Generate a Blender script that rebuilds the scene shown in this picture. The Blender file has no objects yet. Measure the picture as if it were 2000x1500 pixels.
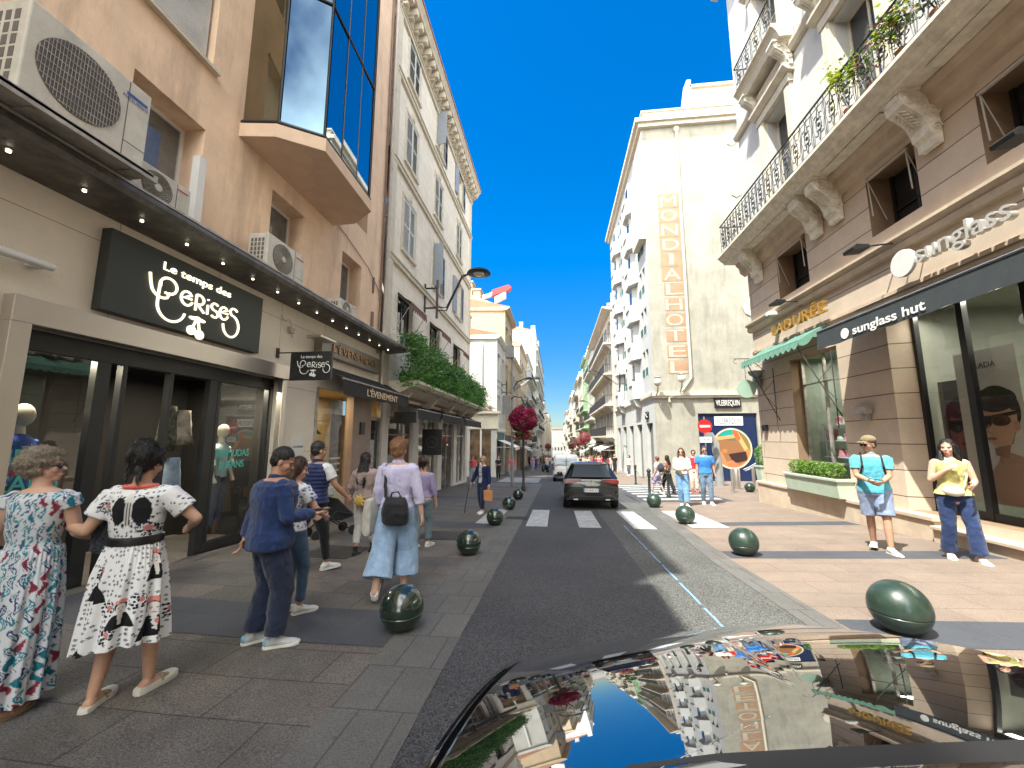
import bpy, bmesh, math, random
import numpy as np
from mathutils import Vector, Matrix, noise as mnoise
R_=math.radians
random.seed(7)
sc=bpy.context.scene
COL=sc.collection
# ---------------------------------------------------------------- camera
FPX=775.0; PIT=math.atan(106/FPX); YAW=math.atan(87*math.cos(PIT)/FPX); EYE=1.65
cd=bpy.data.cameras.new('camera'); cam=bpy.data.objects.new('camera',cd); COL.objects.link(cam)
cd.sensor_width=36; cd.lens=FPX/2000*36; cd.clip_start=.05; cd.clip_end=3000
cam.location=(0,0,EYE); cam.rotation_euler=(math.pi/2+PIT,0,YAW)
sc.camera=cam
# ---------------------------------------------------------------- light
KX,KY=.36,.42                      # sun travel per metre of fall
SUN_EL=math.atan(1/math.hypot(KX,KY)); SUN_AZ=math.atan2(-KX,-KY)   # azimuth from +Y towards +X
w=bpy.data.worlds.new('World'); sc.world=w; w.use_nodes=True
nt=w.node_tree; nt.nodes.clear()
sky=nt.nodes.new('ShaderNodeTexSky'); sky.sky_type='NISHITA'; sky.sun_disc=False
sky.sun_elevation=SUN_EL; sky.sun_rotation=SUN_AZ; sky.air_density=1.0; sky.dust_density=.0; sky.ozone_density=6.0; sky.altitude=0
hs=nt.nodes.new('ShaderNodeHueSaturation'); hs.inputs['Saturation'].default_value=1.36; hs.inputs['Value'].default_value=.42; hs.inputs['Hue'].default_value=.503
bg=nt.nodes.new('ShaderNodeBackground'); bg.inputs[1].default_value=.15
wo=nt.nodes.new('ShaderNodeOutputWorld')
nt.links.new(sky.outputs[0],hs.inputs['Color'])
# white clouds added behind the viewer, out of view, to brighten the shaded side
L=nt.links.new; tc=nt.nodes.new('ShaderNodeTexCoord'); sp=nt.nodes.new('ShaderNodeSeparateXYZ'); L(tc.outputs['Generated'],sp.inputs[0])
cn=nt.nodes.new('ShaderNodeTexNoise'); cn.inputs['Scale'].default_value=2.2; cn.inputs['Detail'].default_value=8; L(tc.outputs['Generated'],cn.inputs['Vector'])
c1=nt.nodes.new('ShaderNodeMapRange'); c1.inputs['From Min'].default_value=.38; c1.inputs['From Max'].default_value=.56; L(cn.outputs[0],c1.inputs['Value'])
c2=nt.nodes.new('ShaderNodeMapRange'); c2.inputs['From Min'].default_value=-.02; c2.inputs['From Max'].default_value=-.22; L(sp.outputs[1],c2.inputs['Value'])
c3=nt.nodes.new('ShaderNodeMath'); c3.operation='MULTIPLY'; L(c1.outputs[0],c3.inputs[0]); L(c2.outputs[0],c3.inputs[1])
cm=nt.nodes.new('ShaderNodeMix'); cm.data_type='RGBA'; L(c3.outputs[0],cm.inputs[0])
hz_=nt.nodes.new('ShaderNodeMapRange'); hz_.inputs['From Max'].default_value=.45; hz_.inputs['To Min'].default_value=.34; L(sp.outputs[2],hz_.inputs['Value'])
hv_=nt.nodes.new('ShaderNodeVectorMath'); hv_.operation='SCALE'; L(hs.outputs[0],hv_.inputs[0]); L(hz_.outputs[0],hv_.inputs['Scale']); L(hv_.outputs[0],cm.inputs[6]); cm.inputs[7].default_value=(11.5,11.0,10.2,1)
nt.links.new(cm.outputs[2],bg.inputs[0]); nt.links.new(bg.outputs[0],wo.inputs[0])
sl=bpy.data.lights.new('sun','SUN'); sl.energy=2.5; sl.angle=R_(.5); sl.color=(1,.95,.87)
so=bpy.data.objects.new('sun',sl); COL.objects.link(so)
so.rotation_euler=Vector((KX,KY,-1)).to_track_quat('-Z','Y').to_euler()
sc.view_settings.view_transform='Standard'; sc.view_settings.look='None'; sc.view_settings.gamma=1; sc.view_settings.exposure=2.2
sc.cycles.max_bounces=8; sc.cycles.diffuse_bounces=4; sc.cycles.transparent_max_bounces=16; sc.cycles.use_denoising=True
sc.cycles.sample_clamp_indirect=6; sc.cycles.caustics_reflective=False; sc.cycles.caustics_refractive=False
# ---------------------------------------------------------------- ground shape
SL=.045
def gz(x,y): return -SL*y+.03*min(max(0,x-2.2),6)+.02*min(max(0,-x-2.5),4)
# ---------------------------------------------------------------- materials
def nd(nt,t,**k):
    n=nt.nodes.new(t)
    for a,b in k.items(): setattr(n,a,b)
    return n
def M(name,col,rough=.7,metal=0,var=.12,scale=2.5,bump=0,bscale=60,coat=0,spec=.5,emit=0,ecol=None,trans=0,stain=0,sheen=0,stretch=(1,1,1)):
    m=bpy.data.materials.new(name); m.use_nodes=True; nt=m.node_tree; b=nt.nodes['Principled BSDF']
    L=nt.links.new
    c=(col[0],col[1],col[2],1)
    b.inputs['Base Color'].default_value=c; b.inputs['Roughness'].default_value=rough; b.inputs['Metallic'].default_value=metal
    b.inputs['Coat Weight'].default_value=coat; b.inputs['Coat Roughness'].default_value=.03
    b.inputs['Specular IOR Level'].default_value=spec
    if sheen: b.inputs['Sheen Weight'].default_value=sheen
    if emit: b.inputs['Emission Color'].default_value=(*(ecol or col),1); b.inputs['Emission Strength'].default_value=emit
    tc=nd(nt,'ShaderNodeTexCoord'); mp=nd(nt,'ShaderNodeMapping'); mp.inputs['Scale'].default_value=stretch
    L(tc.outputs['Object'],mp.inputs[0]); src=mp.outputs[0]
    if var:
        n=nd(nt,'ShaderNodeTexNoise'); n.inputs['Scale'].default_value=scale; n.inputs['Detail'].default_value=8; n.inputs['Roughness'].default_value=.65
        L(src,n.inputs['Vector'])
        r=nd(nt,'ShaderNodeMapRange'); r.inputs['From Min'].default_value=.25; r.inputs['From Max'].default_value=.75
        r.inputs['To Min'].default_value=1-var*1.6; r.inputs['To Max'].default_value=1+var
        L(n.outputs[0],r.inputs['Value'])
        v=nd(nt,'ShaderNodeVectorMath',operation='SCALE'); v.inputs[0].default_value=col[:3]; L(r.outputs[0],v.inputs['Scale'])
        out=v.outputs[0]
        if stain:
            n2=nd(nt,'ShaderNodeTexNoise'); n2.inputs['Scale'].default_value=1.0; n2.inputs['Detail'].default_value=10; n2.inputs['Roughness'].default_value=.7
            mp2=nd(nt,'ShaderNodeMapping'); mp2.inputs['Scale'].default_value=(2.2,2.2,.35); L(tc.outputs['Object'],mp2.inputs[0]); L(mp2.outputs[0],n2.inputs['Vector'])
            r2=nd(nt,'ShaderNodeMapRange'); r2.inputs['From Min'].default_value=.5; r2.inputs['From Max'].default_value=.72; r2.inputs['To Max'].default_value=stain
            L(n2.outputs[0],r2.inputs['Value'])
            mx=nd(nt,'ShaderNodeMix',data_type='RGBA'); L(r2.outputs[0],mx.inputs[0]); L(out,mx.inputs[6]); mx.inputs[7].default_value=(col[0]*.35,col[1]*.33,col[2]*.3,1)
            out=mx.outputs[2]
        L(out,b.inputs['Base Color'])
    if bump:
        n3=nd(nt,'ShaderNodeTexNoise'); n3.inputs['Scale'].default_value=bscale; n3.inputs['Detail'].default_value=5; L(src,n3.inputs['Vector'])
        bp=nd(nt,'ShaderNodeBump'); bp.inputs['Strength'].default_value=bump; bp.inputs['Distance'].default_value=.02
        L(n3.outputs[0],bp.inputs['Height']); L(bp.outputs[0],b.inputs['Normal'])
    return m
def vcol_mat(name,rough=.8,spec=.3,bump=0,bscale=60,coat=0,emit=0):
    m=bpy.data.materials.new(name); m.use_nodes=True; nt=m.node_tree; b=nt.nodes['Principled BSDF']
    a=nd(nt,'ShaderNodeVertexColor',layer_name='Col'); nt.links.new(a.outputs[0],b.inputs['Base Color'])
    b.inputs['Roughness'].default_value=rough; b.inputs['Specular IOR Level'].default_value=spec; b.inputs['Coat Weight'].default_value=coat
    if emit: nt.links.new(a.outputs[0],b.inputs['Emission Color']); b.inputs['Emission Strength'].default_value=emit
    if bump:
        tc=nd(nt,'ShaderNodeTexCoord'); n3=nd(nt,'ShaderNodeTexNoise'); n3.inputs['Scale'].default_value=bscale; n3.inputs['Detail'].default_value=5
        nt.links.new(tc.outputs['Object'],n3.inputs['Vector'])
        bp=nd(nt,'ShaderNodeBump'); bp.inputs['Strength'].default_value=bump; bp.inputs['Distance'].default_value=.02
        nt.links.new(n3.outputs[0],bp.inputs['Height']); nt.links.new(bp.outputs[0],b.inputs['Normal'])
    return m
def glass(name,tint=(1,1,1),refl=.5,rough=.01):
    m=bpy.data.materials.new(name); m.use_nodes=True; nt=m.node_tree; nt.nodes.clear(); L=nt.links.new
    o=nd(nt,'ShaderNodeOutputMaterial'); t=nd(nt,'ShaderNodeBsdfTransparent'); t.inputs[0].default_value=(*tint,1)
    g=nd(nt,'ShaderNodeBsdfGlossy'); g.inputs['Roughness'].default_value=rough
    ge=nd(nt,'ShaderNodeNewGeometry'); f=nd(nt,'ShaderNodeVectorMath',operation='DOT_PRODUCT'); L(ge.outputs['Normal'],f.inputs[0]); L(ge.outputs['Incoming'],f.inputs[1])
    ab=nd(nt,'ShaderNodeMath',operation='ABSOLUTE'); L(f.outputs['Value'],ab.inputs[0]); iv=nd(nt,'ShaderNodeMath',operation='SUBTRACT'); iv.inputs[0].default_value=1; L(ab.outputs[0],iv.inputs[1])
    pw=nd(nt,'ShaderNodeMath',operation='POWER'); L(iv.outputs[0],pw.inputs[0]); pw.inputs[1].default_value=4.5
    a=nd(nt,'ShaderNodeMath',operation='MULTIPLY_ADD'); a.inputs[1].default_value=.9; a.inputs[2].default_value=refl*.16; a.use_clamp=True
    L(pw.outputs[0],a.inputs[0]); x=nd(nt,'ShaderNodeMixShader'); L(a.outputs[0],x.inputs[0]); L(t.outputs[0],x.inputs[1]); L(g.outputs[0],x.inputs[2]); L(x.outputs[0],o.inputs[0])
    return m
def brick_mat(name,c1,c2,mortar,bw,rh,off=.5,ms=.008,rough=.75,axes='XY',var=.15,bump=.5,origin=(0,0),stain=.5,speck=.25):
    """stone slabs: a brick pattern laid in object space"""
    m=bpy.data.materials.new(name); m.use_nodes=True; nt=m.node_tree; b=nt.nodes['Principled BSDF']; L=nt.links.new
    tc=nd(nt,'ShaderNodeTexCoord'); sx=nd(nt,'ShaderNodeSeparateXYZ'); L(tc.outputs['Object'],sx.inputs[0]); cb=nd(nt,'ShaderNodeCombineXYZ')
    idx={'X':0,'Y':1,'Z':2}
    for k in range(2):
        ad=nd(nt,'ShaderNodeMath',operation='ADD'); ad.inputs[1].default_value=origin[k]; L(sx.outputs[idx[axes[k]]],ad.inputs[0]); L(ad.outputs[0],cb.inputs[k])
    br=nd(nt,'ShaderNodeTexBrick'); br.inputs['Scale'].default_value=1; br.inputs['Brick Width'].default_value=bw; br.inputs['Row Height'].default_value=rh
    br.offset=off; br.inputs['Mortar Size'].default_value=ms; br.inputs['Mortar Smooth'].default_value=.2
    br.inputs['Color1'].default_value=(*c1,1); br.inputs['Color2'].default_value=(*c2,1); br.inputs['Mortar'].default_value=(*mortar,1)
    L(cb.outputs[0],br.inputs['Vector'])
    n=nd(nt,'ShaderNodeTexNoise'); n.inputs['Scale'].default_value=1.3; n.inputs['Detail'].default_value=10; n.inputs['Roughness'].default_value=.7; L(tc.outputs['Object'],n.inputs['Vector'])
    r=nd(nt,'ShaderNodeMapRange'); r.inputs['From Min'].default_value=.3; r.inputs['From Max'].default_value=.7; r.inputs['To Min'].default_value=1-var*1.5; r.inputs['To Max'].default_value=1+var; L(n.outputs[0],r.inputs['Value'])
    n2=nd(nt,'ShaderNodeTexNoise'); n2.inputs['Scale'].default_value=90; n2.inputs['Detail'].default_value=2; L(tc.outputs['Object'],n2.inputs['Vector'])
    r2=nd(nt,'ShaderNodeMapRange'); r2.inputs['From Min'].default_value=.35; r2.inputs['From Max'].default_value=.65; r2.inputs['To Min'].default_value=1-speck; r2.inputs['To Max'].default_value=1+speck; L(n2.outputs[0],r2.inputs['Value'])
    mu=nd(nt,'ShaderNodeMath',operation='MULTIPLY'); L(r.outputs[0],mu.inputs[0]); L(r2.outputs[0],mu.inputs[1])
    n4=nd(nt,'ShaderNodeTexVoronoi'); n4.inputs['Scale'].default_value=5.5; L(tc.outputs['Object'],n4.inputs['Vector'])
    r4=nd(nt,'ShaderNodeMapRange'); r4.inputs['From Min'].default_value=.05; r4.inputs['From Max'].default_value=.12; r4.inputs['To Min'].default_value=1-stain*.6; L(n4.outputs['Distance'],r4.inputs['Value'])
    mu2=nd(nt,'ShaderNodeMath',operation='MULTIPLY'); L(mu.outputs[0],mu2.inputs[0]); L(r4.outputs[0],mu2.inputs[1])
    v=nd(nt,'ShaderNodeVectorMath',operation='SCALE'); L(br.outputs[0],v.inputs[0]); L(mu2.outputs[0],v.inputs['Scale']); L(v.outputs[0],b.inputs['Base Color'])
    b.inputs['Roughness'].default_value=rough
    bp=nd(nt,'ShaderNodeBump'); bp.inputs['Strength'].default_value=bump; bp.inputs['Distance'].default_value=.006; bp.invert=True
    n3=nd(nt,'ShaderNodeMath',operation='MULTIPLY_ADD'); n3.inputs[1].default_value=.15; L(n2.outputs[0],n3.inputs[0]); L(br.outputs['Fac'],n3.inputs[2]); L(n3.outputs[0],bp.inputs['Height']); L(bp.outputs[0],b.inputs['Normal'])
    return m
# ---------------------------------------------------------------- mesh builder
def V(*a): return np.array(a,float)
def unit(v): v=np.asarray(v,float); n=np.linalg.norm(v); return v/n if n else v
def frame(d):
    d=unit(d); a=V(0,0,1) if abs(d[2])<.95 else V(1,0,0); s=unit(np.cross(d,a)); return s,np.cross(s,d)
class MB:
    def __init__(s): s.v=[]; s.f=[]; s.m=[]
    def add(s,vs,fs,m=0):
        o=len(s.v); s.v+= [tuple(map(float,p)) for p in vs]; s.f+=[tuple(i+o for i in f) for f in fs]; s.m+=[m]*len(fs); return s
    def box(s,x0,y0,z0,x1,y1,z1,m=0):
        if x0>x1:x0,x1=x1,x0
        if y0>y1:y0,y1=y1,y0
        if z0>z1:z0,z1=z1,z0
        return s.add([(x0,y0,z0),(x1,y0,z0),(x1,y1,z0),(x0,y1,z0),(x0,y0,z1),(x1,y0,z1),(x1,y1,z1),(x0,y1,z1)],
          [(0,3,2,1),(4,5,6,7),(0,1,5,4),(1,2,6,5),(2,3,7,6),(3,0,4,7)],m)
    def quad(s,a,b,c,d,m=0): return s.add([a,b,c,d],[(0,1,2,3)],m)
    def loft(s,rings,m=0,cap=True,close=True):
        n=len(rings[0]); vs=[p for r in rings for p in r]; fs=[]
        k=n if close else n-1
        for i in range(len(rings)-1):
            for j in range(k): fs.append((i*n+j,i*n+(j+1)%n,(i+1)*n+(j+1)%n,(i+1)*n+j))
        if cap and close: fs.append(tuple(range(n-1,-1,-1))); fs.append(tuple((len(rings)-1)*n+j for j in range(n)))
        return s.add(vs,fs,m)
    def tube(s,pts,r,n=10,m=0,cap=True,r1=None):
        pts=[V(*p) for p in pts]; rings=[]; N=len(pts)
        rs=r if isinstance(r,(list,tuple)) else [r+((r1 if r1 is not None else r)-r)*i/max(1,N-1) for i in range(N)]
        prev=None
        for i,p in enumerate(pts):
            d=unit(pts[min(i+1,N-1)]-pts[max(i-1,0)])
            if prev is None: a,b=frame(d)
            else:
                a=prev-d*(prev@d)
                a=unit(a) if np.linalg.norm(a)>1e-6 else frame(d)[0]; b=np.cross(a,d)
                b=-b if False else b
            prev=a; b=np.cross(a,d)
            rings.append([p+a*rs[i]*math.cos(2*math.pi*j/n)-b*rs[i]*math.sin(2*math.pi*j/n) for j in range(n)])
        return s.loft(rings,m,cap)
    def lathe(s,prof,c=(0,0,0),n=24,axis='z',m=0):
        rings=[]
        for r,h in prof:
            q=[]
            for j in range(n):
                a=2*math.pi*j/n; x,y=r*math.cos(a),r*math.sin(a)
                q.append((c[0]+x,c[1]+y,c[2]+h) if axis=='z' else (c[0]+h,c[1]+x,c[2]+y) if axis=='x' else (c[0]+y,c[1]+h,c[2]+x))
            rings.append(q)
        return s.loft(rings,m)
    def ell(s,c,r,n=14,m=0,rot=None):
        rings=[]; k=n//2+1
        for i in range(1,k):
            t=math.pi*i/k; q=[]
            for j in range(n):
                a=2*math.pi*j/n; p=V(r[0]*math.sin(t)*math.cos(a),r[1]*math.sin(t)*math.sin(a),-r[2]*math.cos(t))
                if rot is not None: p=rot@p
                q.append(V(*c)+p)
            rings.append(q)
        o=len(s.v); s.loft(rings,m,cap=False)
        p0=V(0,0,-r[2]); p1=V(0,0,r[2])
        if rot is not None: p0=rot@p0; p1=rot@p1
        b=len(s.v); s.v+=[tuple(V(*c)+p0),tuple(V(*c)+p1)]
        L=o+(k-2)*n
        for j in range(n):
            s.f.append((b,o+(j+1)%n,o+j)); s.m.append(m); s.f.append((b+1,L+j,L+(j+1)%n)); s.m.append(m)
        return s
    def prism(s,poly,axis,a,b,m=0):
        """poly in the plane normal to axis, from a to b"""
        f={'x':lambda p,t:(t,p[0],p[1]),'y':lambda p,t:(p[0],t,p[1]),'z':lambda p,t:(p[0],p[1],t)}[axis]
        return s.loft([[f(p,a) for p in poly],[f(p,b) for p in poly]],m)
    def build(s,name,mats,parent=None,smooth=False,bevel=0,**tg):
        me=bpy.data.meshes.new(name); me.from_pydata(s.v,[],s.f); me.update()
        mats=mats if isinstance(mats,(list,tuple)) else [mats]
        for x in mats: me.materials.append(x)
        if any(s.m): me.polygons.foreach_set('material_index',s.m)
        bm=bmesh.new(); bm.from_mesh(me); bmesh.ops.recalc_face_normals(bm,faces=bm.faces); bm.to_mesh(me); bm.free()
        if smooth:
            me.polygons.foreach_set('use_smooth',[True]*len(me.polygons))
            if smooth!='all':
                try: me.set_sharp_from_angle(angle=R_(smooth if smooth is not True else 40))
                except Exception: pass
        o=bpy.data.objects.new(name,me); COL.objects.link(o)
        if parent: 
            o.parent=parent
            if tg.pop('local',True) is False: o.matrix_parent_inverse=parent.matrix_basis.inverted()
        if bevel:
            bv=o.modifiers.new('b','BEVEL'); bv.width=bevel; bv.segments=2; bv.limit_method='ANGLE'; bv.angle_limit=R_(40)
        for k,v in tg.items(): o[k]=v
        return o
def tag(o,label=None,cat=None,group=None,kind=None):
    if label:o['label']=label
    if cat:o['category']=cat
    if group:o['group']=group
    if kind:o['kind']=kind
    return o
def empty(name,loc,rz=0,label=None,cat=None,group=None):
    o=bpy.data.objects.new(name,None); COL.objects.link(o); o.location=loc; o.rotation_euler=(0,0,rz); o.empty_display_size=.2
    tag(o,label,cat,group); return o
def copy_tree(o,parent=None):
    c=o.copy(); COL.objects.link(c); c.parent=parent
    for ch in list(o.children): copy_tree(ch,c)
    return c
def text(name,s,mat,size,loc,rot,ext=.01,parent=None,width=None,align='CENTER',shear=0,bold=0,space=1):
    """lettering as a mesh; size = cap height in metres"""
    cu=bpy.data.curves.new(name,'FONT'); cu.body=s; cu.size=size/.69; cu.extrude=ext; cu.align_x=align; cu.shear=shear; cu.offset=bold; cu.space_character=space
    t=bpy.data.objects.new(name,cu); COL.objects.link(t); bpy.context.view_layer.update()
    me=bpy.data.meshes.new_from_object(t.evaluated_get(bpy.context.evaluated_depsgraph_get())); bpy.data.objects.remove(t)
    me.name=name; me.materials.clear(); me.materials.append(mat)
    if width:
        xs=[v.co.x for v in me.vertices]; k=width/(max(xs)-min(xs))
        for v in me.vertices: v.co.x*=k
    o=bpy.data.objects.new(name,me); COL.objects.link(o); 
    mw=Matrix.Translation(loc)@(rot if isinstance(rot,Matrix) else Matrix(rot)).to_4x4()
    if parent: o.parent=parent; 
    o.matrix_basis=mw
    return o
# text orientations: facing +x (left facades), facing -x (right facades), facing -y (towards the camera)
FX=Matrix(((0,0,1),(1,0,0),(0,1,0))); FNX=Matrix(((0,0,-1),(-1,0,0),(0,1,0))); FNY=Matrix(((1,0,0),(0,0,-1),(0,1,0)))
def wall(mb,O,U,N,w,h,ops,depth,m=0,mr=None):
    """a wall face of w x h metres from corner O, along U and up, with openings (u0,v0,u1,v1) and reveals going in by depth"""
    O=V(*O);U=V(*U);N=V(*N);Z=V(0,0,1)
    us=sorted({0,w,*[c for o in ops for c in (o[0],o[2]) if 0<c<w]}); vs=sorted({0,h,*[c for o in ops for c in (o[1],o[3]) if 0<c<h]})
    P=lambda u,v,d=0:O+U*u+Z*v-N*d
    for i in range(len(us)-1):
        for j in range(len(vs)-1):
            cu=(us[i]+us[i+1])/2; cv=(vs[j]+vs[j+1])/2
            if any(o[0]<cu<o[2] and o[1]<cv<o[3] for o in ops): continue
            mb.quad(P(us[i],vs[j]),P(us[i+1],vs[j]),P(us[i+1],vs[j+1]),P(us[i],vs[j+1]),m)
    mr=m if mr is None else mr
    for o in ops:
        a,b,c,d=o[0],max(o[1],0),o[2],min(o[3],h); dp=o[4] if len(o)>4 else depth
        mb.quad(P(a,b),P(a,d),P(a,d,dp),P(a,b,dp),mr); mb.quad(P(c,b),P(c,b,dp),P(c,d,dp),P(c,d),mr)
        mb.quad(P(a,d),P(c,d),P(c,d,dp),P(a,d,dp),mr); mb.quad(P(a,b),P(a,b,dp),P(c,b,dp),P(c,b),mr)
def remesh(mb,voxel,smooth=4,disp=0,dscale=.1,name='t',fac=.5):
    """one continuous skin round the shapes of mb"""
    me=bpy.data.meshes.new(name); me.from_pydata(mb.v,[],mb.f); bm=bmesh.new(); bm.from_mesh(me); bmesh.ops.recalc_face_normals(bm,faces=bm.faces); bm.to_mesh(me); bm.free()
    o=bpy.data.objects.new(name,me); COL.objects.link(o)
    r=o.modifiers.new('r','REMESH'); r.mode='VOXEL'; r.voxel_size=voxel; r.use_smooth_shade=True
    if smooth: s=o.modifiers.new('s','SMOOTH'); s.iterations=smooth; s.factor=fac
    if disp:
        tx=bpy.data.textures.new('c','CLOUDS'); tx.noise_scale=dscale; tx.noise_depth=2
        d=o.modifiers.new('d','DISPLACE'); d.texture=tx; d.strength=disp; d.mid_level=.5; d.texture_coords='LOCAL'
    bpy.context.view_layer.update()
    out=bpy.data.meshes.new_from_object(o.evaluated_get(bpy.context.evaluated_depsgraph_get()))
    bpy.data.objects.remove(o); bpy.data.meshes.remove(me)
    out.polygons.foreach_set('use_smooth',[True]*len(out.polygons))
    return out
def link(name,me,mats,parent=None,**tg):
    me.name=name; me.materials.clear()
    for x in (mats if isinstance(mats,(list,tuple)) else [mats]): me.materials.append(x)
    o=bpy.data.objects.new(name,me); COL.objects.link(o)
    if parent:o.parent=parent
    for k,v in tg.items(): o[k]=v
    return o
def paint(me,fn):
    n=len(me.vertices); co=np.empty(n*3); me.vertices.foreach_get('co',co); no=np.empty(n*3); me.vertices.foreach_get('normal',no)
    c=fn(co.reshape(-1,3),no.reshape(-1,3)); a=me.color_attributes.new('Col','FLOAT_COLOR','POINT')
    a.data.foreach_set('color',np.concatenate([c,np.ones((n,1))],1).ravel())
def panel(name,w,h,nx,ny,fn,mat,M4,parent=None,**tg):
    """a flat printed sheet w x h whose print is fn(x,y)->rgb, x right and y up from its lower left"""
    xs,ys=np.meshgrid(np.linspace(0,w,nx),np.linspace(0,h,ny)); n=nx*ny
    v=np.stack([xs.ravel(),ys.ravel(),np.zeros(n)],1); i=np.arange((ny-1)*(nx-1)); r=i//(nx-1); c=i%(nx-1); a=r*nx+c
    f=np.stack([a,a+1,a+1+nx,a+nx],1); me=bpy.data.meshes.new(name); me.from_pydata(v.tolist(),[],f.tolist())
    col=fn(xs.ravel(),ys.ravel()); at=me.color_attributes.new('Col','FLOAT_COLOR','POINT'); at.data.foreach_set('color',np.concatenate([col,np.ones((n,1))],1).ravel())
    o=link(name,me,mat,parent,**tg); o.matrix_basis=M4; return o
def place(loc,rot): return Matrix.Translation(loc)@rot.to_4x4()
# ---- pictures: little painter on numpy arrays
class Pic:
    def __init__(s,x,y,bg): s.x=x; s.y=y; s.c=np.tile(np.array(bg,float),(len(x),1))
    def put(s,mask,col,soft=None): s.c[mask]=col; return s
    def e(s,cx,cy,rx,ry,col,rot=0):
        dx=s.x-cx; dy=s.y-cy; c,n=math.cos(rot),math.sin(rot); u=dx*c+dy*n; v=-dx*n+dy*c
        return s.put((u/rx)**2+(v/ry)**2<1,col)
    def poly(s,pts,col):
        ins=np.zeros(len(s.x),bool); n=len(pts)
        for i in range(n):
            x1,y1=pts[i]; x2,y2=pts[(i+1)%n]
            if y1==y2: continue
            k=((y1>s.y)!=(y2>s.y))&(s.x<(x2-x1)*(s.y-y1)/(y2-y1)+x1); ins^=k
        return s.put(ins,col)
    def line(s,pts,wd,col):
        for (x1,y1),(x2,y2) in zip(pts,pts[1:]):
            dx,dy=x2-x1,y2-y1; L=dx*dx+dy*dy+1e-9; t=np.clip(((s.x-x1)*dx+(s.y-y1)*dy)/L,0,1)
            s.put((s.x-x1-t*dx)**2+(s.y-y1-t*dy)**2<(wd/2)**2,col)
        return s
sc.view_settings.use_white_balance=True; sc.view_settings.white_balance_temperature=6400; sc.view_settings.white_balance_tint=4
# ================================================================ materials
m_road=M('asphalt',(.055,.055,.06),.85,var=.25,scale=1.2,bump=.6,bscale=220)
def asphalt(name,c,sp):
    m=bpy.data.materials.new(name); m.use_nodes=True; nt=m.node_tree; b=nt.nodes['Principled BSDF']; L=nt.links.new
    tc=nd(nt,'ShaderNodeTexCoord'); v=nd(nt,'ShaderNodeTexVoronoi'); v.inputs['Scale'].default_value=110; L(tc.outputs['Object'],v.inputs['Vector'])
    sx=nd(nt,'ShaderNodeSeparateColor'); L(v.outputs['Color'],sx.inputs[0])
    r=nd(nt,'ShaderNodeMapRange'); r.inputs['To Min'].default_value=1-sp; r.inputs['To Max'].default_value=1+sp*1.3; L(sx.outputs[0],r.inputs['Value'])
    n=nd(nt,'ShaderNodeTexNoise'); n.inputs['Scale'].default_value=.7; n.inputs['Detail'].default_value=9; n.inputs['Roughness'].default_value=.65; L(tc.outputs['Object'],n.inputs['Vector'])
    r2=nd(nt,'ShaderNodeMapRange'); r2.inputs['From Min'].default_value=.3; r2.inputs['From Max'].default_value=.7; r2.inputs['To Min'].default_value=.75; r2.inputs['To Max'].default_value=1.2; L(n.outputs[0],r2.inputs['Value'])
    mu=nd(nt,'ShaderNodeMath',operation='MULTIPLY'); L(r.outputs[0],mu.inputs[0]); L(r2.outputs[0],mu.inputs[1])
    s=nd(nt,'ShaderNodeVectorMath',operation='SCALE'); s.inputs[0].default_value=c; L(mu.outputs[0],s.inputs['Scale']); L(s.outputs[0],b.inputs['Base Color'])
    b.inputs['Roughness'].default_value=.8; bp=nd(nt,'ShaderNodeBump'); bp.inputs['Strength'].default_value=.5; bp.inputs['Distance'].default_value=.004
    L(v.outputs['Distance'],bp.inputs['Height']); L(bp.outputs[0],b.inputs['Normal']); return m
m_road=asphalt('asphalt',(.045,.044,.048),.8)
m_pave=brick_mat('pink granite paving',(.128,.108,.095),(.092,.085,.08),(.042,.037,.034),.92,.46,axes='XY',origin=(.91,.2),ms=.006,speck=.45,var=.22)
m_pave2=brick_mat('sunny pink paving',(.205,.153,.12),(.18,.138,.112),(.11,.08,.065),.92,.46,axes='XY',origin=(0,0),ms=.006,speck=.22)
m_band=brick_mat('blue grey slab band',(.06,.063,.075),(.052,.055,.066),(.07,.07,.08),1.0,.8,axes='XY',ms=.005,speck=.15)
m_kerb=brick_mat('kerb slabs',(.12,.113,.105),(.1,.095,.09),(.06,.055,.055),.3,.55,off=.35,axes='XY',origin=(.91,0),ms=.007,speck=.25)
m_base=M('ground base',(.2,.18,.16),.9)
m_white=M('road paint',(.42,.42,.42),.6,var=.3,scale=9,stain=.5)
m_blue=M('blue chalk',(.18,.29,.42),.8,var=.4,scale=30)
m_iron=M('cast iron',(.06,.055,.05),.6,.3,bump=.4,bscale=90)
KR=[(-30,2.45),(7,2.45),(13.8,2.92),(20,3.0),(400,3.0)]
def kr(y): return float(np.interp(y,[a for a,_ in KR],[b for _,b in KR]))
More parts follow.
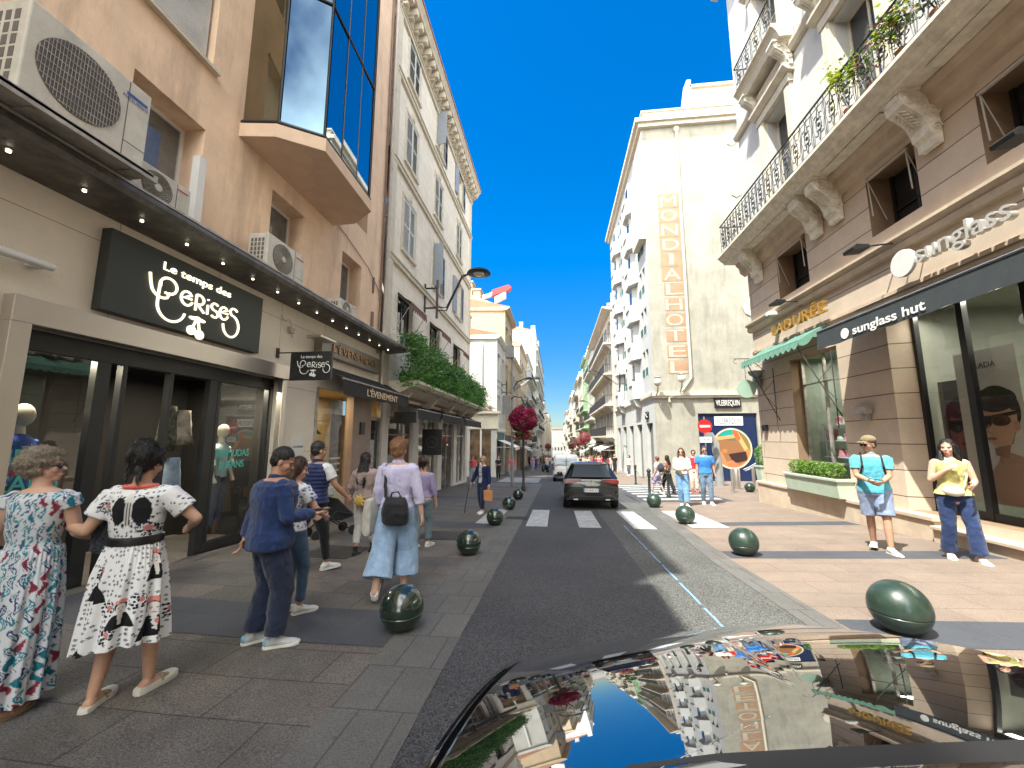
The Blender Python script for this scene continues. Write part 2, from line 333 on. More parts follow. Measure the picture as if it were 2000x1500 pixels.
def sheet(name,y0,y1,xa,xb,dz,mat,kind='structure',parent=None,ys=None):
    """a strip of ground between xa(y) and xb(y), following the fall of the street"""
    fa=xa if callable(xa) else (lambda y:xa); fb=xb if callable(xb) else (lambda y:xb)
    Y=sorted({y0,y1,*[k for k,_ in KR if y0<k<y1],*(ys or [])}); bm=MB()
    for a,b in zip(Y,Y[1:]):
        X=sorted({-60,-6.5,-2.5,2.2,8.2,60}); 
        for (l0,l1) in zip([-1e9]+X,X+[1e9]):
            pa0=max(fa(a),l0); pa1=min(fb(a),l1); pb0=max(fa(b),l0); pb1=min(fb(b),l1)
            if pa1-pa0<1e-4 and pb1-pb0<1e-4: continue
            pa1=max(pa0,pa1); pb1=max(pb0,pb1)
            bm.quad((pa0,a,gz(pa0,a)+dz),(pa1,a,gz(pa1,a)+dz),(pb1,b,gz(pb1,b)+dz),(pb0,b,gz(pb0,b)+dz))
    o=bm.build(name,mat,parent)
    if kind:o['kind']=kind
    return o
sheet('ground',-60,900,-300,400,-.03,m_base)
m_road2=asphalt('sun brightened asphalt',(.072,.071,.067),.9)  # asphalt colour lightened on this strip to strengthen the sunlit side
sheet('road',-30,400,-.91,1.22,0,m_road); sheet('brightened_road_strip',-30,15.3,1.22,kr,0,m_road2); sheet('road',15.3,400,1.22,kr,0,m_road)
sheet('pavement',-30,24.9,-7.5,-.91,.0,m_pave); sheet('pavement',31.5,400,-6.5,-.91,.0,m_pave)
sheet('side_road',24.9,31.5,-40,-.91,0,m_road)
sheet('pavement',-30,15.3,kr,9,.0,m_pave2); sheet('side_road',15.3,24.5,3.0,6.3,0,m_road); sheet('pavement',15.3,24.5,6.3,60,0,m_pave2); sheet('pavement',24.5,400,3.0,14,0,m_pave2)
for a,b in ((-1.6,-.8),(3.6,4.4),(9.5,10.3),(15.5,16.3),(21.5,22.3)): sheet('paving_band',a,b,-7.4,-1.53,.004,m_band)
for a,b in ((.9,1.5),(4.1,4.7),(7.2,7.7),(10.3,10.8)): sheet('paving_band',a,b,lambda y:kr(y)+.35,7.3,.004,m_band)
sheet('kerb_strip',-30,24.9,-1.53,-.91,.006,m_kerb); sheet('kerb_strip',-30,15.3,kr,lambda y:kr(y)+.32,.006,m_kerb)
for i,x in enumerate((-2.05,-.77,.5,1.77)):
    sheet('crosswalk_marking',9.85 if i else 10.1,12.85,x,x+.52,.009,m_white)
sheet('crosswalk_marking',10.0,12.9,3.12,3.95,.009,m_white)
for i in range(7): sheet('crosswalk_marking',15.9+i*1.25,16.5+i*1.25,3.3,6.1,.009,m_white)
for i in range(5): sheet('crosswalk_marking',26.2+i*1.1,26.8+i*1.1,-3.9,-1.2,.009,m_white)
bm=MB()
for i in range(60):
    a=4.4+i*.1; x=1.60+.003*math.sin(i*.9)
    if i%9!=5: bm.quad((x-.016,a,gz(x,a)+.008),(x+.016,a,gz(x,a)+.008),(x+.016,a+.1,gz(x,a+.1)+.008),(x-.016,a+.1,gz(x,a+.1)+.008))
bm.build('chalk_line',m_blue,kind='structure')
# metal lids and a gutter grate let into the pavement
m_hole=M('drain dark',(.01,.01,.01),.9)
for (x,y,w2,l2,lab) in ((-3.8,6.75,.42,.42,'patterned iron cover in the pavement near the hooded girl'),(-2.45,8.5,.45,.42,'iron cover in the pavement beside the second dark ball')):
    t=MB(); z=gz(x,y); 
    t.box(x-w2,y-l2,-.01,x+w2,y+l2,.008)
    for i in range(9):
        for j in range(9): t.box(x-w2+.05+i*.09,y-l2+.05+j*.09,.008,x-w2+.09+i*.09,y-l2+.09+j*.09,.012)
    for k,p in enumerate(t.v): t.v[k]=(p[0],p[1],p[2]+gz(p[0],p[1]))
    tag(t.build('manhole_cover',m_iron),lab,'manhole cover')
t=MB(); x,y=-1.1,11.1; t.box(x-.3,y-.2,.006,x+.3,y-.17,.02);t.box(x-.3,y+.17,.006,x+.3,y+.2,.02); t.box(x-.3,y-.17,.007,x+.3,y+.17,.009,1)
for i in range(10): t.box(x-.29+i*.062,y-.17,.01,x-.262+i*.062,y+.17,.02)
for k,p in enumerate(t.v): t.v[k]=(p[0],p[1],p[2]+gz(p[0],p[1]))
tag(t.build('drain_grate',[m_iron,m_hole]),'small slotted drain grate at the kerb beside the crosswalk','drain grate')

# ================================================================ building materials
m_peach=M('peach render',(.82,.6,.43),.85,var=.1,scale=1.6,bump=.35,bscale=25,stain=.5)
m_clad=M('beige stone cladding',(.78,.71,.6),.55,var=.1,scale=3,bump=.05,stain=.18)
m_zinc=M('weathered zinc',(.16,.15,.14),.5,.6,var=.35,scale=5,bump=.2,bscale=20,stain=.4)
m_zedge=M('zinc edge',(.45,.42,.38),.5,.5,var=.3,scale=6)
m_steel=M('brushed steel',(.6,.55,.5),.3,.85,var=.05,scale=1.2)
m_black=M('black paint',(.012,.012,.013),.35,var=.1)
m_dark=M('shop dark',(.018,.017,.017),.8)
m_frame=M('dark frame',(.03,.032,.033),.35,.3)
m_wframe=M('white frame',(.72,.71,.69),.4,var=.05)
m_winglass=M('window glass',(.035,.04,.045),.04,0,var=0,spec=.8)
m_winlight=M('curtained glass',(.16,.165,.16),.08,0,var=.3,scale=3,spec=.8)
m_bay=M('mirror glass',(.34,.4,.46),.015,1.0,var=0); m_bay2=M('mirror glass darkened',(.10,.15,.2),.03,1.0,var=0)  # second tint darkened to tone down the clouds mirrored in one bay face
m_baytan=M('tinted glass',(.2,.16,.1),.03,.75,var=.15,scale=1)
m_white_w=M('cream white wall',(.74,.69,.61),.85,var=.09,scale=1.5,bump=.15,bscale=30,stain=.22)
m_trim=M('stone trim',(.6,.54,.44),.8,var=.12,scale=4,bump=.2,bscale=30)
m_shut=M('grey shutter',(.58,.6,.58),.6,var=.1,scale=8)
m_shut2=M('blue grey shutter',(.27,.3,.36),.6,var=.1,scale=8)
m_roof=M('clay tiles',(.38,.2,.13),.85,var=.25,scale=6)
m_pipe=M('painted pipe',(.5,.44,.38),.5,var=.1)
m_pipe_r=M('brown pipe',(.2,.12,.09),.5,var=.1)
gl_shop=glass('shop glass',(.86,.88,.87),.5)
m_lamp=M('lit lamp',(1,.95,.8),.5,var=0,emit=2.2,ecol=(1,.9,.7))
def shutter_mesh(w,h,mat,name='shutter'):
    b=MB(); b.box(-w/2,0,-.02,-w/2+.05,h,.02); b.box(w/2-.05,0,-.02,w/2,h,.02)
    for z in (0,h*.48,h-.07): b.box(-w/2+.05,z,-.018,w/2-.05,z+.07,.018)
    b.box(-w/2+.03,.03,-.019,w/2-.03,h-.03,-.012)
    n=int(h/.075)
    for i in range(n):
        z=.07+i*(h-.14)/n; b.add([(-w/2+.05,z,.012),(w/2-.05,z,.012),(w/2-.05,z+.06,-.012),(-w/2+.05,z+.06,-.012)],[(0,1,2,3)])
    # local x across, y up, z out
    o=b.build(name,mat); return o
def local_frame(side,x,y,z):
    """side: 'L' faces +x, 'R' faces -x, 'S' faces the camera (-y). local x across, y up, z out of the wall"""
    rot={'L':FX,'R':FNX,'S':FNY}[side]; return place(Vector((x,y,z)),rot)
def window(par,side,x,y,z,w,h,mg=None,mf=None,bars=1,cross=1,sill=True,first={}):
    mg=mg or m_winglass; mf=mf or m_wframe
    key=(side,round(w,2),round(h,2),mg.name,mf.name,bars,cross,sill)
    if key not in first:
        f=MB(); t=.055; f.box(-w/2,0,0,-w/2+t,h,.05); f.box(w/2-t,0,0,w/2,h,.05); f.box(-w/2+t,0,0,w/2-t,t,.05); f.box(-w/2+t,h-t,0,w/2-t,h,.05)
        for i in range(1,bars+1): c=-w/2+w*i/(bars+1); f.box(c-.03,t,.002,c+.03,h-t,.045)
        for j in range(1,cross+1): c=h*j/(cross+1)*(1.25 if cross==1 else 1); f.box(-w/2+t,c-.018,.004,w/2-t,c+.018,.04)
        g=MB(); g.quad((-w/2+.01,.01,.02),(w/2-.01,.01,.02),(w/2-.01,h-.01,.02),(-w/2+.01,h-.01,.02))
        fo=f.build('window',mf); go=g.build('pane',mg,fo); first[key]=fo; o=fo
        if sill:
            s=MB(); s.box(-w/2-.08,-.1,-.1,w/2+.08,-.002,.32); s.build('sill',m_trim,fo)
    else: o=copy_tree(first[key])
    o.parent=par; o.matrix_basis=local_frame(side,x,y,z); return o
def addshut(par,side,x,y,z,w,h,mat,ang=0,first={}):
    key=(round(w,2),round(h,2),mat.name)
    if key not in first: first[key]=shutter_mesh(w,h,mat); o=first[key]
    else: o=first[key].copy(); COL.objects.link(o)
    o.parent=par; o.matrix_basis=local_frame(side,x,y,z)@Matrix.Rotation(R_(ang),4,'Y'); return o

# ================================================================ LEFT: peach building
pb=empty('peach_building',(-5.6,0,0),0,'peach rendered building with a mirror glass bay window, above the cherry shop','building')
def ch(o,p):      # parent while keeping world place
    o.parent=p; o.matrix_parent_inverse=Matrix.Translation(p.location).inverted(); return o
b=MB(); ops=[]
Y0=-11
for (a,c) in ((4.15,5.25),(6.8,7.85),(9.45,10.5),(.6,1.7)): ops.append((a-Y0,4.88-4.1,c-Y0,6.62-4.1))
for z in (7.75,10.9,14.05): 
    for (a,c) in ((2.6,5.25),(9.6,10.7)): ops.append((a-Y0,z-4.1,c-Y0,z+1.7-4.1))
ops=[o for o in ops]; wall(b,(-5.6,Y0,4.5),(0,1,0),(1,0,0),-2-Y0,13.4,[],.42); wall(b,(-5.6,-2,4.5),(0,1,0),(1,0,0),13.75,14.8,[(o[0]-9,o[1]-.4,o[2]-9,o[3]-.4) for o in ops],.42)
b.quad((-5.6,11.75,4.1),(-14,11.75,4.1),(-14,11.75,19.3),(-5.6,11.75,19.3))
b.quad((-5.6,Y0,-.2),(-14,Y0,-.2),(-14,Y0,17.9),(-5.6,Y0,17.9)); b.quad((-14,Y0,-1),(-14,11.75,-1),(-14,11.75,17.9),(-14,Y0,17.9)); b.quad((-5.6,-2,17.9),(-14,-2,17.9),(-14,-2,19.3),(-5.6,-2,19.3)); b.quad((-14,-2,17.9),(-14,11.75,17.9),(-14,11.75,19.3),(-14,-2,19.3))
for o in ops: pass
ch(b.build('wall',m_peach),pb)
b=MB(); b.box(-14.2,-2,19.3,-5.3,11.9,19.5); b.box(-14.2,Y0,17.9,-5.35,-2,18.1); b.box(-5.598,4.2-.4,9.45,-5.55,5.3,9.5)
b.box(-5.598,2.3,7.66,-5.5,5.32,7.72); ch(b.build('roof',m_trim),pb)
for o in ops:
    y=(o[0]+o[2])/2+Y0; h=o[3]-o[1]; w_=o[2]-o[0]
    q=window(None,'L',-6.02,y,o[1]+4.1,w_,h,m_winlight if h>1.72 else m_winglass,m_wframe,0 if w_<1.2 else 1,0,False); ch(q,pb)
q=MB(); 
for i in range(34): q.box(-5.72,2.62,7.8+i*.05,-5.70,5.2,7.8+i*.05+.04)
ch(q.build('roller_blind',M('roller blind',(.55,.53,.5),.5)),pb)
# bay window
def baypoly(d=0): return [(-5.7,5.93-d),(-4.96,6.03-d),(-4.33+d,6.45-d*.5),(-4.40+d,8.42+d*.5),(-5.0,8.86+d),(-5.7,8.9+d)]
bay=MB(); P0=baypoly(.06); bay.loft([[(x,y,7.04) for x,y in P0],[(x,y,7.3) for x,y in P0]])
bo=bay.build('bay_window',M('pink sill',(.68,.5,.36),.7,var=.1)); ch(bo,pb)
gp=baypoly(0); levels=[7.34,10.3,13.3,16.3]
gla=MB()
faces=[(0,1,1),(1,2,1),(2,3,3),(3,4,1)]
fr=MB(); 
for a,c,n in faces:
    A=V(*gp[a]);B=V(*gp[c])
    for zi in range(3):
        for k in range(n):
            p=A+(B-A)*k/n; q=A+(B-A)*(k+1)/n; z0,z1=levels[zi]+.03,levels[zi+1]-.03
            pn=MB(); nn=unit(V(B[1]-A[1],-(B[0]-A[0])))*random.uniform(-.006,.006)
            pn.quad((p[0],p[1],z0),(q[0]+nn[0],q[1]+nn[1],z0),(q[0]+nn[0]*2,q[1]+nn[1]*2,z1),(p[0]+nn[0],p[1]+nn[1],z1))
            o=pn.build('pane',m_baytan if a==0 else m_bay2 if a==1 else m_bay,bo); o.matrix_parent_inverse=Matrix()
    for k in range(n+1):
        p=A+(B-A)*k/n; fr.tube([(p[0],p[1],7.3),(p[0],p[1],16.3)],.028 if k in(0,n) else .014,6)
    for z in levels: fr.tube([(A[0],A[1],z),(B[0],B[1],z)],.03 if z>7.4 else .06,6)
o=fr.build('frame',m_black,bo)
tp=MB(); tp.loft([[(x,y,16.3) for x,y in P0],[(x,y,16.6) for x,y in P0]]); tp.build('roof',m_zinc,bo)
# drain pipe on the party line
b=MB(); b.tube([(-5.5,11.95,3.2),(-5.5,11.95,18.9)],.06,10); 
for z in (4.8,7.8,10.8,13.8): b.tube([(-5.5,11.95,z),(-5.5,11.95,z+.12)],.075,10)
b.box(-5.58,11.8,9,-5.5,12.1,9.03)
tag(b.build('drain_pipe',m_pipe,smooth=True),'tall painted drain pipe between the peach building and the white shuttered one','drain pipe')
b=MB(); b.tube([(-5.54,11.68,4.3),(-5.54,11.68,19.0)],.035,8); tag(b.build('drain_pipe',m_pipe_r,smooth=True),'thin brown pipe running up the end of the peach wall','drain pipe')
b=MB(); b.tube([(-5.57,8.9,7.2),(-5.56,9.6,7.05),(-5.56,10.8,6.75),(-5.56,11.6,6.3),(-5.55,11.9,6.1),(-5.56,12.4,5.9)],.012,5); b.box(-5.6,11.2,6.1,-5.55,11.26,6.6); b.box(-5.6,11.2,5.0,-5.54,11.3,5.5)
tag(b.build('cable',m_pipe_r),'loose cable sagging across the end of the peach wall to the drain pipe','cable')

# ---------------------------------------------------------------- shop storey
sh=empty('shop_facade',(-5.6,0,0),0,'beige stone clad ground floor with the cherry shop and the shoe shop','shopfront')
b=MB(); Z0=-1.2
ops2=[(3.45-Y0,0,7.45-Y0,2.84-Z0),(8.72-Y0,0,12.25-Y0,2.86-Z0),(-2.5-Y0,0,1.9-Y0,2.84-Z0)]
wall(b,(-5.6,Y0,Z0),(0,1,0),(1,0,0),12.3-Y0,4.5-Z0,ops2,.12)
ch(b.build('wall',brick_mat('cladding panels',(.82,.75,.64),(.79,.72,.61),(.2,.17,.14),1.55,1.36,axes='YZ',off=0,ms=.004,rough=.45,origin=(.4,.0),var=.06,bump=.2,stain=.15,speck=.06)),sh)
b=MB(); b.box(-7.9,3.3,-.6,-7.8,7.6,3.0); b.box(-7.8,3.2,-.6,-5.73,3.3,2.9); b.box(-7.8,7.6,-.6,-5.73,7.7,2.9); b.box(-7.8,3.3,2.86,-5.73,7.6,2.95); b.box(-7.8,3.3,-.42,-5.73,7.6,-.32)
ch(b.build('shop_interior',m_dark),sh)
b=MB(); b.box(-5.64,3.30,2.84,-5.46,7.55,3.12); b.box(-5.64,3.30,-.6,-5.46,3.47,2.84); b.box(-5.62,7.42,-.6,-5.5,7.55,2.84)
ch(b.build('steel_surround',m_steel,bevel=.006),sh)
b=MB()
for y in (3.5,4.32,4.62,5.28,5.98,6.15,7.34): b.box(-5.84,y,-.4,-5.74,y+(.16 if y in(4.32,5.98) else .06),2.84)
b.box(-5.84,3.5,2.62,-5.735,7.4,2.84); b.box(-5.86,3.5,-.42,-5.735,4.4,.0); b.box(-5.86,6.1,-.45,-5.735,7.4,-.05); b.box(-5.7,3.47,-.5,-5.6,7.42,-.22)
ch(b.build('frame',m_frame,bevel=.003),sh)
b=MB(); b.box(-5.66,1.5,-.30,-5.56,7.42,-.16); 
for k,p in enumerate(b.v): b.v[k]=(p[0],p[1],p[2]+gz(-5.6,p[1])+.2)
ch(b.build('threshold',m_steel),sh)
for (a,c) in ((3.56,4.32),(6.21,7.34)):
    b=MB(); b.quad((-5.79,a,-.3),(-5.79,c,-.3),(-5.79,c,2.62),(-5.79,a,2.62)); ch(b.build('shop_window',gl_shop),sh)
# text on the glass
mt_teal=M('teal vinyl',(.1,.55,.48),.6,var=0); mt_red=M('red vinyl',(.5,.03,.06),.6,var=0); mt_white=M('white vinyl',(.75,.75,.75),.6,var=0)
for s,y,z,m,hh,wd in (('VIDEO',3.82,1.36,mt_teal,.17,.62),('JEANS',3.82,1.08,mt_teal,.17,.62),('NEW DENIM',3.8,1.26,mt_red,.05,.6),('TOUS DENIM',3.85,.97,mt_red,.07,.7),('BERMUDAS',6.62,1.33,mt_teal,.12,.75),('& JEANS',6.62,1.13,mt_teal,.12,.55)):
    t=text('window_lettering',s,m,hh,(-5.775,y,z),FX,.001,None,wd,bold=.003); ch(t,sh)
# canopy
cn=MB(); prof=[(-5.6,4.42),(-5.6,4.64),(-4.94,4.6),(-4.9,4.58),(-4.89,4.52),(-4.93,4.46),(-5.1,4.45)]
cn.prism(prof,'y',-11,12.45); cno=tag(cn.build('shop_canopy',m_zinc),'long weathered zinc canopy with spotlights above the shop signs','canopy')
b=MB(); b.box(-4.925,-11,4.595,-4.895,12.47,4.625); b.build('edge_trim',m_zedge,cno)
for i in range(18):
    y=1.06+i*.63; b=MB(); b.lathe([(.02,0),(.03,0),(.03,.02),(.0,.02)],(-5.25,y,4.425),12); o=b.build('spotlight',m_steel,cno); b=MB(); b.lathe([(.001,-.004),(.018,-.004),(.018,.004)],(-5.25,y,4.41),10); b.build('bulb',m_lamp,o)
# main sign
m_signg=M('dark green grey board',(.03,.036,.034),.45,var=.08)
sg=MB(); sg.box(-5.598,4.05,3.2,-5.45,6.63,4.25); so_=tag(sg.build('shop_sign',m_signg,bevel=.008),'large dark board with glowing cherry shop lettering over the shop window','sign')
m_cream_l=M('lit cream letters',(.9,.82,.62),.5,var=0,emit=.4,ecol=(1,.88,.62)); m_wl=M('white lettering',(.75,.75,.72),.5,var=0)
def arc(cx,cy,rx,ry,a0,a1,n=14): return [(cx+rx*math.cos(R_(a0+(a1-a0)*i/n)),cy+ry*math.sin(R_(a0+(a1-a0)*i/n))) for i in range(n+1)]
def cherry_logo(mat,par,M4,s):
    """hand drawn lettering: C wrapped under PERISES style capitals, two cherries"""
    L=[]
    L.append([(-.62,.30),(-.6,.18)]+arc(-.42,.16,.17,.17,190,300,6)[1:]+[(-.3,.1)])
    L.append(arc(-.33,.2,.13,.12,200,-110,16)); L.append([(-.46,.22),(-.47,0)]+arc(-.25,-.1,.22,.22,180,350,14))
    L.append(arc(-.02,.12,.1,.11,-20,-320,14)+[(-.1,.11),(.06,.13)])
    L.append([(.14,-.02),(.14,.24)]); L.append(arc(.19,.17,.09,.08,120,-90,10)+[(.16,.09),(.3,-.02)])
    L.append([(.36,-.02),(.36,.14)]); L.append([(.36,.22),(.36,.24)])
    L.append(arc(.5,.15,.07,.06,40,270,8)+arc(.5,.03,.07,.06,90,-140,8))
    L.append(arc(.69,.1,.09,.11,-20,-320,12)+[(.61,.1),(.77,.11)])
    L.append(arc(.9,.18,.08,.07,30,250,8)+arc(.86,-.08,.17,.2,80,-180,14))
    L.append([(.2,-.12),(.13,-.3)]); L.append([(.2,-.12),(.25,-.33)]); L.append([(.06,-.16),(.2,-.13),(.33,-.16)])
    b=MB()
    for pl in L: b.tube([(x*s,y*s,0) for x,y in pl],.019*s,6)
    for cx,cy in((.11,-.36),(.26,-.40)): b.lathe([(.001,-.012),(.075*s,-.012),(.075*s,.012),(.001,.012)],(cx*s,cy*s,0),18)
    for cx in(.11,.28): b.ell((cx*s,-.16*s,0),(.07*s,.03*s,.012),10)
    o=b.build('lettering',mat,par,smooth=True); o.matrix_basis=M4; return o
cherry_logo(m_cream_l,so_,place(Vector((-5.435,5.13,3.6)),FX),.94)
text('lettering','Le temps des',m_cream_l,.115,(-5.445,5.3,4.0),FX,.012,so_,1.16)
hs_=MB(); hs_.box(-5.28,7.28,2.79,-4.4,7.33,3.37)
ho=tag(hs_.build('hanging_sign',m_black,bevel=.005),'small black projecting sign on an iron bracket with white cherry lettering','sign')
b=MB(); b.tube([(-5.59,7.305,3.36),(-5.28,7.305,3.36)],.014,6); b.tube([(-5.59,7.305,2.81),(-5.28,7.305,2.81)],.014,6); b.box(-5.6,7.27,3.26,-5.57,7.34,3.46); b.box(-5.6,7.27,2.74,-5.57,7.34,2.9); b.build('bracket',m_iron,ho)
cherry_logo(m_wl,ho,place(Vector((-4.86,7.27,3.05)),FNY),.42); text('lettering','Le temps des',m_wl,.06,(-4.83,7.275,3.235),FNY,.003,ho,.45)
# L'evenement signs, awning, display
sg=MB(); sg.box(-5.598,8.5,3.62,-5.4,11.6,4.06); o=tag(sg.build('shop_sign',M('grey metal sign',(.22,.2,.18),.4,.5,var=.15),bevel=.006),'long grey metal sign with bronze letters above the shoe shop awning','sign')
text('lettering',"L'ÉVENEMENT",M('bronze letters',(.42,.24,.12),.35,.7,var=.1),.2,(-5.385,10.1,3.74),FX,.015,o,2.35)
def awning(name,label,side,xw,xo,y0,y1,zt,zb,val,mat,mval=None,txt=None,ends=True,rod=None,scallop=0,ribs=0):
    """a sloping awning from the wall x=xw out to x=xo with a valance val metres deep"""
    b=MB(); t=.012; s=1 if xo>xw else -1
    n=20
    def zz(y,u): return zt+(zb-zt)*u - .02*math.sin(math.pi*u)*(1+.3*math.sin(y*5))
    ys=np.linspace(y0,y1,n+1)
    for i in range(n):
        for j in range(5):
            u0,u1=j/5,(j+1)/5; a,c=ys[i],ys[i+1]
            b.quad((xw+(xo-xw)*u0,a,zz(a,u0)),(xw+(xo-xw)*u0,c,zz(c,u0)),(xw+(xo-xw)*u1,c,zz(c,u1)),(xw+(xo-xw)*u1,a,zz(a,u1)))
    o=b.build(name,mat,smooth='all'); tag(o,label,'awning'); sm=o.modifiers.new('s','SOLIDIFY'); sm.thickness=.01
    b=MB(); m=max(1,int((y1-y0)/.012)) if not scallop else max(1,int(abs(y1-y0)/scallop))*8
    ys=np.linspace(y0,y1,m+1) if scallop else np.linspace(y0,y1,41)
    def low(i,y): 
        if not scallop: return val+.012*math.sin(y*9)
        return val-.35*val+.45*val*abs(math.sin(math.pi*(i/8)))
    for i in range(len(ys)-1):
        a,c=ys[i],ys[i+1]; b.quad((xo,a,zz(a,1)),(xo,c,zz(c,1)),(xo+s*.03,c,zz(c,1)-low(i+1,c)),(xo+s*.03,a,zz(a,1)-low(i,a)))
    if ends and scallop:
        for ye in (y0,y1):
            k=max(2,int(abs(xo-xw)/scallop))*8
            for i in range(k):
                u0,u1=i/k,(i+1)/k
                b.quad((xw+(xo-xw)*u0,ye,zz(ye,u0)),(xw+(xo-xw)*u1,ye,zz(ye,u1)),(xw+(xo-xw)*u1,ye,zz(ye,u1)-low(i+1,0)),(xw+(xo-xw)*u0,ye,zz(ye,u0)-low(i,0)))
    v=b.build('valance',mval or mat,o); v.modifiers.new('s','SOLIDIFY').thickness=.006
    if rod: b=MB(); b.tube([(xo,y0,zb+.01),(xo,y1,zb+.01)],.022,8); b.build('front_rail',rod,o)
    return o
m_awnb=M('black canvas',(.022,.02,.019),.85,var=.25,scale=8,bump=.2,bscale=400)
a=awning('awning','black awning with gold lettering over the shoe shop entrance','L',-5.55,-4.9,8.62,12.75,3.4,3.02,.36,m_awnb,rod=m_zedge)
text('lettering',"L'ÉVENEMENT",M('gold letters',(.6,.45,.28),.5,.1,var=0),.17,(-4.862,10.75,2.74),FX,.003,a,2.0,bold=.004)
b=MB(); b.box(-5.75,8.4,2.0,-5.0,8.42,2.02)
# display interior, warm and lit
m_disp=M('warm display wall',(.62,.5,.33),.8,var=.12,scale=5); m_gold=M('gold mosaic',(.6,.42,.12),.5,.4,var=.5,scale=40)
b=MB(); b.box(-6.9,8.6,-.2,-6.85,11.5,2.9); b.box(-6.85,8.55,.25,-5.72,10.4,.33); b.box(-6.85,8.55,2.84,-5.62,12.3,2.9); b.box(-6.85,12.3,-.6,-5.62,12.4,2.9)
b.box(-5.73,8.72,-.6,-5.62,10.3,.36)
ch(b.build('display_interior',m_disp),sh)
b=MB(); b.box(-6.84,8.8,.35,-6.82,9.5,2.84); ch(b.build('mosaic_panel',m_gold),sh)
for i,z in enumerate((.7,1.05,1.4,1.75,2.1)):
    b=MB(); b.box(-6.55,9.55,z,-6.15,10.25,z+.012); ch(b.build('glass_shelf',gl_shop),sh)
    for yy in (9.72,10.05):
        if (i*2+int(yy*10))%3==0: continue
        s=MB(); s.loft([[(-6.35-.035*q,yy-.12+.08*k,z+.014),(-6.35+.035*q,yy-.12+.08*k,z+.014),(-6.35+.03*q,yy-.12+.08*k,z+.014+hh),(-6.35-.03*q,yy-.12+.08*k,z+.014+hh)] for k,(q,hh) in enumerate(((.5,.08),(1,.09),(.9,.05),(.6,.03)))])
        s.tube([(-6.35,yy-.12,z+.1),(-6.35,yy-.02,z+.14),(-6.35,yy+.04,z+.08)],.008,5)
        tag(s.build('shoe',M('dark shoe',(.05,.03,.025),.4)),'dark strappy %s shoe on shelf %s from the bottom of the lit shoe window'%('near' if yy<9.9 else 'far',('one','two','three','four','five')[i]),'shoe','shoes on the display shelves')
la=bpy.data.lights.new('display_lamp','AREA'); la.energy=14; la.size=.3; la.size_y=1.5; la.shape='RECTANGLE'; la.color=(1,.75,.42); lo=bpy.data.objects.new('display_lamp',la); COL.objects.link(lo); lo.location=(-6.2,9.5,2.8); tag(lo,'warm lamp in the ceiling of the shoe shop window','lamp')
la=bpy.data.lights.new('display_lamp','AREA'); la.energy=15; la.size=.3; la.color=(1,.85,.65); lo=bpy.data.objects.new('display_lamp',la); COL.objects.link(lo); lo.location=(-6.3,3.95,2.7); tag(lo,'lamp in the ceiling of the cherry shop window over the front mannequin','lamp')
la=bpy.data.lights.new('display_lamp','AREA'); la.energy=15; la.size=.3; la.color=(1,.85,.65); lo=bpy.data.objects.new('display_lamp',la); COL.objects.link(lo); lo.location=(-6.3,6.8,2.7); tag(lo,'lamp in the ceiling of the cherry shop window over the far mannequin','lamp')
b=MB(); b.quad((-5.66,8.8,.36),(-5.66,10.25,.36),(-5.66,10.25,2.84),(-5.66,8.8,2.84)); ch(b.build('shop_window',gl_shop),sh)
for s,z in (('MAISON',1.12),('CALARENA',.98),('ST TROPEZ',.82)): ch(text('window_lettering',s,mt_white,.05,(-5.645,9.75,z),FX,.001,None,.5),sh)
m_bstone=M('brown stone',(.28,.2,.16),.4,var=.15,scale=3)
b=MB(); b.box(-5.72,10.3,-.6,-5.5,11.35,2.86); ch(b.build('brown_pillar',m_bstone,bevel=.006),sh)
b=MB(); b.box(-5.68,8.7,-.6,-5.58,8.8,2.86); b.box(-5.68,11.35,-.6,-5.54,11.45,2.86); b.box(-5.68,12.1,-.6,-5.54,12.22,2.86); b.box(-5.68,11.45,2.2,-5.6,12.1,2.3); ch(b.build('frame',m_zedge),sh)
b=MB(); b.quad((-5.63,11.45,-.6),(-5.63,12.1,-.6),(-5.63,12.1,2.2),(-5.63,11.45,2.2)); ch(b.build('door',m_winglass),sh)
b=MB(); b.box(-5.5,10.68,1.75,-5.47,10.95,2.1); b.box(-5.47,10.72,1.8,-5.46,10.91,2.05); ch(b.build('plaque',m_frame),sh)
b=MB(); b.box(-5.6,7.95,1.25,-5.58,8.35,1.65); nb=tag(b.build('notice',M('paper',(.75,.74,.7),.7,var=.04)),'white paper notice fixed to the stone wall between the two shops','notice')
text('lettering','LES HORAIRES',m_frame,.04,(-5.577,8.15,1.45),FX,.001,nb,.33)
# white wall lamp bar, cable box, floodlight
b=MB(); b.tube([(-5.45,1.8,3.5),(-5.45,3.55,3.5)],.045,10); b.box(-5.58,3.4,3.46,-5.45,3.5,3.53); b.box(-5.58,2.0,3.46,-5.45,2.1,3.53)
tag(b.build('wall_lamp',M('white tube',(.75,.75,.75),.3,var=0),smooth=True),'white tubular lamp bar on the stone wall left of the big sign','lamp')
b=MB(); b.box(-5.6,7.55,3.86,-5.52,7.68,3.98); b.tube([(-5.57,7.3,4.15),(-5.53,7.34,4.05),(-5.53,7.52,4.12),(-5.53,7.6,3.98)],.008,5); b.tube([(-5.55,7.66,3.86),(-5.53,7.64,3.76),(-5.53,7.58,3.8)],.006,5)
tag(b.build('junction_box',m_pipe),'small cable box on the wall right of the cherry sign','junction box')
b=MB(); b.box(-5.4,7.9,3.84,-5.05,8.5,3.89); b.tube([(-5.58,8.2,3.9),(-5.38,8.2,3.88)],.015,6); tag(b.build('floodlight',m_steel,bevel=.008),'flat floodlight on an arm beside the grey metal sign','floodlight')
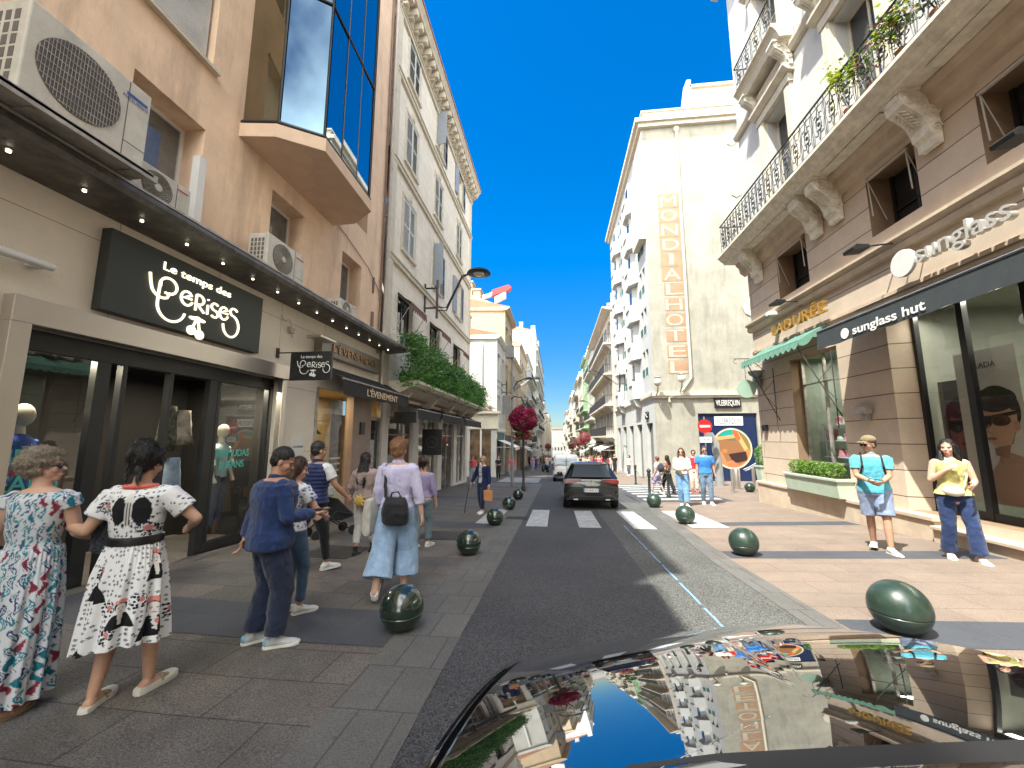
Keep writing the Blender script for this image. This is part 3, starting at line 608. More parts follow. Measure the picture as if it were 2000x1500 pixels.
# air conditioners
m_ac=M('aged white enamel',(.58,.55,.48),.5,var=.12,scale=6,stain=.3); m_acd=M('grille dark',(.13,.115,.105),.6)
def aircon(x0,x1,y0,y1,z0,z1,fy,fr_,label,grid=True,legs=True):
    """front faces +x; fan centre at y=fy radius fr_"""
    b=MB(); b.box(x0,y0,z0,x1,y1,z1); o=b.build('air_conditioner',m_ac,bevel=.015); tag(o,label,'air conditioner','air conditioners over the shops')
    zc=(z0+z1)/2; g=MB(); g.lathe([(.001,.002),(fr_,.002),(fr_,.008),(.001,.008)],(x1,fy,zc),40,axis='x'); g.build('fan_recess',m_acd,o)
    g=MB()
    if grid:
        n=int(fr_*2/.028)
        for i in range(n):
            yy=-fr_+.014+i*.028; hh=math.sqrt(max(0,fr_**2-yy*yy)); g.box(x1+.014,fy+yy-.0016,zc-hh,x1+.018,fy+yy+.0016,zc+hh)
        for i in range(9):
            zz=-fr_+fr_*2*(i+.5)/9; hh=math.sqrt(max(0,fr_**2-zz*zz)); g.box(x1+.012,fy-hh,zc+zz-.003,x1+.016,fy+hh,zc+zz+.003)
    else:
        for i in range(1,9):
            r=fr_*i/9; g.tube([(x1+.016,fy+r*math.cos(t*math.pi/15),zc+r*math.sin(t*math.pi/15)) for t in range(31)],.004,4,cap=False)
        for i in range(16): a=i*math.pi/8; g.tube([(x1+.012,fy+.05*math.cos(a),zc+.05*math.sin(a)),(x1+.012,fy+fr_*math.cos(a+.3),zc+fr_*math.sin(a+.3))],.003,4)
        g.lathe([(.001,.012),(.05,.012),(.05,.022),(.001,.022)],(x1,fy,zc),18,axis='x',m=1)
    g.build('fan_grille',[m_zedge if grid else M('ac grille',(.4,.38,.33),.5),m_ac],o)
    g=MB()
    for i in range(4):
        for j in range(6): 
            h=(z1-z0-.16)/6; g.box(x0+.05+i*(x1-x0-.1)/4,y0-.003,z0+.08+j*h,x0+.05+i*(x1-x0-.1)/4+(x1-x0)*.12,y0-.001,z0+.08+j*h+h*.8)
    g.build('side_louvre',m_acd,o)
    g=MB(); ys=fy+fr_+.06; g.box(x1,ys-.004,z0+.02,x1+.003,ys+.004,z1-.02); g.box(x1,ys,z0+.22*(z1-z0),x1+.003,y1-.01,z0+.22*(z1-z0)+.006); g.build('panel_seam',m_acd,o)
    g=MB(); g.box(x1+.001,y1-.26*min(1,(y1-y0)),z1-.2*(z1-z0),x1+.004,y1-.04,z1-.16*(z1-z0)); g.build('badge',M('badge '+label[:6],(.5,.04,.05) if not grid else (.05,.1,.3),.5),o)
    if legs:
        g=MB(); 
        for yy in (y0+.1,y1-.14): g.box(x0-.1,yy,z0-.09,x1+.02,yy+.05,z0-.003)
        g.build('mounting_rail',m_zedge,o)
    return o
ac=aircon(-5.22,-4.72,2.62,3.72,4.72,5.66,3.06,.36,'very large air conditioner with a square mesh grille, nearest on the zinc canopy')
text('lettering','MITSUBISHI',M('badge ink',(.05,.1,.3),.5,var=0),.035,(-4.71,3.55,5.42),FX,.001,ac,.26)
b=MB(); b.box(-5.3,2.2,4.64,-4.6,3.75,4.67); b.box(-4.63,2.2,4.6,-4.6,3.8,4.68)
tag(b.build('support_tray',m_zedge),'metal tray carrying the big air conditioner on the canopy','tray')
aircon(-5.4,-5.08,3.9,4.66,4.62,5.1,4.2,.2,'small air conditioner with a round ring grille below the first window',False)
aircon(-5.4,-5.02,6.1,7.12,4.62,5.28,6.5,.27,'medium air conditioner with a radial grille under the second window',False)
aircon(-5.45,-5.1,8.65,9.4,4.62,5.0,8.95,.17,'smallest air conditioner, farthest along the canopy below the third window',False)
b=MB(); b.box(-5.55,5.05,4.7,-5.42,5.17,6.0); tag(b.build('cable_duct',m_wframe),'white cable duct standing up the side of the first window','cable duct')

# ================================================================ white shuttered building
wb=empty('shuttered_building',(-5.6,0,0),0,'tall cream building with grey shutters and a bracketed cornice, right of the peach one','building')
b=MB(); ops=[]; cols=[13.95,17.6,21.75]; rows=[(8.62,2.05),(12.2,1.98),(15.75,1.7)]
for c in cols:
    for z,h in rows: ops.append((c-.6-12.3,z-3,c+.6-12.3,z+h-3))
    ops.append((c-.75-12.3,5.0-3,c+.75-12.3,6.9-3))
wall(b,(-5.6,12.3,3),(0,1,0),(1,0,0),12.5,15.2,ops,.22)
wall(b,(-5.6,24.8,-1.5),(-1,0,0),(0,1,0),8,19.7,[],.2); b.quad((-5.6,12.3,12),(-14,12.3,12),(-14,12.3,18.2),(-5.6,12.3,18.2))
b.quad((-14,12.3,-1),(-14,24.8,-1),(-14,24.8,18.2),(-14,12.3,18.2))
ch(b.build('wall',brick_mat('scored cream render',(.76,.7,.6),(.74,.68,.585),(.5,.45,.38),1.1,.5,axes='YZ',ms=.008,rough=.85,var=.08,bump=.15,stain=.2,speck=.05)),wb)
b=MB()
for z in (7.75,11.4,14.95,17.5): b.box(-5.6,12.2,z,-5.5,24.9,z+.16); b.box(-5.6,12.2,z+.16,-5.46,24.92,z+.22)
b.box(-5.6,12.12,3.2,-5.52,12.5,17.5); b.box(-5.6,24.5,3.2,-5.53,24.85,17.5)
for c in cols:
    for z,h in rows: 
        b.box(-5.598,c-.76,z-.12,-5.5,c+.76,z-.02); b.box(-5.598,c-.74,z,-5.56,c-.61,z+h+.05); b.box(-5.598,c+.61,z,-5.56,c+.74,z+h+.05); b.box(-5.598,c-.74,z+h+.05,-5.55,c+.74,z+h+.17); b.box(-5.598,c-.12,z+h+.17,-5.52,c+.12,z+h+.42)
ch(b.build('mouldings',m_trim),wb)
cb=MB(); cb.prism([(-5.6,17.9),(-5.6,18.62),(-4.98,18.62),(-4.96,18.5),(-5.06,18.38),(-5.1,18.3),(-5.4,18.28),(-5.5,17.95)],'y',12.1,25.1)
for i in range(24): y=12.3+i*.54; cb.box(-5.5,y,17.98,-5.12,y+.2,18.27); cb.box(-5.52,y+.02,17.86,-5.3,y+.18,17.98)
ch(cb.build('cornice',m_trim),wb)
rb=MB(); rb.loft([[(-14,12.0,18.63),(-4.93,12.0,18.63),(-4.93,25.2,18.63),(-14,25.2,18.63)],[(-14,12.0,18.7),(-4.93,12.0,18.7),(-4.93,25.2,18.7),(-14,25.2,18.7)]]); rb.loft([[(-14,12.3,18.7),(-5.3,12.3,18.7),(-5.3,24.9,18.7),(-14,24.9,18.7)],[(-14,12.3,19.2),(-9,12.3,19.9),(-9,24.9,19.9),(-14,24.9,19.2)]]); ch(rb.build('roof',m_roof),wb)
for ci,c in enumerate(cols):
    for ri,(z,h) in enumerate(rows):
        ch(window(None,'L',-5.8,c,z,1.2,h,m_winlight,m_wframe,1,1,False),wb)
        closed=(ci==0) or (ci==1 and ri==1) or (ci==2 and ri in (1,))
        if closed:
            for s in (-1,1): ch(addshut(None,'L',-5.58,c+s*.3,z,.59,h,m_shut,s*2),wb)
        else:
            for s in (-1,1): ch(addshut(None,'L',-5.53 if s>0 or (ci+ri)%2==0 else -5.36,c+s*(.9 if s>0 or (ci+ri)%2==0 else .62),z,.59,h,m_shut2,4 if s>0 else (74 if (ci+ri)%2 else 176)),wb)
    ch(window(None,'L',-5.8,c,5.0,1.5,1.9,m_winglass,m_frame,1,0,False),wb)
    m_awr=M('brown canvas',(.13,.06,.04),.8)
    a=awning('window_awning','brown scalloped blind over the %s low window above the hedge'%('nearest','middle','farthest')[ci],'L',-5.58,-5.05,c-.8,c+.8,6.85,6.45,.28,m_awr,scallop=.2,ends=False)
    b=MB(); 
    for s in (-.78,.78): b.tube([(-5.57,c+s,5.6),(-5.07,c+s,6.44)],.013,6)
    b.build('arm',m_zedge,a)
b=MB(); b.box(-5.58,12.6,4.75,-5.25,13.1,5.2); o=tag(b.build('air_conditioner',m_ac,bevel=.01),'grey air conditioner half hidden at the near end of the balcony hedge','air conditioner')
b=MB(); b.lathe([(.001,0),(.15,0),(.15,.01),(.001,.01)],(-5.25,12.85,4.97),20,axis='x'); b.build('fan_grille',m_acd,o)
# balcony slab and hedge
b=MB(); b.prism([(-5.6,3.1),(-5.6,3.55),(-4.5,3.55),(-4.48,3.45),(-4.6,3.35),(-4.8,3.3),(-5.2,3.1)],'y',12.5,24.7); ch(b.build('balcony_slab',m_trim),wb)
for y in (13.2,16.1,19,21.9,24.2): b=MB(); b.prism([(-5.6,2.4),(-5.6,3.1),(-4.9,3.28),(-5.2,2.9),(-5.45,2.75)],'y',y-.12,y+.12); ch(b.build('bracket',m_trim),wb)
def leaves(n,fn,size,mats,name,par=None,quadr=False,seed=1,**tg):
    rnd=random.Random(seed); b=MB()
    for i in range(n):
        p,m=fn(rnd); s=size*rnd.uniform(.6,1.35); d=unit([rnd.gauss(0,1),rnd.gauss(0,1),rnd.gauss(0,1)+.25]); a,c=frame(d); p=V(*p)
        b.add([p-a*s*.5,p-d*s*0+c*s*.28+d*s*.1,p+a*s*.6,p-c*s*.28+d*s*.1],[(0,1,2,3)],m)
    return b.build(name,mats,par,**tg)
def leafm(name,c,rough=.45):
    m=M(name,c,rough,var=.35,scale=14); nt=m.node_tree; b_=nt.nodes['Principled BSDF']; b_.inputs['Subsurface Weight'].default_value=0
    t=nd(nt,'ShaderNodeBsdfTranslucent'); t.inputs[0].default_value=(c[0]*1.6,c[1]*1.9,c[2]*.8,1); x=nd(nt,'ShaderNodeMixShader'); x.inputs[0].default_value=.3
    o=[q for q in nt.nodes if q.type=='OUTPUT_MATERIAL'][0]; nt.links.new(b_.outputs[0],x.inputs[1]); nt.links.new(t.outputs[0],x.inputs[2]); nt.links.new(x.outputs[0],o.inputs[0]); return m
m_lf=[leafm('leaf dark',(.05,.13,.04)),leafm('leaf mid',(.08,.2,.05)),leafm('leaf pale',(.2,.32,.12)),leafm('leaf fern',(.12,.3,.05))]
m_bark=M('bark',(.1,.08,.06),.9)
def hedgef(r):
  while True:
    y=r.uniform(12.1,24.6); k=(y-12.1)/12.5; top=4.95-.02*(y-12)+.25*math.sin(y*2.1)+.16*math.sin(y*5.3+1)+.1*r.random(); lowz=3.62-.35*abs(math.sin(y*1.7))
    z=lowz+(top-lowz)*r.random()**.8; x=-4.85+r.gauss(0,.2)+.28*math.sin((z-lowz)/(top-lowz)*3.1)
    fern=z<lowz+.55+.2*math.sin(y*3); m=3 if fern and r.random()<.7 else r.choice((0,0,1,1,2))
    if mnoise.noise(Vector((x*1.6,y*1.9,z*2.3)))>-.16 or z<lowz+.12: return (x,y,z),m
hd=leaves(26000,hedgef,.09,m_lf,'balcony_hedge',seed=3); tag(hd,'long leafy green hedge trailing over the balcony of the shuttered building','hedge')
b=MB(); b.box(-5.2,12.6,3.56,-4.75,24.5,3.8); b.build('planter',M('planter dark',(.05,.045,.035),.8),hd)
b=MB()
for i in range(60):
    y=12.3+i*.204; b.tube([(-4.98,y,3.8),(-4.9+random.uniform(-.1,.1),y+random.uniform(-.1,.1),4.2),(-4.9+random.uniform(-.15,.15),y+random.uniform(-.15,.15),4.7)],.008,4)
b.build('branches',m_bark,hd)
# ground storey of the shuttered building
b=MB(); ops=[(12.9-12.3,.7,15.2-12.3,4.0),(15.9-12.3,.8,18.6-12.3,4.0),(19.3-12.3,.7,21.6-12.3,4.0),(22.2-12.3,.7,24.3-12.3,4.0)]
wall(b,(-5.62,12.3,-1.6),(0,1,0),(1,0,0),12.5,4.75,ops,.3); ch(b.build('shop_wall',m_white_w),wb)
for i,(a,c) in enumerate(((12.9,15.2),(15.9,18.6),(19.3,21.6),(22.2,24.3))):
    b=MB(); b.quad((-5.78,a,-.9),(-5.78,c,-.9),(-5.78,c,2.4),(-5.78,a,2.4)); o=ch(b.build('shop_window',gl_shop),wb)
    b=MB()
    for y in (a,(a+c)/2,c-.06): b.box(-5.82,y,-.9,-5.74,y+.06,2.4)
    b.box(-5.82,a,1.75,-5.74,c,1.8); b.build('frame',(m_bstone,m_wframe,m_zedge,m_wframe)[i],wb).matrix_parent_inverse=Matrix.Translation(wb.location).inverted()
    b=MB(); b.box(-8,a,-1.2,-7.9,c,2.5); b.box(-7.9,a,-1.0,-5.85,c,-.9); b.box(-7.9,a-.1,-1,-5.85,a,2.4); b.box(-7.9,c,-1,-5.85,c+.1,2.4); ch(b.build('shop_interior',(M('int a',(.4,.3,.22),.8,var=.4,scale=3),M('int b',(.6,.56,.5),.8,var=.4,scale=2),M('int c',(.5,.45,.38),.8,var=.4,scale=3),M('int d',(.55,.52,.48),.8,var=.4,scale=3))[i]),wb)
for (y0,y1,lab) in ((13.0,15.6,'black awning under the near half of the hedge balcony'),(16.0,19.4,'black awning under the middle of the hedge balcony'),(20.0,24.4,'black awning at the far end of the hedge balcony')):
    awning('awning',lab,'L',-5.5,-4.65,y0,y1,2.95,2.62,.34,m_awnb,rod=m_zedge)
b=MB(); b.box(-5.3,15.4,1.0,-4.5,15.46,2.0); o=tag(b.build('hanging_sign',m_black,bevel=.004),'square black sign hanging below the balcony with a faint round emblem','sign')
b=MB(); b.tube([(-4.9+.22*math.cos(t*.3491),15.39,1.5+.22*math.sin(t*.3491)) for t in range(19)],.008,4); b.tube([(-5,15.39,1.45),(-4.9,15.39,1.6),(-4.82,15.39,1.42)],.008,4); b.build('emblem',M('dull emblem',(.1,.1,.1),.5),o)
b=MB(); b.tube([(-4.9,15.43,2.0),(-4.9,15.43,2.7)],.015,6); b.build('hanger',m_iron,o)
b=MB(); b.box(-5.3,12.55,2.15,-4.55,12.61,2.5); tag(b.build('hanging_sign',m_black),'plain black sign hanging at the end of the shoe shop awning','sign')
# ================================================================ RIGHT: stone building with the long balcony
XR=7.1; YE=14.85
m_stone=brick_mat('pink beige ashlar',(.58,.47,.365),(.54,.43,.33),(.13,.09,.065),30,.53,axes='YZ',ms=.011,rough=.8,var=.1,bump=.8,stain=.12,speck=.08,origin=(.3,.06))
m_sand=M('sandstone',(.56,.45,.34),.75,var=.14,scale=2.5,bump=.15,bscale=40,stain=.3)
m_upper=M('pale upper render',(.54,.53,.51),.8,var=.06,scale=2,bump=.1)
m_carve=M('carved stone',(.74,.69,.58),.8,var=.2,scale=6,bump=.2,bscale=25,stain=.3)
rbd=empty('balcony_building',(XR,0,0),0,'pink stone building with a long wrought iron balcony above the eyewear shop','building')
m_rev=M('brown reveal',(.25,.165,.1),.8,var=.12)
b=MB(); YB=-11; L_=YE-YB
# right facade runs along -y so that the outside faces -x
def rop(y0,y1,z0,z1,dp=.5): return (YE-y1,z0+1.2,YE-y0,z1+1.2,dp)
ops=[rop(10.72,12.75,.25,4.0,.35),rop(2.0,9.15,.22,4.45,.45),rop(11.45,12.95,6.0,7.45,.7),rop(7.97,9.2,6.1,7.5,.7),rop(5.3,6.8,6.1,7.4,.7),rop(-6,1.0,.2,4.3,.4)]
wall(b,(XR,YE,-1.2),(0,-1,0),(-1,0,0),L_,9.45,ops,.5,0,1)
b.quad((XR,YE,-1.2),(22,YE,-1.2),(22,YE,8.25),(XR,YE,8.25)); b.quad((22,YE,-1.2),(22,YB,-1.2),(22,YB,21),(22,YE,21)); b.quad((XR,YB,-1),(22,YB,-1),(22,YB,21),(XR,YB,21))
ch(b.build('wall',[m_stone,m_rev]),rbd)
b=MB(); b.prism([(XR,5.42),(XR-.1,5.45),(XR-.13,5.55),(XR-.1,5.6),(XR-.2,5.68),(XR-.2,5.74),(XR,5.8)],'y',YB,YE+.1)
b.prism([(XR,7.62),(XR-.16,7.75),(XR-.2,7.95),(XR-.3,8.05),(XR-.3,8.25),(XR,8.25)],'y',YB,YE+.2)
b.prism([(XR,4.62),(XR-.05,4.64),(XR-.05,4.72),(XR,4.74)],'y',YB,YE+.05)
ch(b.build('mouldings',m_sand),rbd)
b=MB(); b.box(6.92,8.45,-1.2,XR-.002,YE+.12,.12); b.box(6.88,8.42,.12,XR+.25,YE+.14,.2); b.box(6.86,YB,-1.2,7.5,8.42,.0); b.box(6.8,YB,.0,7.52,8.4,.06); b.box(7.52,2.0,-.3,8,9.15,.22); ch(b.build('base_ledge',m_sand,bevel=.01),rbd)
# brown splayed pier beside the shopfront
b=MB(); b.prism([(XR-.01,9.15),(XR-.01,9.2),(7.55,9.2),(7.55,9.05)],'z',.2,4.4); ch(b.build('pier',m_stone),rbd)
# upper window shades with struts
for y0,y1,z0,z1 in ((11.45,12.95,6.0,7.45),(7.97,9.2,6.1,7.5),(5.3,6.8,6.1,7.4)):
    b=MB(); b.quad((XR+.55,y0,z0),(XR+.55,y1,z0),(XR+.55,y1,z1),(XR+.55,y0,z1)); o=b.build('window',m_dark); ch(o,rbd)
    b=MB(); b.box(XR+.5,y0,z0,XR+.545,y0+.07,z1); b.box(XR+.5,y1-.07,z0,XR+.545,y1,z1); b.box(XR+.5,(y0+y1)/2-.03,z0,XR+.545,(y0+y1)/2+.03,z1); b.box(XR+.5,y0,z0+.55,XR+.545,y1,z0+.58); b.box(XR+.5,y0,z0+.3,XR+.545,y1,z0+.32); o2=b.build('frame',m_frame); ch(o2,rbd)
    b=MB(); b.tube([(XR-.05,y0+.1,z1-.1),(XR-.05,y1-.1,z1-.1)],.035,8); 
    for yy in (y0+.12,y1-.12): b.tube([(XR-.05,yy,z1-.1),(XR-.02,yy,z1-.95)],.014,6); b.tube([(XR-.05,yy,z1-.1),(XR+.25,yy,z1-1.05)],.01,6)
    ch(b.build('window_shade',M('rolled shade',(.4,.36,.3),.6),smooth=True),rbd)
# upper storeys
b=MB(); YU=YE-.05
def uop(y0,y1,z0,z1,dp=.45): return (YU-y1,z0-8.25,YU-y0,z1-8.25,dp)
wy=[(11.65,12.85),(8.35,9.6),(5.0,6.25),(1.6,2.9)]
ops=[uop(a,c,9.0-.45,12.1) for a,c in wy]+[uop(a,c,13.9,16.9) for a,c in wy]+[uop(a,c,18.4,20.3) for a,c in wy]
wall(b,(XR+.05,YU,8.25),(0,-1,0),(-1,0,0),YU-YB,12.6,ops,.45)
b.quad((XR+.05,YU,8.25),(22,YU,8.25),(22,YU,20.85),(XR+.05,YU,20.85))
ch(b.build('upper_wall',m_upper,),rbd)
b=MB()
for a,c in wy:
    for z0,z1 in ((8.6,12.1),(13.9,16.9),(18.4,20.3)):
        for s0,s1 in ((a-.3,a-.02),(c+.02,c+.3)): b.box(XR-.06,s0,z0,XR+.048,s1,z1+.1); b.box(XR-.1,s0+.06,z0,XR-.06,s1-.06,z1)
        b.box(XR-.1,a-.34,z1+.1,XR+.048,c+.34,z1+.36); b.prism([(XR+.04,z1+.36),(XR-.14,z1+.4),(XR-.28,z1+.52),(XR-.28,z1+.6),(XR+.04,z1+.66)],'y',a-.45,c+.45)
b.prism([(XR+.04,13.0),(XR-.06,13.02),(XR-.12,13.15),(XR-.12,13.25),(XR+.04,13.3)],'y',YB,YE)
b.prism([(XR+.04,20.2),(XR-.2,20.3),(XR-.35,20.55),(XR-.75,20.75),(XR-.8,21.1),(XR+.04,21.2)],'y',YB,YE+.7); b.box(XR,YB,20.85,22,YE+.6,21.15)
for i in range(30): y=YE+.3-i*.8; b.box(XR-.6,y-.12,20.3,XR,y+.12,20.62)
ch(b.build('mouldings',m_trim),rbd)
for a,c in wy:
    for z0,z1 in ((8.6,12.1),(13.9,16.9),(18.4,20.3)): 
        ch(window(None,'R',XR+.42,(a+c)/2,z0,c-a,z1-z0,m_winglass,m_trim,1,1,False),rbd)
# the long balcony
XB=6.2
bal=MB(); bal.prism([(XR,8.1),(XR,8.5),(XB+.02,8.5),(XB-.04,8.44),(XB-.04,8.36),(XB+.03,8.32),(XB+.06,8.26),(XB+.16,8.2),(XB+.18,8.12)],'y',1.5,15.05)
bo=tag(bal.build('balcony',m_carve),'long stone balcony with scrolled iron railing running along the first upper floor on the right','balcony')
def railing(par,x,y0,y1,z0,h,unit_w=.62,name='railing',ret=None):
    b=MB(); n=max(1,round((y1-y0)/unit_w)); w_=(y1-y0)/n
    b.tube([(x,y0,z0+h),(x,y1,z0+h)],.026,6); b.tube([(x,y0,z0+.07),(x,y1,z0+.07)],.016,4); b.tube([(x,y0,z0+h-.13),(x,y1,z0+h-.13)],.011,4)
    def sp(cy,cz,r,a0,turn,n_=11): 
        return [(x,cy+r*(1-.72*t/n_)*math.cos(a0+turn*t/n_),cz+r*(1-.72*t/n_)*math.sin(a0+turn*t/n_)) for t in range(n_+1)]
    H=h-.2; zb=z0+.07
    for i in range(n):
        c=y0+w_*(i+.5); e=y0+w_*i
        b.tube([(x,e,z0),(x,e,z0+h)],.012,4)
        for s in (-1,1):
            b.tube(sp(c+s*w_*.22,zb+H*.27,w_*.21,math.pi/2*(1),s*4.6),.014,4,cap=False)
            b.tube(sp(c+s*w_*.22,zb+H*.75,w_*.2,-math.pi/2,-s*4.6),.014,4,cap=False)
            b.tube([(x,c+s*w_*.02,zb+H*.05),(x,c+s*w_*.2,zb+H*.5),(x,c+s*w_*.02,zb+H*.98)],.013,4)
            b.tube([(x,c+s*w_*.43,zb),(x,c+s*w_*.36,zb+H*.3),(x,c+s*w_*.45,zb+H*.55),(x,c+s*w_*.36,zb+H*.8),(x,c+s*w_*.43,zb+H)],.009,4)
        b.ell((x,c,zb+H*.5),(.02,.05,.06),6); b.ell((x,c,zb+H*.5-.14),(.012,.07,.03),6); b.ell((x,c,zb+H*.5+.14),(.012,.07,.03),6)
        b.tube([(x,c+.06*math.cos(t*1.047),zb+H+.065+.05*math.sin(t*1.047)) for t in range(7)],.007,4,cap=False)
    if ret:
        b.tube([(x,y1,z0+h),(ret,y1,z0+h)],.022,6); b.tube([(x,y1,z0+.07),(ret,y1,z0+.07)],.016,4)
        k=5
        for i in range(1,k+1):
            xx=x+(ret-x)*i/k; b.tube([(xx,y1,z0),(xx-.03,y1,z0+h*.5),(xx,y1,z0+h)],.01,4)
    return b.build(name,M('wrought iron',(.045,.045,.05),.55,.3,var=.2),par)
railing(bo,XB+.08,1.7,14.93,8.5,1.08,.46,ret=XR)
def console(par,y,xo,xi,zt,w_,h):
    """an S shaped carved bracket from the wall xi out to xo"""
    d=xi-xo; b=MB()
    P=[(xi,zt),(xo,zt),(xo,zt-.16*h),(xo+.05*d,zt-.27*h),(xo+.25*d,zt-.36*h),(xo+.5*d,zt-.5*h),(xo+.62*d,zt-.68*h),(xo+.66*d,zt-.8*h),(xo+.78*d,zt-.86*h),(xo+.8*d,zt-h),(xi,zt-h)]
    b.prism(P,'y',y-w_/2,y+w_/2)
    b.box(xo-.04,y-w_/2-.04,zt-.05,xi,y+w_/2+.04,zt+.02); b.box(xo-.015,y-w_/2+.05,zt-.15*h,xo-.002,y+w_/2-.05,zt-.07)
    for s in (-1,1):
        yy=y+s*(w_/2+.008)
        for (cx,cz,r,tn) in ((xo+.3*d,zt-.2*h,.13*h,1),(xo+.78*d,zt-.42*h,.14*h,-1),(xo+.86*d,zt-.72*h,.08*h,1)):
            b.tube([(cx+r*(1-t/16)*math.cos(t*.62*tn),yy,cz+r*(1-t/16)*math.sin(t*.62*tn)) for t in range(15)],.02,5)
        for t in range(5): b.ell((xo+(.5+.08*t)*d,yy,zt-(.22+.06*t)*h),(.05,.02,.035),6)
    for t in range(6):
        u=t/6; px_=xo+(.12+.5*u)*d; pz=zt-(.32+.33*u)*h
        for s in (-1,0,1): b.tube([(px_-.01,y+s*.04,pz),(px_+.05,y+s*(.11 if s else 0),pz-.05)],.016,5)
    return b.build('console',m_carve,par)
for y in (13.95,10.85,10.1,7.55,3.4): console(bo,y,XB+.26,XR-.02,8.12,.36,1.12)
for (a,c) in ((11.3,13.6),(7.9,9.7),(3.9,6.9)): MB().box(XB+.32,a,8.085,XR-.1,c,8.1).build('soffit_panel',m_carve,bo)
# upper small balconies
for i,(a,c) in enumerate(((11.0,13.5),(7.75,10.2),(4.4,6.9))):
    bb=MB(); bb.prism([(XR,13.4),(XR,13.85),(6.5,13.85),(6.46,13.76),(6.55,13.7),(6.62,13.6),(6.7,13.4)],'y',a,c)
    o=tag(bb.build('balcony',m_trim),'small upper balcony with iron railing, %s of those above the long balcony'%('farthest','middle','nearest')[i],'balcony')
    railing(o,6.55,a+.05,c-.05,13.85,.95,.6,ret=XR); railing(o,6.56,a+.05,a+.06,13.85,.95)
    for y in (a+.3,c-.3): console(o,y,6.6,XR,13.42,.28,.8)
# balcony plants
def plf(r):
    k=r.randrange(5); cy=(8.55,8.0,7.3,7.0,6.4)[k]; rr=(.28,.2,.3,.2,.25)[k]; a=r.random()*6.28; q=abs(r.gauss(0,.6)); return (XB+.1+r.uniform(-.18,.25),cy+rr*q*math.cos(a),9.1+rr*1.5*q*math.sin(a)+(.45 if k==0 else .15)),(0 if k==0 else r.choice((0,1,1,2)))
pl=leaves(1500,plf,.085,[leafm('lime leaf',(.3,.34,.03)),leafm('balc leaf',(.09,.16,.05)),M('dry flower',(.3,.12,.1),.8)],'balcony_plants',seed=5); tag(pl,'lime green shrub and smaller plants in pots behind the long balcony railing','potted plants')
b=MB(); 
for cy in (8.55,7.9,7.2,6.5): b.lathe([(.1,0),(.14,.24),(.15,.26)],(XB+.32,cy,8.52),14)
b.build('pots',M('terracotta',(.4,.18,.1),.8),pl); b=MB(); 
for i in range(24): y=random.choice((8.55,7.9,7.2,6.5)); b.tube([(XB+.3,y,8.7),(XB+.2,y+random.uniform(-.1,.1),9.1),(XB+.1+random.uniform(-.1,.1),y+random.uniform(-.25,.25),9.55)],.007,4)
b.build('stems',m_bark,pl)
# ---- tea shop (green awning) and eyewear shop
m_goldl=M('gilt letters',(.65,.42,.12),.3,.9,var=.1)
o=text('shop_lettering','LADURÉE',m_goldl,.3,(XR-.22,11.85,4.86),FNX,.05,None,2.5); tag(o,'gilt raised capital letters on the stone wall above the green awning','lettering')
b=MB(); b.box(XR-.17,10.7,4.8,XR-.002,13.1,4.83); b.build('rail',m_sand,None,kind='structure') if False else None
m_green=M('mint canvas',(.12,.25,.19),.85,var=.1,bump=.1,bscale=300)
aw=awning('awning','mint green awning with a scalloped fringe over the tea shop window','R',XR-.02,6.35,10.95,14.2,4.66,4.2,.2,m_green,scallop=.26,ends=True)
b=MB()
for y in (11.15,13.9): b.tube([(6.38,y,4.15),(7.02,y-.5,2.2)],.016,6); b.tube([(6.98,y-.4,3.9),(6.98,y-.4,1.9)],.014,6); b.tube([(6.98,y-.4,3.5),(6.7,y-.25,3.1),(6.98,y-.45,2.6)],.01,6)
b.build('frame_arms',m_iron,aw)
b=MB(); b.lathe([(.001,-.015),(.31,-.015),(.31,.015),(.001,.015)],(6.45,14.2,3.32),32,axis='y'); hsn=tag(b.build('hanging_sign',M('pale green enamel',(.3,.42,.33),.4,var=.05)),'plain round pale green sign hanging from an iron bracket at the building corner','sign')
b=MB(); b.tube([(6.45,14.2,3.63),(6.45,14.2,4.35)],.008,5); b.tube([(6.1,14.2,4.36),(7.1,14.2,4.36)],.014,6); b.tube([(6.2,14.2,4.36),(6.1,14.2,4.28),(6.12,14.2,4.2),(6.2,14.2,4.2)],.01,5); b.tube([(6.5,14.2,4.36),(6.8,14.2,4.2),(7.08,14.2,3.9)],.01,5); b.tube([(6.85+.09*math.cos(t*.5),14.2,4.5+.13*math.sin(t*.5)) for t in range(13)],.01,5); b.build('bracket',m_iron,hsn)
b=MB(); b.lathe([(.02,0),(.14,.06),(.16,.2),(.1,.42),(.2,.5),(.24,.62)],(6.95,14.55,3.35),16); o=tag(b.build('wall_ornament',M('painted ornament',(.28,.36,.36),.5,var=.5,scale=14),smooth=True),'painted lantern shaped ornament fixed to the building corner beside the round sign','ornament')
# tea shop window
b=MB(); b.quad((XR+.3,10.8,.3),(XR+.3,12.7,.3),(XR+.3,12.7,3.95),(XR+.3,10.8,3.95)); ch(b.build('shop_window',gl_shop),rbd)
b=MB(); 
for y in (10.74,11.7,12.66): b.box(XR+.26,y,.25,XR+.34,y+.05,4)
b.box(XR+.26,10.72,.95,XR+.34,12.75,1.0); b.box(XR+.26,10.72,3.2,XR+.34,12.75,3.23); ch(b.build('frame',m_zedge),rbd)
b=MB(); b.box(XR+.36,10.7,.2,9.4,10.75,4.1); b.box(XR+.36,12.75,.2,9.4,12.8,4.1); b.box(9.4,10.7,.2,9.45,12.8,4.1); b.box(XR+.36,10.7,.2,9.4,12.8,.3); b.box(XR+.36,10.7,4.02,9.4,12.8,4.1); ch(b.build('shop_interior',M('green room',(.3,.36,.3),.8,var=.2)),rbd)
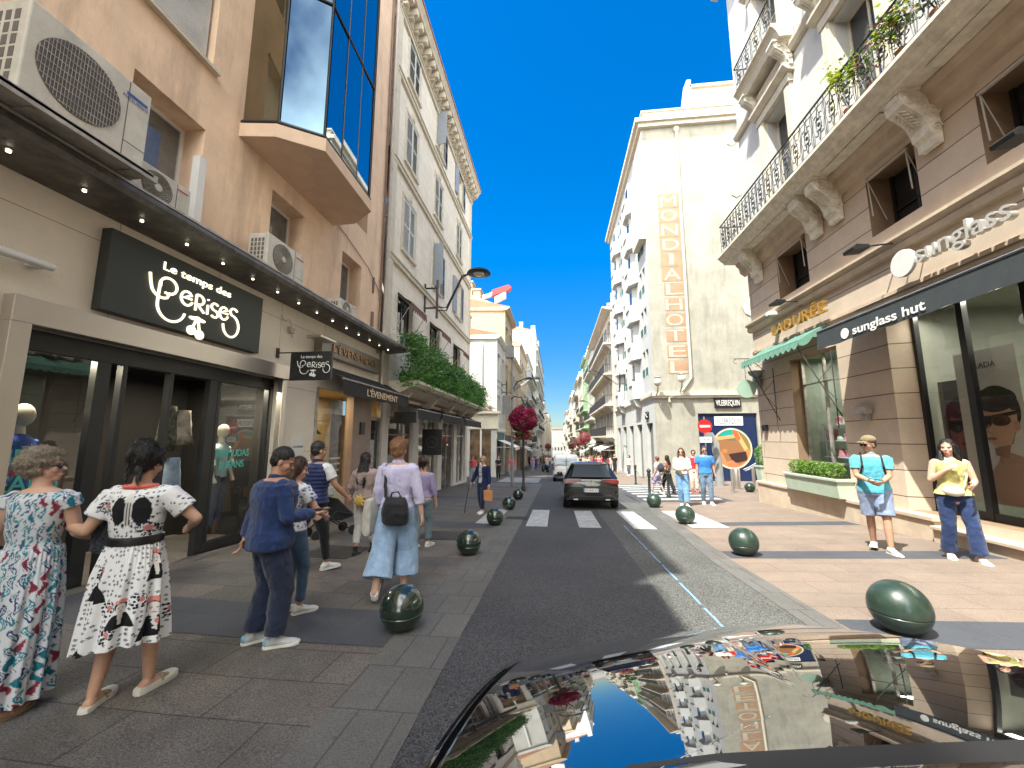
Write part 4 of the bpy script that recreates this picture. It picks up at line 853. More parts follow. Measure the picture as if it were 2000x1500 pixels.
m_pink=M('pink boxes',(.65,.25,.3),.6,var=.2,scale=9); m_mint=M('mint boxes',(.4,.55,.45),.6)
for k,(z,n) in enumerate(((1.15,4),(1.6,4),(2.05,3))):
    b=MB(); b.box(XR+.55,11.0,z-.03,XR+.95,12.5,z); b.box(XR+.6,11.02,z-.45,XR+.62,11.04,z-.03);b.box(XR+.6,12.46,z-.45,XR+.62,12.48,z-.03); ch(b.build('display_shelf',m_wframe),rbd)
    for i in range(n):
        q=MB(); y=11.15+i*.36; hh=random.uniform(.12,.26)
        if i%2: q.box(XR+.62,y,z,XR+.8,y+.22,z+hh); q.box(XR+.61,y-.01,z+hh,XR+.81,y+.23,z+hh+.03)
        else: q.lathe([(.1,0),(.12,.02),(.1,hh*.8),(.04,hh),(.001,hh+.02)],(XR+.72,y+.1,z),14)
        tag(q.build('gift_box',m_pink if (i+k)%3 else m_mint),'%s %s on the %s shelf of the tea shop window, %s from the corner'%('pink' if (i+k)%3 else 'mint','carton' if i%2 else 'domed box',('lowest','middle','top')[k],('first','second','third','fourth')[n-1-i]),'gift box','boxes in the tea shop window')
la=bpy.data.lights.new('display_lamp','AREA'); la.energy=10; la.size=.6; la.color=(1,.9,.75); lo=bpy.data.objects.new('display_lamp',la); COL.objects.link(lo); lo.location=(7.9,11.7,3.9); tag(lo,'lamp in the ceiling of the tea shop window','lamp')
def bushf(cx,cy,cz,rx,ry,rz,m=(0,1,2)):
    def f(r):
        d=unit([r.gauss(0,1),r.gauss(0,1),r.gauss(0,1)]); k=r.uniform(.8,1.0)*(1+.24*mnoise.noise(Vector((d[0]*2.6+cx,d[1]*2.6+cy,d[2]*2.6)))); return (cx+d[0]*rx*k,cy+d[1]*ry*k,cz+d[2]*rz*k),r.choice(m)
    return f
b=MB(); b.prism([(6.74,.2),(6.70,.62),(7.16,.62),(7.12,.2)],'y',10.62,12.85); b.box(6.67,10.58,.6,7.18,12.9,.66)
pb_=tag(b.build('window_planter',M('pale green wood',(.42,.5,.4),.6,var=.1),bevel=.006),'long pale green planter box on the ledge under the tea shop window','planter')
b=MB(); b.box(6.76,10.7,.6,7.1,12.8,.665); b.build('soil',m_bark,pb_)
for i,y in enumerate((10.95,11.4,11.85,12.25,12.6)):
    lf=leaves(1100,bushf(6.93,y,.84,.19,.2,.2),.04,[leafm('box leaf %d'%i,(.16,.3,.04)),leafm('box pale %d'%i,(.3,.42,.08)),leafm('box dark %d'%i,(.04,.1,.02))],'round_bush',seed=i+20); tag(lf,'clipped round bush in the long planter, %s from the corner'%('fifth','fourth','third','second','first')[i],'bush','bushes in the window planter')
# eyewear shopfront
b=MB(); 
for y in (9.05,8.05,7.0,5.6,4.2,2.9): b.box(XR+.4,y-.06,.2,XR+.5,y+.06,4.4)
b.box(XR+.4,2,4.2,XR+.5,9.15,4.45); b.box(XR+.41,2,.2,XR+.49,9.15,.36); b.box(XR+.41,2,2.75,XR+.47,7.0,2.82)
ch(b.build('frame',m_black,bevel=.004),rbd)
for a,c in ((8.1,9.0),(7.05,8.0),(5.65,6.95),(4.25,5.55),(2.95,4.15)):
    b=MB(); b.quad((XR+.45,a,.3),(XR+.45,c,.3),(XR+.45,c,4.3),(XR+.45,a,4.3)); ch(b.build('shop_window',gl_shop),rbd)
b=MB(); b.box(10.5,1.9,0,10.6,9.2,4.4); b.box(XR+.5,9.16,0,10.5,9.25,4.4); b.box(XR+.5,1.9,0,10.5,2,4.4); b.box(XR+.5,1.9,.05,10.5,9.2,.12); b.box(XR+.5,1.9,4.4,10.5,9.2,4.45); ch(b.build('shop_interior',M('grey green room',(.3,.31,.26),.8,var=.15,scale=1)),rbd)
la=bpy.data.lights.new('shop_lamp','AREA'); la.energy=35; la.size=2.5; la.size_y=5; la.shape='RECTANGLE'; la.color=(1,.93,.8); lo=bpy.data.objects.new('shop_lamp',la); COL.objects.link(lo); lo.location=(9,5.6,4.3); la.energy=35; tag(lo,'ceiling lamp inside the eyewear shop','lamp')
la=bpy.data.lights.new('poster_fill_lamp','AREA'); la.energy=45; la.size=.2; la.size_y=5.5; la.shape='RECTANGLE'; la.color=(1,.93,.82); lo=bpy.data.objects.new('poster_fill_lamp',la); COL.objects.link(lo); lo.location=(7.63,6.2,4.2); lo.rotation_euler=(0,R_(12),0); tag(lo,'added unseen strip lamp that brightens the posters in the eyewear shop window','lamp')  # extra light added behind the glass to brighten the posters
# portrait posters
v_post=vcol_mat('printed poster',.5,.3)
def face_poster(x,y):
    p=Pic(x,y,(.52,.5,.45)); S=(.52,.33,.22)
    p.poly([(.25,-.1),(1.2,-.1),(1.2,.5),(.9,.85),(.62,.95),(.5,.7),(.3,.45)],(.36,.22,.15))
    p.e(.62,1.62,.37,.46,(.03,.022,.02)); p.poly([(.3,1.7),(.93,1.62),(.9,1.3),(.78,1.05),(.58,.98),(.42,1.08),(.33,1.3),(.27,1.45)],S)
    p.e(.58,1.5,.29,.32,S); p.e(.6,1.83,.36,.22,(.03,.022,.02)); p.e(.9,1.36,.05,.09,(.45,.27,.18))
    p.poly([(.24,1.5),(.5,1.46),(.93,1.56),(.93,1.62),(.5,1.55),(.25,1.56)],(.03,.025,.02))
    p.e(.38,1.42,.13,.1,(.05,.035,.025)); p.e(.66,1.46,.16,.1,(.09,.05,.035)); p.line([(.46,1.4),(.42,1.26),(.5,1.23)],.02,(.33,.19,.12))
    p.e(.47,1.14,.085,.03,(.3,.09,.07)); p.line([(.39,1.14),(.55,1.14)],.008,(.12,.03,.03)); p.poly([(.5,.98),(.8,1.05),(.88,1.3),(.75,1.0),(.7,.8),(.5,.85)],(.27,.15,.1))
    return p.c
pn=panel('portrait_poster',1.05,2.75,200,420,face_poster,v_post,place(Vector((XR+.62,8.52,.5)),FNX)); tag(pn,'tall poster of a woman wearing brown sunglasses inside the shop window','poster')
text('lettering','PRADA',m_black,.1,(.5,2.42,.004),Matrix.Identity(3),.001,pn,.45)
def red_poster(x,y):
    p=Pic(x,y,(.1,.085,.09)); S=(.2,.06,.055); p.poly([(0,0),(.75,0),(.7,.5),(.35,.6)],(.14,.05,.05)); p.e(.4,1.25,.36,.5,(.03,.015,.02)); p.e(.42,1.12,.3,.42,S)
    p.poly([(.08,1.3),(.78,1.3),(.8,1.15),(.5,1.05),(.42,1.15),(.3,1.04),(.1,1.12)],(.012,.01,.012)); p.e(.4,.85,.1,.03,(.1,.02,.02)); p.e(.42,1.5,.3,.18,(.05,.02,.03)); return p.c
pn=panel('portrait_poster',.85,2.1,160,360,red_poster,v_post,place(Vector((XR+.8,9.12,.7)),FNX)); tag(pn,'dim reddish poster of a face in dark glasses behind the first pane','poster')
b=MB(); b.box(XR+.7,4.6,.2,XR+.72,6.6,.3); 
o=tag(MB().box(XR+.75,5.7,.12,XR+1.35,6.8,.9).box(XR+.7,5.65,.9,XR+1.4,6.85,.95).build('display_counter',m_wframe,bevel=.01),'low white display counter just inside the eyewear shop','counter')
b=MB(); b.box(XR+.38,6.78,.2,XR+.41,6.86,2.45); b.box(XR+.38,6.3,2.38,XR+.41,6.86,2.45); b.box(XR+.38,6.3,.2,XR+.41,6.36,2.45); b.box(XR+.38,6.3,.85,XR+.41,6.86,.9); ch(b.build('door_frame',m_steel),rbd)
b=MB(); b.lathe([(.001,-.02),(.1,-.02),(.1,.02),(.001,.02)],(XR+.6,7.2,3.6),20,axis='x'); tag(b.build('round_sign',m_wl),'small white disc hanging behind the eyewear shop glass','sign')
m_slate=M('slate canvas',(.035,.042,.045),.75,var=.15,scale=6,bump=.15,bscale=300)
aw=awning('awning','dark slate awning with white lettering over the eyewear shop','R',XR-.02,6.2,2.2,9.95,4.55,4.14,.42,m_slate,rod=M('awning rail',(.3,.3,.3),.4,.5))
text('lettering','sunglass hut',m_wl,.17,(6.155,7.95,3.79),FNX,.003,aw,1.65,bold=.004)
b=MB(); b.lathe([(.001,-.004),(.115,-.004),(.115,.004),(.001,.004)],(6.16,9.0,3.87),28,axis='x'); b.build('emblem',m_wl,aw)
b=MB(); b.lathe([(.001,-.035),(.27,-.035),(.27,.035),(.001,.035)],(6.86,8.25,5.07),36,axis='x'); o=tag(b.build('sign_disc',M('white disc',(.66,.65,.62),.4,var=.04),bevel=.01),'large white disc on the stone wall at the start of the raised shop letters','sign')
for y in(8.1,8.4): MB().tube([(XR,y,5.07),(6.9,y,5.07)],.015,6).build('mount',m_iron,o)
o=text('shop_lettering','sunglass hut',M('metal letters',(.6,.58,.53),.35,.4,var=.05),.34,(6.86,7.95,4.93),FNX,.055,None,2.45,'LEFT',bold=.003,space=1.02); tag(o,'large raised metal lowercase letters on the stone wall above the slate awning','lettering')
def arm_lamp(y,z,xo,label,dy=.0):
    b=MB(); b.tube([(XR,y,z),(XR-.15,y,z+.02),(xo+.2,y+dy*.7,z+.06)],.018,6); o=b.build('wall_lamp',m_frame); tag(o,label,'lamp','arm lamps on the stone wall')
    b=MB(); b.prism([(xo-.06,z-.03),(xo-.08,z+.03),(xo+.0,z+.1),(xo+.24,z+.08),(xo+.26,z+.0)],'y',y+dy-.16,y+dy+.16); b.build('lamp_head',m_frame,o,bevel=.006)
    b=MB(); b.box(XR-.06,y-.08,z-.12,XR,y+.08,z+.1); b.build('base_plate',m_frame,o); return o
arm_lamp(8.55,5.62,6.35,'dark arm lamp reaching out beside the white disc',.25); arm_lamp(5.55,5.75,6.3,'dark arm lamp above the raised metal letters near the frame edge',.2); arm_lamp(11.9,5.55,6.4,'dark arm lamp above the gilt letters',.1)
b=MB(); b.box(6.7,12.9,5.5,7.0,13.1,5.62); b.tube([(7.1,13,5.6),(6.95,13,5.58)],.02,6); tag(b.build('security_camera',m_wframe,bevel=.01),'small white security camera on the stone wall near the corner','camera')
b=MB(); b.box(6.9,9.75,2.2,7.05,10.15,2.35); b.box(6.98,9.85,2.05,7.09,10.0,2.2); tag(b.build('wall_light_box',m_zedge,bevel=.005),'small grey light box on the stone pier between tea shop and eyewear shop','wall light')
b=MB(); b.box(6.98,14.3,1.9,7.09,14.5,2.1); b.box(6.94,14.35,2.0,6.98,14.45,2.06); tag(b.build('intercom_box',m_frame,bevel=.005),'small dark box on the stone corner under the green awning','box')

# ================================================================ hotel
hot=empty('hotel_building',(6.5,27,0),0,'pale hotel with stepped bays and a tall painted name down its side wall','building')
m_hot=M('cream hotel render',(.36,.34,.285),.85,var=.17,scale=.9,bump=.35,bscale=12,stain=.42)
m_hotw=M('white hotel render',(.5,.495,.475),.8,var=.06,scale=1.2,bump=.1)
YM=27; XM=6.45
b=MB()
ops=[(9.15-XM,.05,12.75-XM,3.25+1.35,.35)]
wall(b,(XM,YM,-1.35),(1,0,0),(0,-1,0),8.0,25.9,ops,.35)
b.quad((14.4,YM,-1.3),(14.4,44,-1.3),(14.4,44,24.5),(14.4,YM,24.5)); b.quad((XM,YM,24.5),(14.4,YM,24.5),(14.4,44,24.5),(XM,44,24.5)); b.quad((XM,44,-2),(14.4,44,-2),(14.4,44,24.5),(XM,44,24.5))
ch(b.build('side_wall',m_hot),hot)
b=MB(); ops=[(17-(.5+1.6+.8+3.6*i)-0,.3,17-(.5+.8+3.6*i),3.6,.3) for i in range(4)]
ops=[(17-(2.6+3.4*i),.4,17-(.7+3.4*i),4.6,.3) for i in range(5)]
up=[]
for zi in range(6):
    z=6.0+zi*3.0
    for i in range(4): 
        y=1.0+4.2*i; 
        for k in (0,1): up.append((17-(y+.75+k*1.0),z+1.9,17-(y+k*1.0),z+1.9+1.9,.3))
wall(b,(XM,44,-1.9),(0,-1,0),(-1,0,0),17,26.4,ops+up,.3)
ch(b.build('street_wall',m_hotw),hot)
m_teald=M('teal glass',(.02,.1,.11),.12,var=.1,spec=.6)
for i,o_ in enumerate(ops):
    y0=44-o_[2]; y1=44-o_[0]; q=MB(); q.quad((XM+.25,y0,-1.5),(XM+.25,y1,-1.5),(XM+.25,y1,2.7),(XM+.25,y0,2.7)); ch(q.build('shop_window',m_teald if i>2 else m_winglass),hot)
for o_ in up:
    y0=44-o_[2]; z0=o_[1]-1.9; q=window(None,'R',XM+.28,y0+.375,z0,.75,1.9,m_winglass,m_wframe,0,1,False); ch(q,hot)
    # small iron guard
b=MB()
for o_ in up: 
    y0=44-o_[2]; z0=o_[1]-1.9
    for k in range(7): b.tube([(XM-.06,y0+.05+k*.11,z0),(XM-.06,y0+.05+k*.11,z0+.55)],.012,4)
    b.tube([(XM-.06,y0,z0+.55),(XM-.06,y0+.75,z0+.55)],.018,4)
ch(b.build('window_guards',M('teal iron',(.06,.13,.13),.5)),hot)
# stepped bays with corner balconies
for col,y0 in enumerate((30.0,37.2)):
    b=MB()
    P=[(XM+.1,y0),(XM-.62,y0+.9),(XM-.62,y0+2.4),(XM+.1,y0+3.2)]
    for zi in range(6):
        z=4.6+zi*3.0; b.loft([[(x,y,z) for x,y in P],[(x,y,z+1.35) for x,y in P]]); 
        Q=[(XM+.1,y0+.9),(XM-.3,y0+1.3),(XM-.3,y0+2.3),(XM+.1,y0+2.8)]; b.loft([[(x,y,z+1.35) for x,y in Q],[(x,y,z+3.0) for x,y in Q]])
    b.prism([(XM-.62,4.6),(XM-.4,4.1),(XM+.1,3.8),(XM+.1,4.6)],'y',y0+.9,y0+2.4)
    ch(b.build('bay',m_hotw),hot)
    for zi in range(6):
        z=5.95+zi*3; b=MB(); b.quad((XM-.307,y0+1.4,z),(XM-.307,y0+2.2,z),(XM-.307,y0+2.2,z+1.4),(XM-.307,y0+1.4,z+1.4)); ch(b.build('window',m_winglass),hot)
        b=MB(); b.prism([(XM-.62,y0+.9),(XM-.7,y0+1.2),(XM-.7,y0+2.1),(XM-.62,y0+2.4)],'z',z-.3,z+.1); ch(b.build('balcony',m_hotw),hot)
b=MB(); b.box(XM-.25,YM-.3,23.9,14.6,44.2,24.2); b.box(XM-.5,YM-.5,24.2,14.6,44.4,24.5); b.box(XM+.2,YM+.3,24.5,14.4,44,25.5); b.box(XM+.1,YM+.2,25.5,14.6,44,25.62)
b.box(XM+4.0,YM+.8,25.62,14.4,40,27.6); b.box(XM+3.8,YM+.6,27.6,14.6,40.3,27.8); b.prism([(XM+3.2,25.62),(XM+3.9,25.62),(XM+3.9,28.2),(XM+3.6,28.2)],'y',YM+.6,YM+1.4)
b.prism([(XM,4.3),(XM-.18,4.45),(XM-.18,4.65),(XM,4.75)],'y',YM-.15,44); b.box(XM-.18,YM-.2,4.42,14.4,YM+.0,4.66); b.box(XM-.1,YM-.12,4.27,14.4,YM,4.42)
b.prism([(XM+.0,24.0),(XM+.0,15.5),(XM-.5,15.5),(XM-.5,19.5),(XM-.3,20.5),(XM-.2,22.5)],'y',YM,YM+2.3)
ch(b.build('mouldings',m_trim),hot)
b=MB(); b.tube([(8.86,YM-.09,23.7),(8.86,YM-.09,5.6),(8.3,YM-.09,4.8),(7.4,YM-.09,4.3),(7.4,YM-.09,4.0)],.08,8); b.lathe([(.05,-.2),(.2,0),(.2,.15)],(8.86,YM-.09,23.6),12); tag(b.build('drain_pipe',M('cream pipe',(.6,.55,.42),.6),smooth=True),'cream drain pipe down the hotel side wall beside the painted name','drain pipe')
m_pt=M('faded peach paint',(.39,.245,.155),.9,var=.15,scale=2,stain=.15); m_ptl=M('cream paint letters',(.48,.44,.35),.9,var=.08)
z=18.75; n=12; cell=12.95/n
b=MB()
for i in range(n):
    zz=z-cell*(i+1); x0,x1=7.36,8.74
    if i in (0,1,2,3,4,5): b.box(x0,YM-.012,zz+.02,x1,YM-.002,zz+cell-.02)
    else: b.box(x0+.1,YM-.012,zz+.1,x1,YM-.002,zz+cell-.1)
hb=b.build('painted_blocks',m_pt); ch(hb,hot)
for i,cch in enumerate('MONDIALHOTEL'):
    o=text('painted_letter',cch,m_ptl,cell*.72,(8.05,YM-.016,z-cell*(i+1)+cell*.14),FNY,.002,None,1.1 if cch!='I' else .26); ch(o,hot)
for z0,xx in ((22.7,12.55),(18.8,12.6),(10.3,12.85)):
    b=MB(); b.lathe([(.3,0),(.42,.0),(.42,.06),(.3,.06)],(0,0,0),8); o=b.build('octagonal_window',m_trim); o.data.transform(Matrix.Scale(1.5,4,(0,1,0))); o.matrix_basis=place(Vector((xx,YM-.002,z0)),FNY); ch(o,hot)
    b=MB(); b.lathe([(.001,.02),(.3,.02),(.3,.03),(.001,.03)],(0,0,0),8); g=b.build('pane',m_winlight); g.data.transform(Matrix.Scale(1.5,4,(0,1,0))); g.parent=o
for x,z,l in ((6.55,5.25,'round globe wall lamp on the hotel corner facing the street'),(8.05,5.45,'round globe wall lamp on the hotel side wall beside the drain pipe')):
    b=MB(); b.ell((x,26.25,z),(.24,.24,.28),18); o=tag(b.build('globe_lamp',M('opal globe',(.6,.57,.48),.4,var=.05),smooth=True),l,'lamp','globe lamps on the hotel')
    b=MB(); b.lathe([(.16,0),(.2,.05),(.05,.12)],(x,26.25,z+.25),14); b.tube([(x,26.25,z-.25),(x,26.3,z-.5),(x,26.6,z-.75),(x,26.95,z-.7)],.045,8); b.box(x-.12,26.92,z-.95,x+.12,27,z-.5); b.build('bracket',m_hot,o)
# navy hoarding
def bather(x,y):
    p=Pic(x,y,(.008,.02,.07)); cx,cy=1.95,2.25; p.e(cx,cy,1.22,1.3,(.6,.5,.36)); 
    m=((x-cx)/1.12)**2+((y-cy)/1.2)**2<1
    q=Pic(x,y,(.28,.13,.06)); q.poly([(0,2.9),(4,2.6),(4,4),(0,4)],(.12,.14,.08)); q.e(1.6,3.3,.7,.22,(.02,.28,.26)); q.poly([(2.5,3.5),(3.3,3.4),(3.2,2.1),(2.6,2.3)],(.22,.16,.05))
    q.line([(.8,2.85),(2.3,3.05)],.22,(.6,.32,.13)); q.line([(2.3,3.2),(2.9,2.0)],.25,(.65,.36,.15)); q.line([(2.2,3.3),(2.35,2.9)],.3,(.5,.12,.04)); q.poly([(1.7,1.9),(2.9,2.1),(2.8,1.5),(2.0,1.3)],(.04,.02,.02))
    q.line([(2.9,2.1),(3.0,1.5),(2.4,1.1)],.25,(.6,.2,.07)); q.line([(1.2,1.9),(1.5,1.2),(1.9,1.35)],.3,(.62,.2,.08)); q.e(1.95,1.15,.33,.25,(.6,.16,.08)); q.e(1.0,2.4,.2,.4,(.5,.3,.15)); q.e(1.5,2.1,.15,.12,(.5,.18,.07))
    p.c[m]=q.c[m]; p.line([(2.55,.95),(2.9,1.1),(3.3,1.35)],.05,(.6,.6,.6)); return p.c
pn=panel('shop_hoarding',3.5,4.55,240,300,bather,vcol_mat('hoarding print',.35,.4,coat=.3),place(Vector((9.2,YM-.2+.3,-1.25)),FNY)); tag(pn,'navy blue hoarding with a round picture filling the opening in the hotel side wall','hoarding')
b=MB(); b.box(.98,3.72,.0,2.72,4.3,.03); o=b.build('label_board',m_wl,pn); text('lettering','VILEBREQUIN',M('navy ink',(.01,.02,.08),.5,var=0),.34,(1.85,3.84,.034),Matrix.Identity(3),.002,pn,1.56)
text('lettering','Vilebrequin',m_wl,.12,(3.0,1.0,.01),Matrix.Rotation(.5,3,'Z'),.002,pn,.8)
b=MB(); b.box(10.2,26.88,3.62,11.8,27,4.22); sgn=tag(b.build('shop_sign',m_black,bevel=.01),'small black sign board with white capitals on the hotel side wall above the hoarding','sign'); text('lettering','VILEBREQUIN',m_wl,.36,(11.0,26.87,3.74),FNY,.005,sgn,1.44)
b=MB(); b.box(XM-.1,28.6,3.0,XM-.02,29.5,3.5); sgn=tag(b.build('shop_sign',m_black),'small square dark sign on the hotel street wall','sign'); MB().tube([(XM-.12,28.7,3.1),(XM-.12,29.4,3.4)],.02,4).build('emblem',m_wl,sgn); MB().tube([(XM-.12,28.7,3.4),(XM-.12,29.4,3.1)],.02,4).build('emblem',m_wl,sgn)
# ================================================================ the rest of the street
def shade(c,k): return tuple(v*k for v in c)
m_iron2=M('balcony iron',(.03,.03,.035),.6); _mats={}
def wm(c,n='town render'):
    k=(n,)+tuple(round(v,3) for v in c)
    if k not in _mats: _mats[k]=M(n,c,.85,var=.1,scale=.8,stain=.22)
    return _mats[k]
def town(label,side,x,y0,y1,ztop,col,fl=3.1,wn=None,shut=None,balc=(),cor=.35,gz0=None,awn=None,roofcol=(.38,.2,.13),mans=False,name='town_building',sh_col=(.3,.33,.3),sidewin=False):
    """a street house; the facade stands at x and looks at the road. side L/R"""
    s=1 if side=='L' else -1; zb=-SL*y1-.3 if gz0 is None else gz0; zg=-SL*y0
    o=empty(name,(x,(y0+y1)/2,zb),0,label,'building'); W=wm(col); T=wm(shade(col,1.08),'town trim'); d=10
    h=ztop-zb; z1=zg+3.9; nf=max(1,int((ztop-.7-z1)/fl)); flh=(ztop-.6-z1)/nf; n=wn or max(2,int((y1-y0)/3)); st=(y1-y0)/n
    ops=[]; wl=[]
    for f in range(nf):
        for i in range(n):
            c=y0+st*(i+.5); z=z1+flh*f+.55; hh=min(2.1,flh-1.0)
            if f in balc: z-=.4; hh+=.4
            wl.append((c,z,hh,f)); u=(c-.55-y0) if side=='L' else (y1-c-.55); ops.append((u,z-zb,u+1.1,z+hh-zb,.25))
    ns=max(1,int((y1-y0)/4.5)); ss=(y1-y0)/ns; sw=[]
    for i in range(ns):
        c=y0+ss*(i+.5); w_=ss*.4; u=(c-w_-y0) if side=='L' else (y1-c-w_); ops.append((u,.25,u+2*w_,zg+2.9-zb,.35)); sw.append((c,w_))
    b=MB()
    if side=='L': wall(b,(x,y0,zb),(0,1,0),(1,0,0),y1-y0,h,ops,.25)
    else: wall(b,(x,y1,zb),(0,-1,0),(-1,0,0),y1-y0,h,ops,.25)
    for yy in (y0,y1): b.quad((x,yy,zb),(x-s*d,yy,zb),(x-s*d,yy,ztop),(x,yy,ztop))
    b.quad((x-s*d,y0,zb),(x-s*d,y1,zb),(x-s*d,y1,ztop),(x-s*d,y0,ztop))
    ch(b.build('wall',W),o)
    b=MB(); 
    b.prism([(x-s*.2,ztop-.35),(x+s*cor*.4,ztop-.3),(x+s*cor,ztop-.1),(x+s*cor,ztop+.05),(x-s*d,ztop+.05),(x-s*d,ztop-.0)],'y',y0-.12,y1+.12)
    b.box(x,y0,z1-.3,x+s*.14,y1,z1-.05); 
    for f in range(1,nf): b.box(x,y0,z1+flh*f-.05,x+s*.06,y1,z1+flh*f+.08)
    b.box(x,y0-.01,zg+3,x+s*.05,y0+.3,ztop-.3); b.box(x,y1-.3,zg+3,x+s*.05,y1+.01,ztop-.3)
    for (c,z,hh,f) in wl: b.box(x,c-.7,z+hh+.04,x+s*.08,c+.7,z+hh+.16); b.box(x,c-.66,z-.1,x+s*.1,c+.66,z-.02)
    ch(b.build('mouldings',T),o)
    if mans:
        b=MB(); xi=x-s*.25; b.prism([(xi,ztop+.05),(xi-s*.9,ztop+2.4),(xi-s*4,ztop+2.9),(xi-s*9,ztop+.05)],'y',y0,y1); rf=ch(b.build('roof',m_zinc if mans==1 else m_roof),o)
        for i in range(n):
            c=y0+st*(i+.5); q=MB(); q.box(x-s*.35,c-.5,ztop+.3,x-s*1.3,c+.5,ztop+1.9); q.prism([(c-.6,ztop+1.9),(c,ztop+2.3),(c+.6,ztop+1.9)],'x',x-s*.3,x-s*1.4); ch(q.build('dormer',T),o)
    else:
        b=MB(); b.prism([(x+s*cor,ztop+.06),(x-s*5,ztop+1.3),(x-s*d,ztop+.06)],'y',y0-.1,y1+.1); ch(b.build('roof',wm(roofcol,'town roof')),o)
        b=MB(); b.box(x-s*2.5,y0+.4,ztop+.4,x-s*3.2,y0+1.6,ztop+2.0); b.box(x-s*2.4,y0+.3,ztop+2,x-s*3.3,y0+1.7,ztop+2.15); ch(b.build('chimney',T),o)
    far=y0>95
    for (c,z,hh,f) in wl:
        if far:
            q=MB(); q.quad((x-s*.2,c-.55,z),(x-s*.2,c+.55,z),(x-s*.2,c+.55,z+hh),(x-s*.2,c-.55,z+hh)); ch(q.build('window',m_winglass),o)
        else: ch(window(None,side,x-s*.22,c,z,1.1,hh,m_winglass,m_wframe,1,1,False),o)
        if shut and (int(c*7+f)%5): 
            for t in (-1,1): ch(addshut(None,side,x+s*.03,c+t*.83,z,.52,hh,wm(sh_col,'town shutter'),0),o)
    for f in balc:
        z=z1+flh*f+.05; b=MB(); b.box(x,y0+.3,z-.2,x+s*.95,y1-.3,z)
        k=int((y1-y0)/.9)
        for i in range(k): yy=y0+.6+i*.9; b.prism([(x,z-.2),(x+s*.75,z-.2),(x+s*.5,z-.38),(x,z-.8)],'y',yy,yy+.2)
        bo=ch(b.build('balcony',T),o); b=MB(); b.box(x+s*.9,y0+.3,z+.95,x+s*.94,y1-.3,z+1.0); b.box(x+s*.9,y0+.3,z+.05,x+s*.93,y1-.3,z+.08)
        k=int((y1-y0-.6)/(.14 if not far else .4))
        for i in range(k+1): yy=y0+.3+i*(y1-y0-.6)/k; b.box(x+s*.91,yy-.012,z,x+s*.93,yy+.012,z+1)
        if not far:
            for i in range(k//4): yy=y0+.3+i*4*(y1-y0-.6)/k; b.tube([(x+s*.92,yy+.28+.2*math.cos(t),z+.5+.25*math.sin(t)) for t in np.linspace(0,6.28,9)],.016,4,cap=False)
        for yy in (y0+.3,y1-.3): b.box(x,yy-.02,z+.95,x+s*.92,yy+.02,z+1.0)
        ch(b.build('railing',m_iron2),o)
    for i,(c,w_) in enumerate(sw):
        q=MB(); q.quad((x-s*.3,c-w_,zb),(x-s*.3,c+w_,zb),(x-s*.3,c+w_,zg+2.9),(x-s*.3,c-w_,zg+2.9)); ch(q.build('shop_window',m_winglass if i%3 else m_winlight),o)
        q=MB(); q.box(x-s*.26,c-w_,zg+2.2,x-s*.2,c+w_,zg+2.3); q.box(x-s*.26,c-.04,zb,x-s*.2,c+.04,zg+2.9); q.box(x-s*.02,c-w_-.1,zg+2.92,x+s*.07,c+w_+.1,zg+3.5); ch(q.build('shop_front',wm(((.1,.1,.1),(.5,.48,.43),(.15,.08,.05),(.05,.12,.12))[(i+int(y0))%4],'shop board')),o)
        if awn and awn[i%len(awn)]:
            cc=awn[i%len(awn)]; q=MB(); xo=x+s*1.5; za,zb2=zg+2.95,zg+2.35; q.add([(x,c-w_,za),(x,c+w_,za),(xo,c+w_,zb2),(xo,c-w_,zb2),(xo,c-w_,zb2-.25),(xo,c+w_,zb2-.25)],[(0,1,2,3),(3,2,5,4)]); q.tube([(x,c-w_,zb2),(xo,c-w_,zb2)],.02,4)
            ch(q.build('awning',wm(cc,'town awning')),o)
    return o
CW=(.52,.51,.48); CC=(.46,.37,.25); CB=(.42,.38,.31)
# left side beyond the side street
l3=town('white corner building with a bare sunlit side wall, first beyond the left side street','L',-4.8,31.6,36.6,10.1,CW,wn=2,shut=1,balc=(),awn=[(.65,.63,.6)],sh_col=(.5,.5,.48))
b=MB(); b.tube([(-6.0,31.5,9.5),(-6.0,31.5,-1.6)],.07,8); ch(b.build('drain_pipe',m_wframe),l3)
b=MB(); b.box(-7.0,31.4,2.4,-4.6,31.6,3.6); b.box(-7.6,31.1,3.6,-4.4,31.6,3.8); ch(b.build('shop_board',M('cream board',(.66,.6,.48),.6)),l3)
b=MB(); b.box(-6.9,31.56,-1.5,-5.2,31.59,2.3); ch(b.build('shop_window',M('amber window',(.16,.1,.055),.15,var=.7,scale=1.2)),l3)
for (a,z) in ((-6.6,3.95),): 
    fl=leaves(900,bushf(-6.0,31.3,4.0,1.1,.25,.3),.09,[leafm('red leaf',(.5,.08,.03)),leafm('gr leaf',(.08,.15,.04))],'flower_box',seed=9); tag(fl,'red flowers in a box on the ledge of the white corner building','flowers')
l4=town('cream building with a sunlit gable rising behind the white corner building','L',-4.8,36.7,43.2,14.2,CC,wn=2,shut=1,cor=.5,awn=[None],sh_col=(.4,.36,.28))
b=MB(); b.prism([(-4.8,14.2),(-9,16.0),(-14.8,14.2)],'y',36.7,43.2); ch(b.build('gable',wm(CC)),l4)
b=MB(); b.box(-9.4,37.5,15.9,-8.2,38.8,17.2);b.box(-9.5,37.4,17.2,-8.1,38.9,17.35); ch(b.build('chimney',wm(CC)),l4)
town('low beige building with a dark iron balcony, third beyond the side street on the left','L',-4.8,43.4,53,10.6,(.55,.46,.34),wn=3,shut=1,balc=(0,),awn=[None,(.6,.58,.5)],sh_col=(.35,.3,.22))
